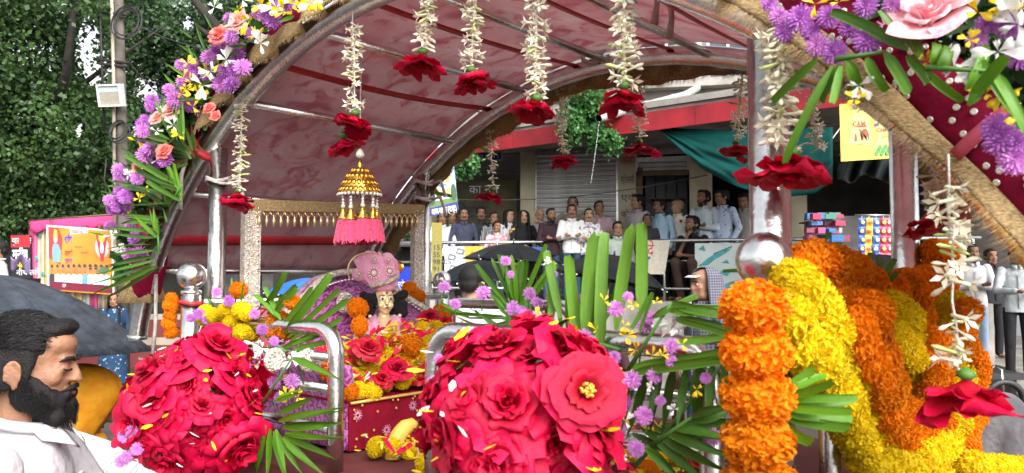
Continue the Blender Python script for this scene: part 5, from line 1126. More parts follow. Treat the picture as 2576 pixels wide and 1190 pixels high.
# ================================================================ people
SKIN = [mat('skin_%d' % i, c, .55, 0, .16, 22, .18, 130, spec=.35) for i, c in enumerate(((.29, .145, .085), (.36, .20, .125), (.24, .12, .072), (.40, .23, .145)))]
m_hair = mat('black_hair', (.008, .007, .007), .6, 0, .4, 60, .35, 260, spec=.25)
m_hairg = mat('grey_hair', (.20, .19, .18), .6, 0, .4, 60, .4, 90)
def cloth(name, c, c2=None, kind=None, scale=20., rough=.8):
    if name in MATS: return MATS[name]
    m = mat(name, c, rough, 0, .10, 6, .9, 13, spec=.3)
    if kind:
        nt = m.node_tree; n, l = nt.nodes, nt.links; b = n['Principled BSDF']; old = b.inputs['Base Color'].links[0].from_socket; tc = n.new('ShaderNodeTexCoord')
        if kind == 'dots':
            v = n.new('ShaderNodeTexVoronoi'); v.inputs['Scale'].default_value = scale; l.new(tc.outputs['Object'], v.inputs['Vector']); r = n.new('ShaderNodeValToRGB'); r.color_ramp.elements[0].position = .18; r.color_ramp.elements[1].position = .24
            r.color_ramp.elements[0].color = (1, 1, 1, 1); r.color_ramp.elements[1].color = (0, 0, 0, 1); l.new(v.outputs['Distance'], r.inputs[0]); f = r.outputs[0]
        elif kind == 'blotch':
            v = n.new('ShaderNodeTexNoise'); v.inputs['Scale'].default_value = scale; l.new(tc.outputs['Object'], v.inputs['Vector']); r = n.new('ShaderNodeValToRGB'); r.color_ramp.elements[0].position = .52; r.color_ramp.elements[1].position = .58; l.new(v.outputs[0], r.inputs[0]); f = r.outputs[0]
        else:
            fs_ = []
            for ax in (('X',) if kind == 'stripe' else ('X', 'Z')):
                w = n.new('ShaderNodeTexWave'); w.bands_direction = ax; w.inputs['Scale'].default_value = scale; l.new(tc.outputs['Object'], w.inputs['Vector']); r = n.new('ShaderNodeValToRGB'); r.color_ramp.elements[0].position = .66; r.color_ramp.elements[1].position = .8; l.new(w.outputs[0], r.inputs[0]); fs_.append(r.outputs[0])
            f = fs_[0]
            if len(fs_) == 2: mm = n.new('ShaderNodeMath'); mm.operation = 'MAXIMUM'; l.new(fs_[0], mm.inputs[0]); l.new(fs_[1], mm.inputs[1]); f = mm.outputs[0]
        mx = n.new('ShaderNodeMixRGB'); mx.inputs[2].default_value = (*c2, 1); l.new(f, mx.inputs[0]); l.new(old, mx.inputs[1]); l.new(mx.outputs[0], b.inputs['Base Color'])
    return m
ARMS = {'down': ((.25, .02, 1.12), (.255, -.06, .87)), 'folded': ((.245, -.05, 1.11), (-.05, -.20, 1.15)), 'rail': ((.25, -.07, 1.13), (.15, -.30, 1.03)), 'chin': ((.15, -.20, 1.13), (.03, -.155, 1.40)), 'behind': ((.25, .10, 1.13), (.08, .16, .96)), 'pocket': ((.27, .05, 1.12), (.20, -.06, .90)), 'hold': ((.25, -.06, 1.12), (.06, -.28, 1.12)), 'out': ((.36, -.06, 1.22), (.55, -.16, 1.28))}
def cap(mb, a, b, r0, r1, n=10, k=4):
    a, b = Vector(a), Vector(b); mb.tube([a.lerp(b, i/k) for i in range(k+1)], [r0+(r1-r0)*i/k for i in range(k+1)], n); mb.ell(a, r0, n); mb.ell(b, r1, n)
def head_prims(mb, T, fine=False):
    E = lambda c, r, n=14: mb.ell(T @ Vector(c), r, n, T.to_3x3())
    E((0, .012, .030), (.072, .092, .080)); E((0, -.026, -.022), (.060, .062, .086)); E((0, -.042, -.080), (.040, .040, .030)); E((0, -.072, -.094), (.020, .014, .014)); E((0, -.076, .024), (.044, .015, .010)); E((0, -.05, .055), (.055, .042, .035))
    for k in (-1, 1):
        E((k*.038, -.060, -.020), (.022, .020, .020)); E((k*.077, .010, -.012), (.008, .017 if fine else .019, .026 if fine else .030)); E((k*.045, -.02, -.072), (.020, .045, .030)); E((k*.012, -.097, -.024), (.008, .009, .007))
        if fine:
            mb.tube([T @ Vector((k*.084, .010+.018*math.cos(t), -.010+.028*math.sin(t))) for t in np.linspace(-.9, 4.0, 14)], .0045, 7); E((k*.082, .004, -.038), (.006, .009, .010)); E((k*.030, -.078, .003), (.018, .012, .011))
    for i in range(5): t = i/4; E((0, -.084-.020*t-.003*math.sin(3.14*t), .016-.042*t), (.0075+.0035*t, .010, .010), 10)
    E((0, -.101, -.026), (.011, .010, .009), 10); E((0, -.086, -.052), (.021, .011, .0065), 10); E((0, -.084, -.064), (.018, .011, .0075), 10)
def person(label, p, yaw, h, shirt, pants, skin=0, pose=('down', 'down'), hair='short', beard=0, stache=0, turn=0., nod=0., legs='stand', vox=.013, cat='person', group=None, build=1., fine=False, hcol=None, robe=None, sleeve=1., hide_legs=False):
    k = h/1.70; M0 = Matrix.Translation(Vector(p)) @ Matrix.Rotation(yaw, 4, 'Z') @ Matrix.Scale(k, 4)
    t = thing('person', label, cat, p, group); L = Matrix.Identity(4); drop = {'stand': 0, 'sit': .40, 'squat': .50}[legs]; D = Vector((0, 0, -drop)); hv = Vector((0, .0, 1.592))+D
    HT = Matrix.Translation(hv) @ Matrix.Rotation(turn, 4, 'Z') @ Matrix.Rotation(nod, 4, 'X') @ Matrix.Scale(1.0 if fine else 1.14, 4); bw = build
    b = MB(); head_prims(b, HT, fine); cap(b, hv+Vector((0, .014, -.07)), Vector((0, .02, 1.38))+D, .050, .058, 12)
    b.ell(Vector((0, .01, 1.28))+D, (.13*bw, .075, .15), 12); b.ell(Vector((0, .01, 1.05))+D, (.12*bw, .075, .16), 12); b.ell(Vector((0, .01, .93))+D, (.13, .085, .09), 12)
    sh = MB(); sv = []
    for sx, ps_ in ((-1, pose[0]), (1, pose[1])):
        e, w = ARMS[ps_] if isinstance(ps_, str) else ps_; s_ = Vector((sx*.175*bw, .012, 1.385))+D; e = Vector((sx*e[0]*bw, e[1], e[2]))+D; w = Vector((sx*w[0], w[1], w[2]))+D
        cap(b, s_, e, .045, .036); cap(b, e, w, .034, .026); f = (w-e).normalized(); hp = w+f*.045; b.ell(hp, (.030, .022, .034), 10)
        sd = Vector((1, 0, 0)) if abs(f.x) < .7 else Vector((0, 0, 1)); 
        for q in range(4): o = sd*(q-1.5)*.017; cap(b, hp+o*.8+f*.015, hp+o+f*(.062+.012*(q in (1, 2))), .0105, .008, 6, 2)
        cap(b, hp+sd*.02-f*.01, hp+sd*.045+f*.03, .011, .009, 6, 2)
        cap(sh, s_, e, .062*bw**.5, .052, 12); 
        if sleeve > .5: cap(sh, e, e.lerp(w, .9*sleeve if sleeve >= 1 else .35), .052, .042 if sleeve >= 1 else .05, 12)
    if not hide_legs:
        for sx in (-1, 1):
            hip, kn, an = (Vector((sx*.09, .01, .90)), Vector((sx*.10, -.01, .48)), Vector((sx*.10, .02, .07))) if legs == 'stand' else ((Vector((sx*.09, .02, .90))+D, Vector((sx*.12, -.38, .52 if legs == 'sit' else .55)), Vector((sx*.12, -.34 if legs == 'sit' else -.16, .07))))
            cap(b, hip, kn, .065, .045); cap(b, kn, an, .044, .032); b.ell(an+Vector((0, -.07, -.035)), (.040, .115, .032), 10)
    remesh(b, 'body', SKIN[skin], vox if not fine else .0055, 3 if not fine else 4, t, M0)
    # shirt or robe
    if robe: prof = [(.02, .30, .22), (.5, .24, .19), (.90, .19, .15), (1.05, .165*bw, .125), (1.24, .175*bw, .125), (1.36, .17*bw, .10), (1.425, .10, .075), (1.455, .062, .060)]
    else: prof = [(.84, .175*bw, .125), (.95, .172*bw, .126), (1.08, .155*bw, .112), (1.24, .168*bw, .116), (1.35, .168*bw, .098), (1.41, .115*bw, .080), (1.445, .066, .062), (1.46, .062, .060)]
    vs = []; fs = []; n = 22
    for z, rx, ry in prof:
        for i in range(n): a = 6.283*i/n; vs.append(Vector((rx*math.cos(a), .012+ry*math.sin(a), z if (robe and z < .9) else z-drop)))
    for j in range(len(prof)-1):
        for i in range(n): fs.append((j*n+i, j*n+(i+1) % n, (j+1)*n+(i+1) % n, (j+1)*n+i))
    fs += [tuple(range(n-1, -1, -1)), tuple((len(prof)-1)*n+i for i in range(n))]; sh.add(vs, fs)
    so = remesh(sh, 'robe' if robe else 'shirt', shirt, vox if not fine else .008, 2, t, M0)
    if not robe:
        c = MB(); c.tube([M0 @ (Vector((.066*math.cos(a), .010+.066*math.sin(a), 1.462+.012*math.sin(a)))+D) for a in np.linspace(-1.2, 4.35, 16)], .013*k, 8, flat=1.7); c.build('collar', shirt, so)
        for sx in (-1, 1):
            c = MB(); c.sheet(lambda u, v, sx=sx: M0 @ (Vector((sx*(.016+.055*u), -.062-.052*v*(1-.35*u)+.045*u*u, 1.462-.065*v*(1-.45*u)+.004))+D), 4, 4, .004*k); c.build('collar_wing', shirt, so)
        c = MB(); c.obox(M0 @ (Vector((-.012, -.122, .9))+D), (M0.to_3x3() @ Vector((.024, 0, 0))), M0.to_3x3() @ Vector((0, -.008, 0)), M0.to_3x3() @ Vector((0, .012, .44))); c.build('placket', shirt, so, False)
    if not hide_legs and not robe:
        tr = MB()
        for sx in (-1, 1):
            hip, kn, an = (Vector((sx*.09, .01, .90)), Vector((sx*.10, -.01, .48)), Vector((sx*.10, .02, .08))) if legs == 'stand' else ((Vector((sx*.09, .02, .90))+D, Vector((sx*.12, -.38, .52 if legs == 'sit' else .55)), Vector((sx*.12, -.34 if legs == 'sit' else -.16, .08))))
            cap(tr, hip, kn, .086, .068, 12); cap(tr, kn, an, .068, .058, 12)
        tr.ell(Vector((0, .012, .92))+D, (.158*bw, .112, .11), 16); remesh(tr, 'trousers', pants, vox, 2, t, M0)
    HW = M0 @ HT; X = lambda c: HW @ Vector(c); H3 = HW.to_3x3(); HM = hcol or m_hair
    def EL(mb, c, r, n=10): mb.ell(X(c), Vector(r)*k, n, HW.to_3x3().normalized())
    for sx in (-1, 1):
        e = MB(); EL(e, (sx*.030, -.0765, .004), (.0135, .0085, .0062)); e = e.build('eye', m_eyew, t); q = MB(); EL(q, (sx*.030, -.0835, .004), (.006, .003, .0058)); q.build('iris', m_eyeb, e)
    bq = MB()
    for sx in (-1, 1): bq.tube([X((sx*.012, -.094, .021)), X((sx*.030, -.091, .027)), X((sx*.048, -.078, .021))], [.003*k, .0045*k, .002*k], 6)
    bq.build('eyebrows', m_hair, t)
    if hair in ('short', 'long', 'grey', 'fringe'):
        q = MB(); g = 0 if fine else .008; EL(q, (0, .024, .044), (.081+g, .092+g, .077+g), 16); EL(q, (0, .065, -.005), (.066+g, .045+g, .06)); EL(q, (0, -.036-g*.5, .088), (.056+g, .048+g, .028+g))
        for sx in (-1, 1): EL(q, (sx*.066, .0, .02), (.013+g, .032, .038))
        if hair == 'long':
            EL(q, (0, .06, -.05), (.085, .05, .12)); EL(q, (0, .075, -.2), (.085, .04, .16))
            for sx in (-1, 1): EL(q, (sx*.074, .01, -.05), (.018, .04, .10)); EL(q, (sx*.08, -.01, -.16), (.025, .04, .10))
        if fine:
            for sx in (-1, 1): EL(q, (sx*.072, .035, -.005), (.010, .05, .05)); EL(q, (sx*.071, -.012, .0), (.008, .014, .04))
            EL(q, (0, -.062, .098), (.042, .030, .020)); EL(q, (0, .075, -.03), (.062, .035, .05))
        q = remesh(q, 'hair', m_hairg if hair == 'grey' else HM, (vox*.8 if not fine else .0045)*1.0, 2, t)
    elif hair == 'bald':
        q = MB(); EL(q, (0, .062, .0), (.070, .045, .05)); 
        for sx in (-1, 1): EL(q, (sx*.070, .02, .015), (.010, .04, .03))
        remesh(q, 'hair', m_hairg, vox*.8, 2, t)
    if beard:
        q = MB(); EL(q, (0, -.050, -.088), (.050, .046, .034+.012*beard)); EL(q, (0, -.08, -.090-.012*beard), (.030, .022, .024))
        for sx in (-1, 1): EL(q, (sx*.056, -.018, -.058), (.017, .042, .044)); EL(q, (sx*.066, .0, -.022), (.010, .018, .036)); EL(q, (sx*.038, -.062, -.062), (.016, .020, .018))
        if fine:
            for sx in (-1, 1):
                for c, r in (((.070, -.004, -.030), (.009, .017, .040)), ((.066, -.014, -.060), (.012, .026, .034)), ((.058, -.034, -.072), (.014, .030, .032)), ((.046, -.056, -.072), (.015, .026, .028)), ((.032, -.076, -.078), (.018, .020, .026)), ((.022, -.088, -.060), (.013, .014, .014)), ((.054, -.046, -.050), (.010, .020, .018)), ((.03, -.07, -.11), (.03, .03, .026))): EL(q, (sx*c[0], c[1], c[2]), r)
            EL(q, (0, -.080, -.104), (.032, .024, .028)); EL(q, (0, -.095, -.082), (.022, .014, .014)); EL(q, (0, -.04, -.118), (.045, .04, .024))
        remesh(q, 'beard', m_hair, .010 if not fine else .0045, 2, t)
    if stache or beard:
        q = MB()
        for sx in (-1, 1): q.tube([X((sx*.002, -.101, -.040)), X((sx*.016, -.098, -.042)), X((sx*.032, -.084, -.052))], [.006*k, .0065*k, .003*k], 7)
        q.build('moustache', m_hair, t)
    q = MB()
    q.tube([X((-.02, -.0925, -.0565)), X((0, -.097, -.0575)), X((.02, -.0925, -.0565))], [.002*k, .006*k, .002*k], 6); q.build('lips', mat('lip_skin', (.16, .05, .045), .5), t)
    return t, M0, HT
jeans = cloth('blue_jeans', (.03, .055, .11)); blackp = cloth('black_trousers', (.012, .012, .014)); greyp = cloth('grey_trousers', (.09, .09, .095)); brownp = cloth('brown_trousers', (.06, .035, .025)); palebl = cloth('pale_blue_jeans', (.30, .40, .55))
white = cloth('white_shirt', (.62, .61, .62)); 
def on_pave(px, ytop, b, fixz=None):
    p = fw(px, ytop, b); return (p.x, p.y, PLZ if fixz is None else fixz), p.z-(PLZ if fixz is None else fixz)
def crowd(label, px, ytop, b, yaw, shirt, pants, **kw):
    loc, h = on_pave(px, ytop, b, kw.pop('fz', None))
    if kw.get('legs') == 'sit': h /= (1-.40/1.7)
    if kw.get('legs') == 'squat': h /= (1-.50/1.7)
    base = math.atan2(loc[0], loc[1])*-1.0
    return person(label, loc, R(yaw)+base, h, shirt, pants, **kw)
random.seed(500)
crowd('man in a plain white shirt beside the house poster', 1112, 536, .9, 10, white, brownp, pose=('rail', 'rail'), skin=2)
crowd('man in a dull green T-shirt at the dark shop', 1138, 534, .6, 5, cloth('green_tee', (.16, .21, .10)), greyp, skin=2, sleeve=.4)
crowd('man in a dark blue checked shirt at the dark shop', 1167, 526, .8, 5, cloth('navy_check', (.025, .03, .055), (.06, .065, .11), 'check', 14), blackp, skin=2, stache=1)
crowd('man in a plain dark shirt in the shade of the shop', 1211, 524, .4, 0, cloth('charcoal_shirt', (.03, .032, .038)), jeans, skin=2, stache=1)
crowd('youth in a black and white striped shirt behind the girl', 1242, 536, .7, 20, cloth('bw_stripe', (.04, .04, .05), (.5, .5, .5), 'stripe', 12), jeans, skin=2)
crowd('girl in a pink T-shirt holding the steel railing', 1250, 559, 1.05, -10, cloth('pink_tee', (.62, .26, .30), (.75, .6, .6), 'blotch', 11), jeans, pose=('rail', 'rail'), hair='short', skin=0, sleeve=.4, turn=R(35))
crowd('young woman with long hair and a blue and white scarf', 1280, 530, .75, 20, cloth('blue_white_scarf', (.62, .62, .60), (.04, .20, .50), 'blotch', 7), jeans, pose=('rail', 'rail'), hair='long', skin=1, turn=R(30))
ch, M0c, HTc = crowd('small child in yellow wearing a golden crown', 1290, 580, 1.08, 0, cloth('yellow_dress', (.62, .36, .03)), blackp, skin=1, pose=('rail', 'rail'), sleeve=.4)
q = MB(); CT_ = M0c @ HTc
for i in range(11): a = (i/10-.5)*3.4; q.add([CT_ @ Vector((.088*math.sin(a+d), .01-.088*math.cos(a+d), z)) for d, z in ((-.16, .06), (.16, .06), (.14, .10), (0, .13+.03*math.cos(a)), (-.14, .10))], [(0, 1, 2, 3, 4)])
q.build('crown', m_gold, ch, False)
def veil(t, M0, HT, m, big=1., back=.0, name='veil', fall=.45, open_=.9):
    HW = M0 @ HT; v = MB()
    def fn(u, w):
        a = open_+(2*math.pi-2*open_)*u; a -= math.pi/2
        if w < .5: e = (w/.5)*math.pi/2; r = math.sin(e); z = .03+.092*math.cos(e)
        else: r = 1+.35*(w-.5)*2; z = .03-(w-.5)*2*fall
        f = 1+.03*math.sin(u*30)*w
        return HW @ Vector((.096*big*r*math.cos(a)*f, .012+.112*big*r*math.sin(a)*f+back*w, z))
    v.sheet(fn, 44, 20, .006); return v.build(name, m, t)
pb = crowd('woman wrapped in a black veil and robe at the railing', 1317, 533, .95, 30, cloth('black_robe', (.008, .008, .009)), blackp, pose=('rail', 'rail'), hair='none', robe=True, skin=1, turn=R(-20), build=1.15); veil(*pb, MATS['black_robe'], 1.08, 0, 'veil', .5, .55)
crowd('grey haired old man bending his head by the cream pillar', 1358, 527, .7, 20, cloth('grey_shirt', (.30, .29, .28)), greyp, hair='bald', skin=1, nod=R(20))
crowd('bearded man in a dark maroon sweater with folded arms', 1386, 527, 1.3, 15, cloth('maroon_sweater', (.03, .012, .018)), jeans, pose=('folded', 'folded'), beard=1, skin=2, turn=R(10))
crowd('moustached young man in a white striped shirt with folded arms', 1438, 517, 1.3, 5, cloth('white_stripe', (.70, .70, .68), (.48, .48, .48), 'stripe', 16), jeans, pose=('folded', 'folded'), stache=1, skin=2)
crowd('tall man in a khaki shirt with an arm on his neighbour', 1441, 497, .85, 0, cloth('khaki_shirt', (.20, .17, .135)), greyp, pose=('out', 'down'), skin=2, stache=1)
crowd('young man in a white shirt with purple flowers', 1481, 527, 1.25, 5, cloth('flower_shirt', (.66, .66, .62), (.20, .16, .28), 'blotch', 16), blackp, pose=('folded', 'folded'), stache=1, skin=1)
crowd('man in a mauve shirt with a hand over his mouth', 1507, 508, .8, 15, cloth('mauve_shirt', (.42, .29, .31)), greyp, pose=('chin', 'folded'), skin=2)
crowd('teenager in a pale green shirt sitting before the pillar', 1554, 560, 1.1, 10, cloth('pale_green_shirt', (.48, .54, .48)), blackp, legs='sit', skin=1)
crowd('man in a checked white shirt looking along the street', 1604, 492, .55, -40, cloth('pale_check', (.58, .54, .53), (.42, .36, .38), 'check', 16), greyp, pose=('behind', 'down'), skin=1, turn=R(-35), hair='short')
crowd('boy half hidden behind the tall green blades', 1628, 541, .9, 0, cloth('dark_tee', (.05, .05, .06)), blackp, skin=2)
crowd('man in a light blue shirt beside the slate doors', 1660, 504, .8, -35, cloth('light_blue_shirt', (.36, .52, .66)), blackp, skin=2, turn=R(-30), stache=1)
crowd('balding old man in a white shirt with a red badge', 1704, 504, .8, -30, cloth('offwhite_shirt', (.68, .65, .58)), blackp, hair='bald', skin=1, turn=R(-25), pose=('down', 'pocket'))
crowd('man in a black T-shirt crouching with a hand on his chin', 1741, 546, 1.15, -20, cloth('black_tee', (.014, .014, .017)), brownp, pose=('chin', 'folded'), legs='squat', skin=2, beard=.4, turn=R(-30), sleeve=.4)
crowd('bearded man in a pale shirt with folded arms before a cream pillar', 1770, 481, .9, -25, cloth('ice_shirt', (.56, .64, .70)), blackp, pose=('folded', 'folded'), beard=1, skin=2, turn=R(-25))
crowd('man in a pale blue shirt with small dark motifs', 1816, 480, 1.0, -35, cloth('motif_shirt', (.50, .58, .76), (.10, .12, .25), 'dots', 16), blackp, pose=('down', 'pocket'), skin=2, turn=R(-30), nod=R(12))
crowd('man in a beige checked shirt looking down near the steel post', 1870, 489, .95, -15, cloth('beige_check', (.36, .33, .28), (.25, .24, .22), 'check', 18), blackp, pose=('behind', 'behind'), skin=2, nod=R(22))
# badge
pbadge = at(1713, 556, fw(1704, 556, .95).y-.04); tag(MB().lathe([(.024, 0), (.026, .004), (.018, .008)], 14, look_m(pbadge, FN)).build('badge', m_red), 'small round red badge on the old man\'s shirt pocket', 'badge')

# street-level people
def street(label, px, ytop, d, yaw, h, shirt, pants, **kw):
    p = at(px, ytop, d); return person(label, (p.x, p.y, p.z-h), R(yaw), h, shirt, pants, **kw)
def ground_person(label, px, d, h, yaw, shirt, pants, z0=0., **kw):
    return person(label, ((px-1288)/FPX*d, d, z0), R(yaw), h, shirt, pants, **kw)
ground_person('black haired man in a white T-shirt under the black umbrella', 1188, 5.9, 1.88, 150, white, jeans, skin=1, hair='short', turn=R(15))
ph = ground_person('man in a checked hooded jacket and white cap walking past', 1768, 6.6, 1.86, -65, cloth('plaid_jacket', (.035, .035, .05), (.15, .15, .19), 'check', 14), jeans, skin=2, hair='none', turn=R(0))
veil(*ph, MATS['plaid_jacket'], 1.06, .03, 'hood', .24, 1.05)
HW = ph[1] @ ph[2]; q = MB(); q.sheet(lambda u, v: HW @ Vector(((u-.5)*.13, -.075-.065*v*math.cos((u-.5)*2.2), .062-.012*v)), 10, 5, .005); q.build('cap_peak', white, ph[0])
ground_person('smiling man in a white shirt with folded arms on the shop steps', 2447, 10.8, 1.68, -15, white, palebl, z0=.56, pose=('folded', 'folded'), beard=.5, skin=2, group=None)
ground_person('man in a pale grey shirt with clasped hands at the picture edge', 2556, 10.2, 1.70, -20, cloth('pale_grey_shirt', (.40, .43, .44)), blackp, z0=.50, pose=('hold', 'hold'), skin=2)
ground_person('man in a dark shirt standing back in the shop doorway', 2492, 12.0, 1.66, 0, cloth('dark_shirt', (.02, .02, .025)), blackp, z0=.56, skin=2)  # plain near-black shirt colour
ground_person('man in a white shirt at the far edge by the black signboard', -6, 9.6, 1.62, -70, white, blackp, z0=.62, pose=('hold', 'hold'), skin=2)
ws = ground_person('woman in a sparkling navy saree beside the festival banner', 290, 13.1, 1.50, 25, cloth('navy_saree', (.012, .04, .09), (.30, .36, .42), 'dots', 13), blackp, pose=('hold', 'down'), hair='none', robe=True, skin=0, turn=R(-10)); veil(*ws, cloth('veil_black_silver', (.01, .012, .02), (.35, .36, .38), 'dots', 20), 1.05, .02, 'veil', .5, .75)
# woman with the orange veil, bowing
wo = ground_person('woman bowing under an orange-yellow patterned veil', 242, 2.95, 1.44, 128, cloth('orange_blouse', (.62, .27, .02)), blackp, pose=('rail', 'rail'), hair='none', robe=True, skin=0, nod=R(38), vox=.010)
mv = mat('orange_veil', (.74, .26, .008), .7, 0, .18, 22, .9, 14, trans=.3, col2=(.80, .40, .025), spec=.2)
veil(*wo, mv, 1.12, .03, 'veil', .34, .80)
# man in white at the lower corner
ground_person('person in a white kurta cut off by the lower corner of the frame', 2668, 2.25, 1.72, -60, white, white, pose=('down', 'hold'), skin=1, vox=.010, beard=1)
# the bearded man beside the palanquin
random.seed(8)
d_ = 1.86; nm = person('bearded man in a white shirt watching beside the palanquin', ((88-1288)/FPX*d_, d_, 0), R(103), 1.715, cloth('near_white_shirt', (.50, .49, .52), rough=.85), blackp, skin=0, pose=('down', ((.25, -.12, 1.14), (.16, -.36, 1.08))), hair='short', beard=.6, stache=1, nod=R(5), fine=True, vox=.011)
# wet combed strands over his hair
t, M0, HT = nm; HW = M0 @ HT; q = MB(); k = 1.715/1.7
for i in range(5200):
    a = rnd(0, 6.283); el = rnd(.02, 1.5); r0 = Vector((.083*math.cos(a)*math.cos(el), .024+.095*math.sin(a)*math.cos(el), .044+.080*math.sin(el)))
    if r0.y < -.035 and r0.z < .075: continue
    fwd = Vector((rnd(-.35, .35)-.9*r0.x*3, -1, .25-1.2*max(0, -r0.y*6))).normalized(); nrm = (r0-Vector((0, .024, .03))).normalized(); fwd = (fwd-nrm*fwd.dot(nrm)*.8).normalized(); L = rnd(.014, .030); sd = fwd.cross(nrm).normalized()
    pts = [r0+nrm*.001, r0+fwd*L*.5+nrm*.004+sd*rnd(-.003, .003), r0+fwd*L+nrm*rnd(-.001, .006)+sd*rnd(-.006, .006)]
    q.tube([HW @ p_ for p_ in pts], [.0008, .0007, .0002], 3, cap=False)
bs = MB()
for i in range(3000):
    sx = random.choice((-1, 1)); u = random.random(); v_ = rnd(-1, 1)
    c = Vector((sx*(.074-.070*u**2), .004-.104*u**.9+.0*v_, -.030-.075*u**.6+.036*v_*(1-.3*u)))
    if c.z > -.045 and u > .25: continue
    dn = Vector((sx*rnd(-.1, .35), -.45+rnd(-.3, .2), -1)).normalized(); L = rnd(.008, .018); o = Vector((sx*.006, -.004, 0))
    bs.tube([HW @ (c+o), HW @ (c+o+dn*L*.6+Vector((sx*.002, -.001, 0))), HW @ (c+o+dn*L)], [.0006, .0005, .0002], 3, cap=False)
tag(bs.build('beard_strands', m_hair, t), kind='stuff')
for sx in (-1, 1):
    MB().tube([HW @ Vector((sx*.016, -.0905, .002)), HW @ Vector((sx*.026, -.0945, -.001)), HW @ Vector((sx*.038, -.0905, -.001)), HW @ Vector((sx*.047, -.082, .003))], [.001, .0022, .0022, .0008], 6).build('eyelashes', m_hair, t)
    MB().tube([HW @ Vector((sx*.010, -.0955, .020)), HW @ Vector((sx*.026, -.0945, .027)), HW @ Vector((sx*.040, -.086, .026)), HW @ Vector((sx*.052, -.074, .018))], [.0025, .005, .0048, .0015], 6).build('thick_eyebrow', m_hair, t)
tag(q.build('hair_strands', mat('wet_hair', (.009, .008, .009), .4, 0, .4, 60, spec=.4), t), kind='stuff')
# ================================================================ carrying pole, umbrellas
m_wrap = mat('white_plastic_wrap', (.72, .73, .74), .28, 0, .06, 14, .5, 26, coat=.4)
cpz = 1.225
pts = [P(s, -.1, cpz) for s in np.linspace(-1.25, .05, 40)]
MB().tube(pts, [.064+.008*math.sin(i*.9)*(.3)+(.018*math.exp(-((i-25)/1.6)**2)) for i in range(40)], 22).build('carrying_pole', m_wrap, pal)
for s in np.linspace(-.9, -.12, 26):
    MB().tube([P(s+.012*math.sin(t+s*40), -.1, cpz)+(PU*math.cos(t)+ZUP*math.sin(t))*(.066+.004*math.exp(-((s+.42)/.04)**2*0)) for t in np.linspace(0, 6.283, 20)[:-1]], .0022, 5, closed=True).build('wrap_ridge', m_wrap, pal)
m_umb = mat('black_umbrella_cloth', (.006, .007, .009), .45, 0, .3, 9, .25, 18, spec=.12)
m_umb2 = mat('blue_black_umbrella_cloth', (.030, .036, .048), .45, 0, .6, 16, .5, 34, spec=.3)
def umbrella(label, top, rad, tilt, m, hgt=.30, az=0.):
    t = thing('umbrella', label, 'umbrella', top); M = Matrix.Translation(top) @ Matrix.Rotation(az, 4, 'Z') @ Matrix.Rotation(tilt, 4, 'Y')
    n = 8
    for k in range(n):
        def fn(u, v, k=k):
            a = 2*math.pi*(k+u)/n; e = abs(u-.5)*2; r = rad*v*(1-.075*(1-e*e)*v); z = -hgt*rad/.5*(1-math.cos(v*1.25))*.95-.012*(1-e*e)*math.sin(v*3)
            return M @ Vector((r*math.cos(a), r*math.sin(a), z))
        MB().sheet(fn, 8, 12, .0015).build('panel', m, t)
        a = 2*math.pi*k/n; rib = MB().tube([M @ Vector((rad*v*math.cos(a)*.995, rad*v*math.sin(a)*.995, -hgt*rad/.5*(1-math.cos(v*1.25))*.95-.006)) for v in np.linspace(0, 1.015, 10)], .0028, 5).build('rib', m_steel_dull, t)
        MB().ell(M @ Vector((rad*math.cos(a)*1.012, rad*math.sin(a)*1.012, -hgt*rad/.5*(1-math.cos(1.25))*.95-.008)), .007, 6).build('tip', m_white, rib)
    MB().tube([M @ Vector((0, 0, .05)), M @ Vector((0, 0, -.75))], .006, 8).build('shaft', m_steel_dull, t)
    MB().lathe([(.006, .0), (.012, .005), (.009, .02), (.004, .05)], 10, M).build('ferrule', m_black, t)
    MB().tube([M @ Vector((0, 0, -.75)), M @ Vector((0, 0, -.86)), M @ Vector((.03, 0, -.89)), M @ Vector((.05, 0, -.86))], .011, 8).build('handle', m_black, t)
    return t
umbrella('large wet blue-black umbrella behind the bearded man', at(-20, 690, 2.9), .60, R(6), m_umb2, .30, .2)
umbrella('black umbrella held up before the raised pavement railing', at(1292, 614, 7.6), .50, R(3), m_umb, .26, .15)
umbrella('lower black umbrella just behind the black haired man', at(1205, 655, 6.9), .46, R(-3), m_umb, .30, .4)
umbrella('shiny black umbrella behind the tall palm blades', at(1545, 642, 6.6), .50, R(10), m_umb, .34, .1)
umbrella('black umbrella beside the marigold end of the palanquin', at(2200, 640, 7.2), .5, R(-4), m_umb, .3, .4)
# people holding the umbrellas
ground_person('umbrella holder in dark clothes behind the tall palm blades', 1500, 6.6, 1.60, 170, cloth('dark_maroon_top', (.06, .02, .025)), blackp, skin=2, pose=('hold', 'hold'))
ground_person('umbrella holder in black in front of the railing banner', 1300, 7.6, 1.62, 175, cloth('black_top', (.015, .015, .018)), blackp, skin=2, pose=('hold', 'hold'))
ground_person('person sheltering under the umbrella behind the marigolds', 2205, 7.2, 1.60, 170, cloth('black_top', (.015, .015, .018)), blackp, skin=2, pose=('hold', 'hold'))
ground_person('man beneath the big blue-black umbrella', -60, 2.9, 1.55, 90, cloth('grey_shirt', (.30, .29, .28)), greyp, skin=2, pose=('hold', 'hold'))

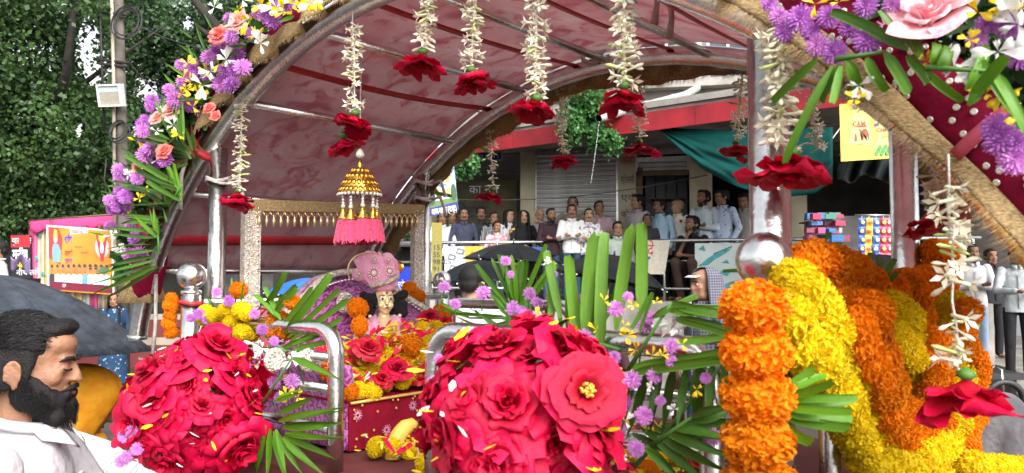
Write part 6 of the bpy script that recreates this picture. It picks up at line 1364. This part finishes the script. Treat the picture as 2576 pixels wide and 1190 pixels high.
# ================================================================ signs, banners and boards
def board(name, label, cat, c00, c10, c01, m, th=.02, parent=None):      # lower-left, lower-right, upper-left corners
    ex, ey = c10-c00, c01-c00; n = ex.cross(ey).normalized()
    if n.dot(CAM-c00) < 0: n = -n
    mb = MB().obox(c00-n*th, ex, ey, n*th)
    if parent is None:
        t = thing(name, label, cat, c00); mb.build('panel', m, t, False)
    else: t = mb.build(name, m, parent, False)
    def pt(u, v, o=.006): return c00+ex*u+ey*v+n*o
    return t, pt, ex, ey, n
def patch(pt, poly, m, parent, name='print', o=.004):
    mb = MB(); k = len(poly); a = [pt(u, v, o) for u, v in poly]; mb.add(a, [tuple(range(k))])
    ob = mb.build(name, m, parent, False); return ob
def disc(pt, cx, cy, rx, ry, m, parent, o=.004, name='print', n=14): return patch(pt, [(cx+rx*math.cos(6.283*i/n), cy+ry*math.sin(6.283*i/n)) for i in range(n)], m, parent, name, o)
def txt(pt, body, u, v, h, m, parent, ex, ey, width=None, o=.008, shear=0., bold=0., align='LEFT'): return lettering(body, pt(u, v, o), ex, ey, h, m, parent, align, width, shear, bold)
# --- hanging house poster
t, pt, ex, ey, n = board('house_poster', 'tilted flex poster of a white house hanging beside the arch', 'poster', at(1083, 545, 9.5), at(1153, 528, 9.5), at(1066, 372, 9.5), mat('poster_sky', (.42, .58, .78), .4, 0, .1, 3))
patch(pt, [(0, 0), (1, 0), (1, .12), (0, .12)], mat('indigo_band', (.035, .03, .20), .4), t); txt(pt, 'आगर-मालवा (म.प्र.)', .06, .055, .10, m_text_white, t, ex, ey, ex.length*.88, bold=.003)
patch(pt, [(0, .12), (1, .12), (1, .24), (0, .22)], mat('poster_green', (.10, .20, .06), .5), t)
mw = mat('poster_wall', (.68, .64, .58), .5); mr_ = mat('poster_roof', (.04, .05, .09), .5); mwin = mat('poster_window', (.62, .34, .08), .5)
patch(pt, [(.2, .2), (.85, .2), (.85, .55), (.2, .55)], mw, t, o=.006); patch(pt, [(.12, .55), (.92, .55), (.72, .72), (.45, .78), (.3, .68)], mr_, t, o=.008)
for a, b in ((.27, .25), (.47, .25), (.66, .25), (.27, .42), (.47, .42), (.68, .42)): patch(pt, [(a, b), (a+.12, b), (a+.12, b+.10), (a, b+.10)], mwin, t, o=.009)
patch(pt, [(.40, .39), (.66, .39), (.66, .42), (.40, .42)], mat('poster_balcony', (.05, .25, .40), .5), t, o=.011)
disc(pt, .12, .25, .12, .09, mat('poster_tree', (.04, .09, .05), .5), t, .012); disc(pt, .9, .27, .1, .12, MATS['poster_tree'], t, .012)
patch(pt, [(-.0, .78), (.12, .90), (.35, .97), (.62, .95), (.85, .86), (.98, .74), (.7, .80), (.4, .83)], mat('poster_umbrella', (.42, .035, .05), .5), t, o=.010)
# --- flood of banners on the railing
def rail_banner(name, label, p0, p1, y0, y1, m, b=1.52):
    return board(name, label, 'banner', fw(p0, y1, b), Vector((*fw(p1, y1, b).xy, fw(p0, y1, b).z)), fw(p0, y0, b), m, .012)
t, pt, ex, ey, n = rail_banner('machine_banner', 'banner with grey machine pictures and a red word on yellow', 1118, 1215, 620, 690, mat('banner_pale', (.55, .60, .60), .5))
patch(pt, [(.58, 0), (1, 0), (1, 1), (.52, 1)], mat('banner_ochre', (.60, .42, .06), .5), t); txt(pt, 'श्री', .66, .55, .30, m_text_red, t, ex, ey, bold=.012)
for (a, b) in ((.08, .55), (.3, .75), (.12, .15)): patch(pt, [(a, b), (a+.2, b-.06), (a+.24, b+.12), (a+.05, b+.2)], mat('banner_grey', (.20, .21, .22), .5), t, o=.006); patch(pt, [(a+.04, b+.03), (a+.15, b), (a+.18, b+.08), (a+.07, b+.12)], m_white, t, o=.009)
t, pt, ex, ey, n = rail_banner('green_banner', 'green strip banner between the black umbrella and yellow one', 1216, 1262, 622, 690, mat('banner_green', (.12, .32, .20), .5))
t, pt, ex, ey, n = rail_banner('blue_banner', 'small blue banner with white letters under the railing', 1300, 1376, 622, 655, mat('banner_blue', (.03, .09, .34), .5)); txt(pt, 'बाजार', .62, .55, .1, m_text_white, t, ex, ey); txt(pt, '9318', .68, .2, .09, m_text_white, t, ex, ey)
t, pt, ex, ey, n = board('copy_banner', 'cream banner with red and blue words hung askew on the rail', 'banner', fw(1598, 690, 1.56), fw(1672, 690, 1.56), fw(1612, 606, 1.56), mat('banner_cream', (.60, .55, .44), .5), .012)
txt(pt, 'देशी', .28, .72, .26, m_text_red, t, ex, ey, ex.length*.66); txt(pt, 'कॉपी', .2, .34, .30, m_text_blue, t, ex, ey, ex.length*.74, bold=.01)
t, pt, ex, ey, n = rail_banner('teal_sketch_banner', 'white banner with teal brush sketch behind the hooded man', 1748, 1905, 612, 742, mat('banner_offwhite', (.56, .64, .60), .5, 0, .1, 4), 1.54)
mt = mat('teal_ink', (.06, .34, .36), .5, 0, .3, 10)
for poly in ([(.05, .55), (.2, .7), (.42, .86), (.6, .9), (.5, .8), (.3, .66), (.22, .58)], [(.08, .42), (.25, .52), (.34, .48), (.2, .40)], [(.3, .2), (.48, .1), (.62, .16), (.72, .3), (.6, .26), (.46, .2)], [(.38, .42), (.52, .36), (.58, .44), (.47, .5)], [(.05, .88), (.14, .96), (.18, .84)], [(.42, .62), (.56, .6), (.52, .68)], [(.5, .03), (.7, .05), (.8, .12), (.66, .10)]): patch(pt, poly, mt, t)
patch(pt, [(.3, .78), (.6, .92), (.6, .945), (.3, .80)], mat('dark_teal_ink', (.02, .12, .12), .5), t, o=.008)
txt(pt, 'ि', .86, .6, .5, mat('brown_ink', (.22, .14, .10), .5), t, ex, ey, bold=.012)
t, pt, ex, ey, n = rail_banner('gents_banner', 'pale banner with big blue letters below the market stall', 1992, 2142, 618, 706, mat('banner_grey_white', (.55, .58, .58), .5), 1.6)
txt(pt, 'जेन्ट्स प', .14, .38, .30, m_text_blue, t, ex, ey, ex.length*.8, bold=.012); txt(pt, 'रमेशवर्मा (वार्ड', .50, .85, .11, m_text_dark, t, ex, ey, ex.length*.48); txt(pt, 'कमलेश', .74, .68, .11, m_text_dark, t, ex, ey, ex.length*.24)
t, pt, ex, ey, n = board('blue_print_banner', 'bright blue banner seen behind the idol through the frame', 'banner', at(985, 735, 6.5), at(1040, 735, 6.4), at(985, 672, 6.5), mat('banner_royal', (.02, .05, .55), .4)); txt(pt, 'स्पोर्ट्स', .3, .3, .07, m_text_white, t, ex, ey, ex.length*.6)
t, pt, ex, ey, n = board('contact_board', 'olive board with black writing behind the back post', 'sign', at(1086, 700, 11.5), at(1112, 700, 11.5), at(1086, 560, 11.5), mat('board_olive', (.26, .22, .04), .6)); 
for i, s_ in enumerate(('157,', '55', '98105', '911')): txt(pt, s_, .12, .55-.13*i, .11, m_text_dark, t, ex, ey)
# --- hanging yellow tea banner
t, pt, ex, ey, n = board('tea_banner', 'yellow hanging tea banner with printed packets beside the frill', 'banner', at(2116, 406, 8.2), at(2246, 398, 8.2), at(2112, 262, 8.2), mat('banner_yellow', (.80, .50, .06), .45), .012)
mpk = mat('packet_gold', (.78, .60, .16), .4, 0, .08, 4); mbr = mat('camel_brown', (.24, .05, .02), .5)
patch(pt, [(.16, .30), (.62, .24), (.58, .62), (.66, .98), (.24, 1.0), (.24, .62)], mpk, t); patch(pt, [(.62, .06), (.98, .08), (1.0, .62), (.66, .66), (.72, .4)], mpk, t)
txt(pt, 'CAMEL', .24, .63, .085, mbr, t, ex, ey, ex.length*.36, bold=.003); txt(pt, 'CAMEL', .70, .50, .062, mbr, t, ex, ey, ex.length*.28, bold=.002); txt(pt, 'ELAICHI', .80, .38, .03, mbr, t, ex, ey)
patch(pt, [(.34, .57), (.50, .57), (.52, .585), (.50, .60), (.34, .60), (.32, .585)], mat('packet_red', (.45, .03, .03), .5), t, o=.006)
cam_poly = [(0, .9), (.08, 1.0), (.18, .95), (.2, .8), (.16, .62), (.25, .55), (.38, .72), (.5, .98), (.62, .74), (.74, .9), (.85, .66), (.92, .5), (.9, 0), (.84, 0), (.82, .36), (.74, .3), (.72, 0), (.66, 0), (.64, .34), (.44, .34), (.42, 0), (.36, 0), (.35, .36), (.28, 0), (.22, 0), (.24, .42), (.14, .5), (.08, .66), (.08, .82)]
mb = MB(); a = [pt(.35+.22*u, .33+.22*v, .007) for u, v in cam_poly]; c_ = pt(.47, .52, .007); 
bmx = bmesh.new(); vs_ = [bmx.verts.new(p_) for p_ in a]; fc = bmx.faces.new(vs_); bmesh.ops.triangulate(bmx, faces=[fc]); me_ = bpy.data.meshes.new('camel_print'); bmx.to_mesh(me_); bmx.free(); me_.materials.append(mbr); me_.transform(Matrix.Translation(-wm(t).translation)); link('camel_print', me_, t, Matrix.Translation(wm(t).translation))
patch(pt, [(.26, .33), (.32, .33), (.31, .45), (.29, .48), (.27, .45)], mbr, t, o=.006); txt(pt, 'ELAICHI TEA', .34, .285, .018, mbr, t, ex, ey)
patch(pt, [(.25, .90), (.34, .90), (.34, .96), (.25, .96)], mat('packet_indigo', (.10, .06, .22), .5), t, o=.006); txt(pt, 'PACK', .262, .93, .02, m_text_white, t, ex, ey, o=.011)
patch(pt, [(.66, .56), (.75, .58), (.75, .64), (.66, .62)], MATS['packet_indigo'], t, o=.006)
for i in range(9): disc(pt, .68+.035*i, .10+.05*(i % 3), .04, .045, mat('packet_leaf', (.06, .26, .05), .5), t, .008+.001*i)
# --- left: festival banner on coloured cloth
def fest():
    D0 = 14.0; t = thing('festival_backdrop', 'striped pink, cream and yellow cloth hung behind the festival banner', 'cloth backdrop', at(75, 800, D0+.25))
    for i in range(14):
        cs_ = [(.72, .12, .30), (.62, .55, .40), (.66, .52, .20), (.55, .60, .50)][i % 4]; m = mat('backdrop_%d' % (i % 4), cs_, .7, 0, .12, 4, trans=.1)
        x0 = 75+19*i
        MB().sheet(lambda u, v, x0=x0: at(x0+19*u, 560-.08*(x0-75)+(790-560)*v, D0+.25+.04*math.sin(u*6.28)), 6, 6, .004).build('cloth_strip', m, t)
    MB().sheet(lambda u, v: at(75+245*u, 557-17*u+(22+9*math.sin(u*22)**2)*v, D0+.12), 40, 3, .004).build('pink_valance', mat('hot_pink_cloth', (.72, .05, .20), .7), t)
    MB().tube([at(72, 556, D0+.3), at(330, 536, D0+.3)], .022, 7).build('bamboo_pole', m_wood, t)
    for x in (75, 318): MB().tube([at(x, 555, D0+.3), at(x, 955, D0+.3)], .022, 7).build('upright_pole', m_wood, t)
    for cx, cy in ((92, 650), (108, 690), (100, 590), (90, 740), (305, 600), (300, 670)): MB().ell(at(cx, cy, D0+.2), (.03, .01, .05), 8).build('cloth_motif', mat('teal_motif', (.02, .35, .32), .6), t)
    t, pt, ex, ey, n = board('festival_banner', 'orange and yellow festival banner reading YADAV BOYS with portraits', 'banner', at(120, 730, D0), at(288, 742, D0), at(117, 566, D0), mat('banner_orange', (.55, .12, .02), .5, 0, .1, 1.2, col2=(.60, .34, .06), spec=.2))
    ml = mat('banner_margin', (.78, .74, .74), .5)
    for poly in ([(0, 0), (.025, 0), (.025, 1), (0, 1)], [(.975, 0), (1, 0), (1, 1), (.975, 1)], [(.025, .975), (.975, .975), (.975, 1), (.025, 1)]): patch(pt, poly, ml, t)
    patch(pt, [(.025, .02), (.975, .02), (.975, .14), (.025, .14)], mat('maroon_band', (.16, .01, .03), .5), t); txt(pt, 'नपालन, िजला आगर-मालवा', .22, .08, .10, m_text_white, t, ex, ey, ex.length*.74)
    patch(pt, [(.03, .5), (.2, .4), (.24, .8), (.18, .97), (.03, .97)], mat('banner_crimson', (.62, .05, .04), .5), t, o=.003)
    patch(pt, [(.36, .88), (.62, .92), (.63, .985), (.35, .96)], m_white, t, o=.006); txt(pt, 'YADAV BOYS', .38, .925, .075, m_text_red, t, ex, ey+ex*.06, ex.length*.22, o=.012, shear=.15, bold=.003)
    txt(pt, 'श्रीकृष्ण  जन्माष्टमी', .27, .80, .14, mat('banner_blue_ink', (.03, .05, .45), .5), t, ex, ey, ex.length*.46, bold=.006)
    txt(pt, 'पालकी यात्रा', .27, .585, .12, m_text_red, t, ex, ey, ex.length*.22, bold=.004); txt(pt, 'स्वागत वंदन हार्दिक अभिनंदन', .27, .47, .10, mat('banner_magenta_ink', (.45, .02, .20), .5), t, ex, ey, ex.length*.46, bold=.004)
    txt(pt, 'की हार्दिक शुभकामनाएं', .42, .69, .04, m_text_dark, t, ex, ey); txt(pt, 'के पावन अवसर पर', .52, .61, .04, m_text_dark, t, ex, ey)
    # painted robed figure and the emblem wreath
    patch(pt, [(.09, .44), (.20, .44), (.21, .62), (.17, .72), (.10, .72), (.08, .6)], mat('figure_teal', (.16, .34, .42), .5), t, o=.006); disc(pt, .135, .78, .032, .05, mat('figure_skin', (.50, .38, .48), .5), t, .007); patch(pt, [(.10, .82), (.17, .82), (.16, .93), (.12, .95)], mat('figure_gold', (.70, .42, .06), .5), t, o=.008)
    disc(pt, .83, .72, .105, .17, mat('emblem_grey', (.45, .42, .44), .5), t, .005); patch(pt, [(.74, .92), (.79, .92), (.83, .62), (.87, .92), (.92, .92), (.85, .5), (.81, .5)], mat('emblem_red', (.42, .03, .04), .5), t, o=.008); disc(pt, .83, .86, .05, .07, MATS['figure_gold'], t, .009); disc(pt, .83, .70, .028, .08, m_white, t, .010)
    shirts = [(.04, .04, .05), (.70, .70, .70), (.45, .52, .66), (.55, .45, .66), (.72, .72, .72), (.74, .74, .74), (.12, .30, .62), (.72, .70, .62), (.74, .74, .74), (.70, .72, .76), (.62, .72, .80)]
    for i, c in enumerate(shirts):
        u = .075+.083*i; s_ = .62+.038*i if i < 8 else .92; m = mat('portrait_shirt_%d' % i, c, .5)
        patch(pt, [(u-.048, .14), (u+.05, .14), (u+.044, .15+.12*s_), (u+.018, .17+.14*s_), (u-.018, .17+.14*s_), (u-.044, .15+.12*s_)], m, t, o=.006+.002*i)
        disc(pt, u, .215+.17*s_, .026*s_, .062*s_, mat('portrait_skin', (.34, .17, .11), .5, 0, .15, 20), t, .007+.002*i); patch(pt, [(u-.028*s_, .235+.17*s_), (u-.02*s_, .25+.17*s_), (u+.02*s_, .25+.17*s_), (u+.028*s_, .235+.17*s_), (u+.024*s_, .285+.17*s_), (u, .30+.17*s_), (u-.026*s_, .285+.17*s_)], m_text_dark, t, o=.0075+.002*i)
        if i in (7, 8): patch(pt, [(u-.022, .235+.17*s_-.02), (u+.022, .235+.17*s_-.02), (u+.02, .235+.17*s_+.006), (u-.02, .235+.17*s_+.006)], m_black, t, o=.008+.002*i)
fest()
t, pt, ex, ey, n = board('black_signboard', 'black and red painted signboard at the picture edge', 'sign', at(30, 700, 14.2), at(78, 700, 14.2), at(27, 592, 14.2), mat('sign_black', (.012, .012, .014), .5), .05)
patch(pt, [(0, .72), (1, .72), (1, 1), (0, 1)], mat('sign_red', (.42, .02, .03), .5), t); txt(pt, 'स्थान परिवर्तन', .06, .86, .17, m_text_white, t, ex, ey, ex.length*1.0); txt(pt, 'मनीषा', .08, .55, .24, m_text_white, t, ex, ey, ex.length*.92, bold=.006); txt(pt, 'पान', .3, .32, .18, m_text_yellow, t, ex, ey, ex.length*.5, bold=.005); txt(pt, 'नीचे तले', .25, .12, .14, m_text_white, t, ex, ey)
MB().obox(at(25, 955, 14.3), Vector((.35, 0, 0)), Vector((0, .06, 0)), ZUP*1.9).build('stand', m_dark, t, False)
t, pt, ex, ey, n = board('hardware_signboard', 'yellow and maroon hardware shop signboard above the banner', 'sign', at(240, 552, 16), at(287, 545, 16), at(240, 482, 16), mat('sign_mustard', (.62, .40, .05), .5), .25)
patch(pt, [(.45, .45), (1, .5), (1, .95), (.7, 1), (.45, .9)], mat('sign_maroon', (.24, .02, .05), .5), t); txt(pt, 'हा', .04, .6, .26, m_text_white, t, ex, ey, bold=.012); txt(pt, 'हार्डवेयर', .46, .78, .13, m_text_yellow, t, ex, ey, ex.length*.5); txt(pt, 'एण्ड', .56, .5, .12, m_text_yellow, t, ex, ey); txt(pt, 'सेंटर', .52, .22, .12, m_text_dark, t, ex, ey); txt(pt, 'र्ह', .04, .18, .22, m_text_white, t, ex, ey)
MB().tube([at(262, 960, 16.1), at(262, 560, 16.1)], .04, 8).build('sign_post', m_steel_dull, t)

# ================================================================ market stall on the right
stall = thing('market_stall', 'stall table under a blue plaid cloth with racks behind it', 'stall', at(2180, 900, 9.6))
MB().box(at(2180, 700, 9.9)+Vector((0, 0, -.75)), (1.0, .6, 1.5)).build('table', m_wood, stall, False)
mpl = cloth('plaid_cloth', (.07, .10, .30), (.50, .48, .55), 'check', 5)
MB().sheet(lambda u, v: at(2110, 632, 9.55)+Vector((.9*u, .02*math.sin(u*25)*v+.55*max(0, .25-v)*2, -.4*max(0, v-.2))), 40, 12, .006).build('plaid_cover', mpl, stall)
mg = [mat('goods_%d' % i, c, .4, 0, .2, 30) for i, c in enumerate(((.50, .03, .12), (.05, .20, .45), (.55, .50, .45), (.60, .10, .25), (.06, .25, .20), (.30, .05, .10)))]
random.seed(44)
for i in range(34):
    x, y = rnd(2035, 2125), random.choice((545, 562, 580, 600)); c = at(x, y, 9.9+rnd(-.1, .3)); nm_ = ('goods_carton', 'carton of goods stacked in the market stall', 'carton')
    ci = random.randrange(6); o = MB().box(c, (rnd(.08, .16), .1, rnd(.05, .10))).build('goods_carton', mg[ci], None, False); cn = ('crimson', 'blue', 'pale', 'pink', 'green', 'dark red')[ci]; lv = {545: 'topmost', 562: 'second', 580: 'third', 600: 'lowest'}[y]; tag(o, '%s goods carton in the %s tier of the market stall' % (cn, lv), nm_[2], '%s cartons in the %s tier' % (cn, lv))
for y in (610, 560): MB().obox(at(2030, y, 10.3), Vector((.55, 0, 0)), Vector((0, .3, 0)), ZUP*.02).build('shelf', m_wood, stall, False)
MB().obox(at(2028, 720, 10.5), Vector((1.2, -.05, 0)), Vector((0, .03, 0)), ZUP*.95).build('rear_panel', m_dark, stall, False)
# strips of snack packets
pk = MB(); pk.grid(lambda u, v: Vector(((u-.5)*.085*(1-.10*math.sin(math.pi*v)), -.018*math.sin(math.pi*u)*math.sin(math.pi*v), (v-.5)*.11)), 6, 6); pk.grid(lambda u, v: Vector(((.5-u)*.085*(1-.10*math.sin(math.pi*v)), .018*math.sin(math.pi*u)*math.sin(math.pi*v), (v-.5)*.11)), 6, 6)
pkc = [(.03, .08, .40), (.75, .45, .03), (.05, .12, .45), (.50, .04, .08), (.55, .06, .10), (.12, .35, .10)]
rackr = MB().tube([at(2150, 541, 9.2), at(2262, 541, 9.2)], .008, 6).build('hanging_rail', m_steel_dull, stall)
for i, px in enumerate((2168, 2186, 2204, 2222, 2238, 2254)):
    m = mat('packet_foil_%d' % i, pkc[i], .25, .2, .15, 40, .3, 60); me = pk.mesh('packet', m); lab = mat('packet_label_%d' % i, [(.7, .5, .1), (.55, .08, .05), (.75, .72, .7), (.75, .6, .1), (.7, .68, .66), (.75, .6, .1)][i], .4)
    lm = MB().ell((0, -.021, 0), (.024, .003, .022), 10).mesh('packet_emblem', lab)
    t = thing('snack_strip', '%s strip of snack packets hanging at the stall' % ('first blue', 'orange-yellow', 'second blue', 'dark red', 'pinkish red', 'green')[i], 'snack packets', at(px, 548, 9.2), 'strips of snack packets')
    for j in range(5):
        M = Matrix.Translation(at(px+rnd(-2, 2), 560+22*j, 9.2)) @ Matrix.Rotation(rnd(-.2, .2), 4, 'Z'); o = link('packet', me, t, M); link('emblem', lm, o, M)
    MB().tube([at(px, 541, 9.2), at(px, 556, 9.2)], .003, 4).build('hook', m_steel_dull, t)
# black tarpaulin bundle under the tea banner
q = MB(); q.sheet(lambda u, v: at(2108+140*u, 390-4*math.sin(u*18)+(60+10*math.sin(u*9))*v, 8.6+.12*math.sin(u*21+v*3)+.1*v), 30, 12, .01); tag(q.build('black_awning', mat('black_tarpaulin', (.012, .02, .02), .5, 0, .3, 8, .3, 14)), 'crumpled black awning sheet below the yellow tea banner', 'awning')
# black wheel beside the steps
wt = thing('push_cart', 'dark wheeled cart partly hidden behind the magenta rose', 'cart', at(2510, 1000, 6.9))
for dx in (0, .5): wc = at(2528, 1010, 6.9)+Vector((0, dx, 0)); w_ = MB().tube([wc+Vector((.17*math.cos(a), .0, .17*math.sin(a))) for a in np.linspace(0, 6.283, 24)[:-1]], .03, 8, closed=True).build('wheel', m_black, wt); MB().lathe([(.02, -.03), (.03, 0), (.02, .03)], 10, look_m(wc, Vector((0, 1, 0)))).build('hub', m_steel_dull, w_)
MB().box(at(2500, 960, 7.1)+Vector((0, .2, .05)), (.5, .5, .06)).build('tray', m_black, wt, False); MB().tube([at(2470, 950, 6.9), at(2500, 920, 6.9), at(2520, 930, 6.9), at(2525, 990, 6.9)], .012, 6).build('handle', m_steel_dull, wt)
# scrap of foil on the road
p = pz(2490, 1105, .01); tag(MB().sheet(lambda u, v: p+Vector((.06*(u-.5), .05*(v-.5), .012*math.sin(u*5)*math.cos(v*4)+.01)), 6, 5, .002).build('foil_wrapper', mat('foil', (.5, .5, .6), .2, .8)), 'tiny shiny foil wrapper lying on the wet road', 'wrapper')
# low wall and steps far left, dark backdrop added for the shade under the trees
lw = thing('low_wall', 'low painted wall of maroon and cream bands behind the saree woman', 'wall', at(200, 960, 14.6))
for i, (z0, z1, c) in enumerate(((0, .45, (.16, .03, .03)), (.45, .60, (.36, .30, .24)), (.60, .95, (.15, .03, .03)), (.95, 1.05, (.34, .30, .26)))):
    MB().obox(Vector((-12.5, 15.3, z0+.001)), Vector((7.6, .2, 0)), Vector((0, .25+.06*(i % 2), 0)), ZUP*(z1-z0-.002)).build('band', mat('wall_band_%d' % i, c, .8, 0, .2, 3), lw, False)
dk = thing('shade_backdrop', 'dark shed-shaped backdrop added for the deep shade under the trees', 'shade backdrop', Vector((-11, 21, 0)))
MB().obox(Vector((-22, 21.5, 0)), Vector((22, 0, 0)), Vector((0, 3, 0)), ZUP*2.6).build('wall', mat('shade_backdrop_wall', (.06, .055, .05), .85, 0, .4, 1.5), dk, False)  # near-black block put in to stand for tree shade
MB().obox(Vector((-22.3, 20.8, 2.6)), Vector((22.6, 0, 0)), Vector((0, 4.0, 0)), ZUP*.12).build('roof', mat('shade_backdrop_roof', (.09, .085, .08), .8), dk, False)
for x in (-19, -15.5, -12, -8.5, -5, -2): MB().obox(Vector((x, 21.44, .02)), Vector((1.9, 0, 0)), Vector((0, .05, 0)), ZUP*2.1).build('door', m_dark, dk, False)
tb_ = thing('draped_table', 'table draped with a lilac cloth beside the far man', 'table', at(50, 800, 10.5))
MB().box(at(48, 700, 10.4)+Vector((0, 0, -.5)), (.34, .4, 1.0)).build('table', m_black, tb_, False); MB().sheet(lambda u, v: at(28+48*u, 645+8*math.sin(u*9)+45*v*abs(u-.4)+18*v, 10.2+.1*v-.02*math.sin(u*20)), 20, 6, .005).build('lilac_cloth', mat('lilac_cloth', (.32, .24, .42), .7), tb_)
# blue parasol far behind the flowers under the canopy
umbrella('bright blue umbrella seen below the canopy edge', at(790, 700, 8.5), .5, R(5), mat('blue_umbrella_cloth', (.02, .12, .62), .5), .3, .3)
ground_person('person in dark clothes under the blue umbrella', 780, 8.6, 1.55, 180, cloth('black_top', (.015, .015, .018)), blackp, skin=2, pose=('hold', 'hold'))
for i, (px, c) in enumerate(((600, (.05, .05, .08)), (660, (.30, .05, .06)), (700, (.10, .10, .12)), (860, (.05, .07, .15)))):
    ground_person(('person in navy far behind the near ball and post', 'person in dull red beyond the swing frame', 'person in grey beyond the palm blades', 'person in dark blue beyond the throne back')[i], px, 10+.6*i, 1.6, 170, cloth('back_shirt_%d' % i, c), blackp, skin=2)
bpy.data.scenes.remove(BENCH)
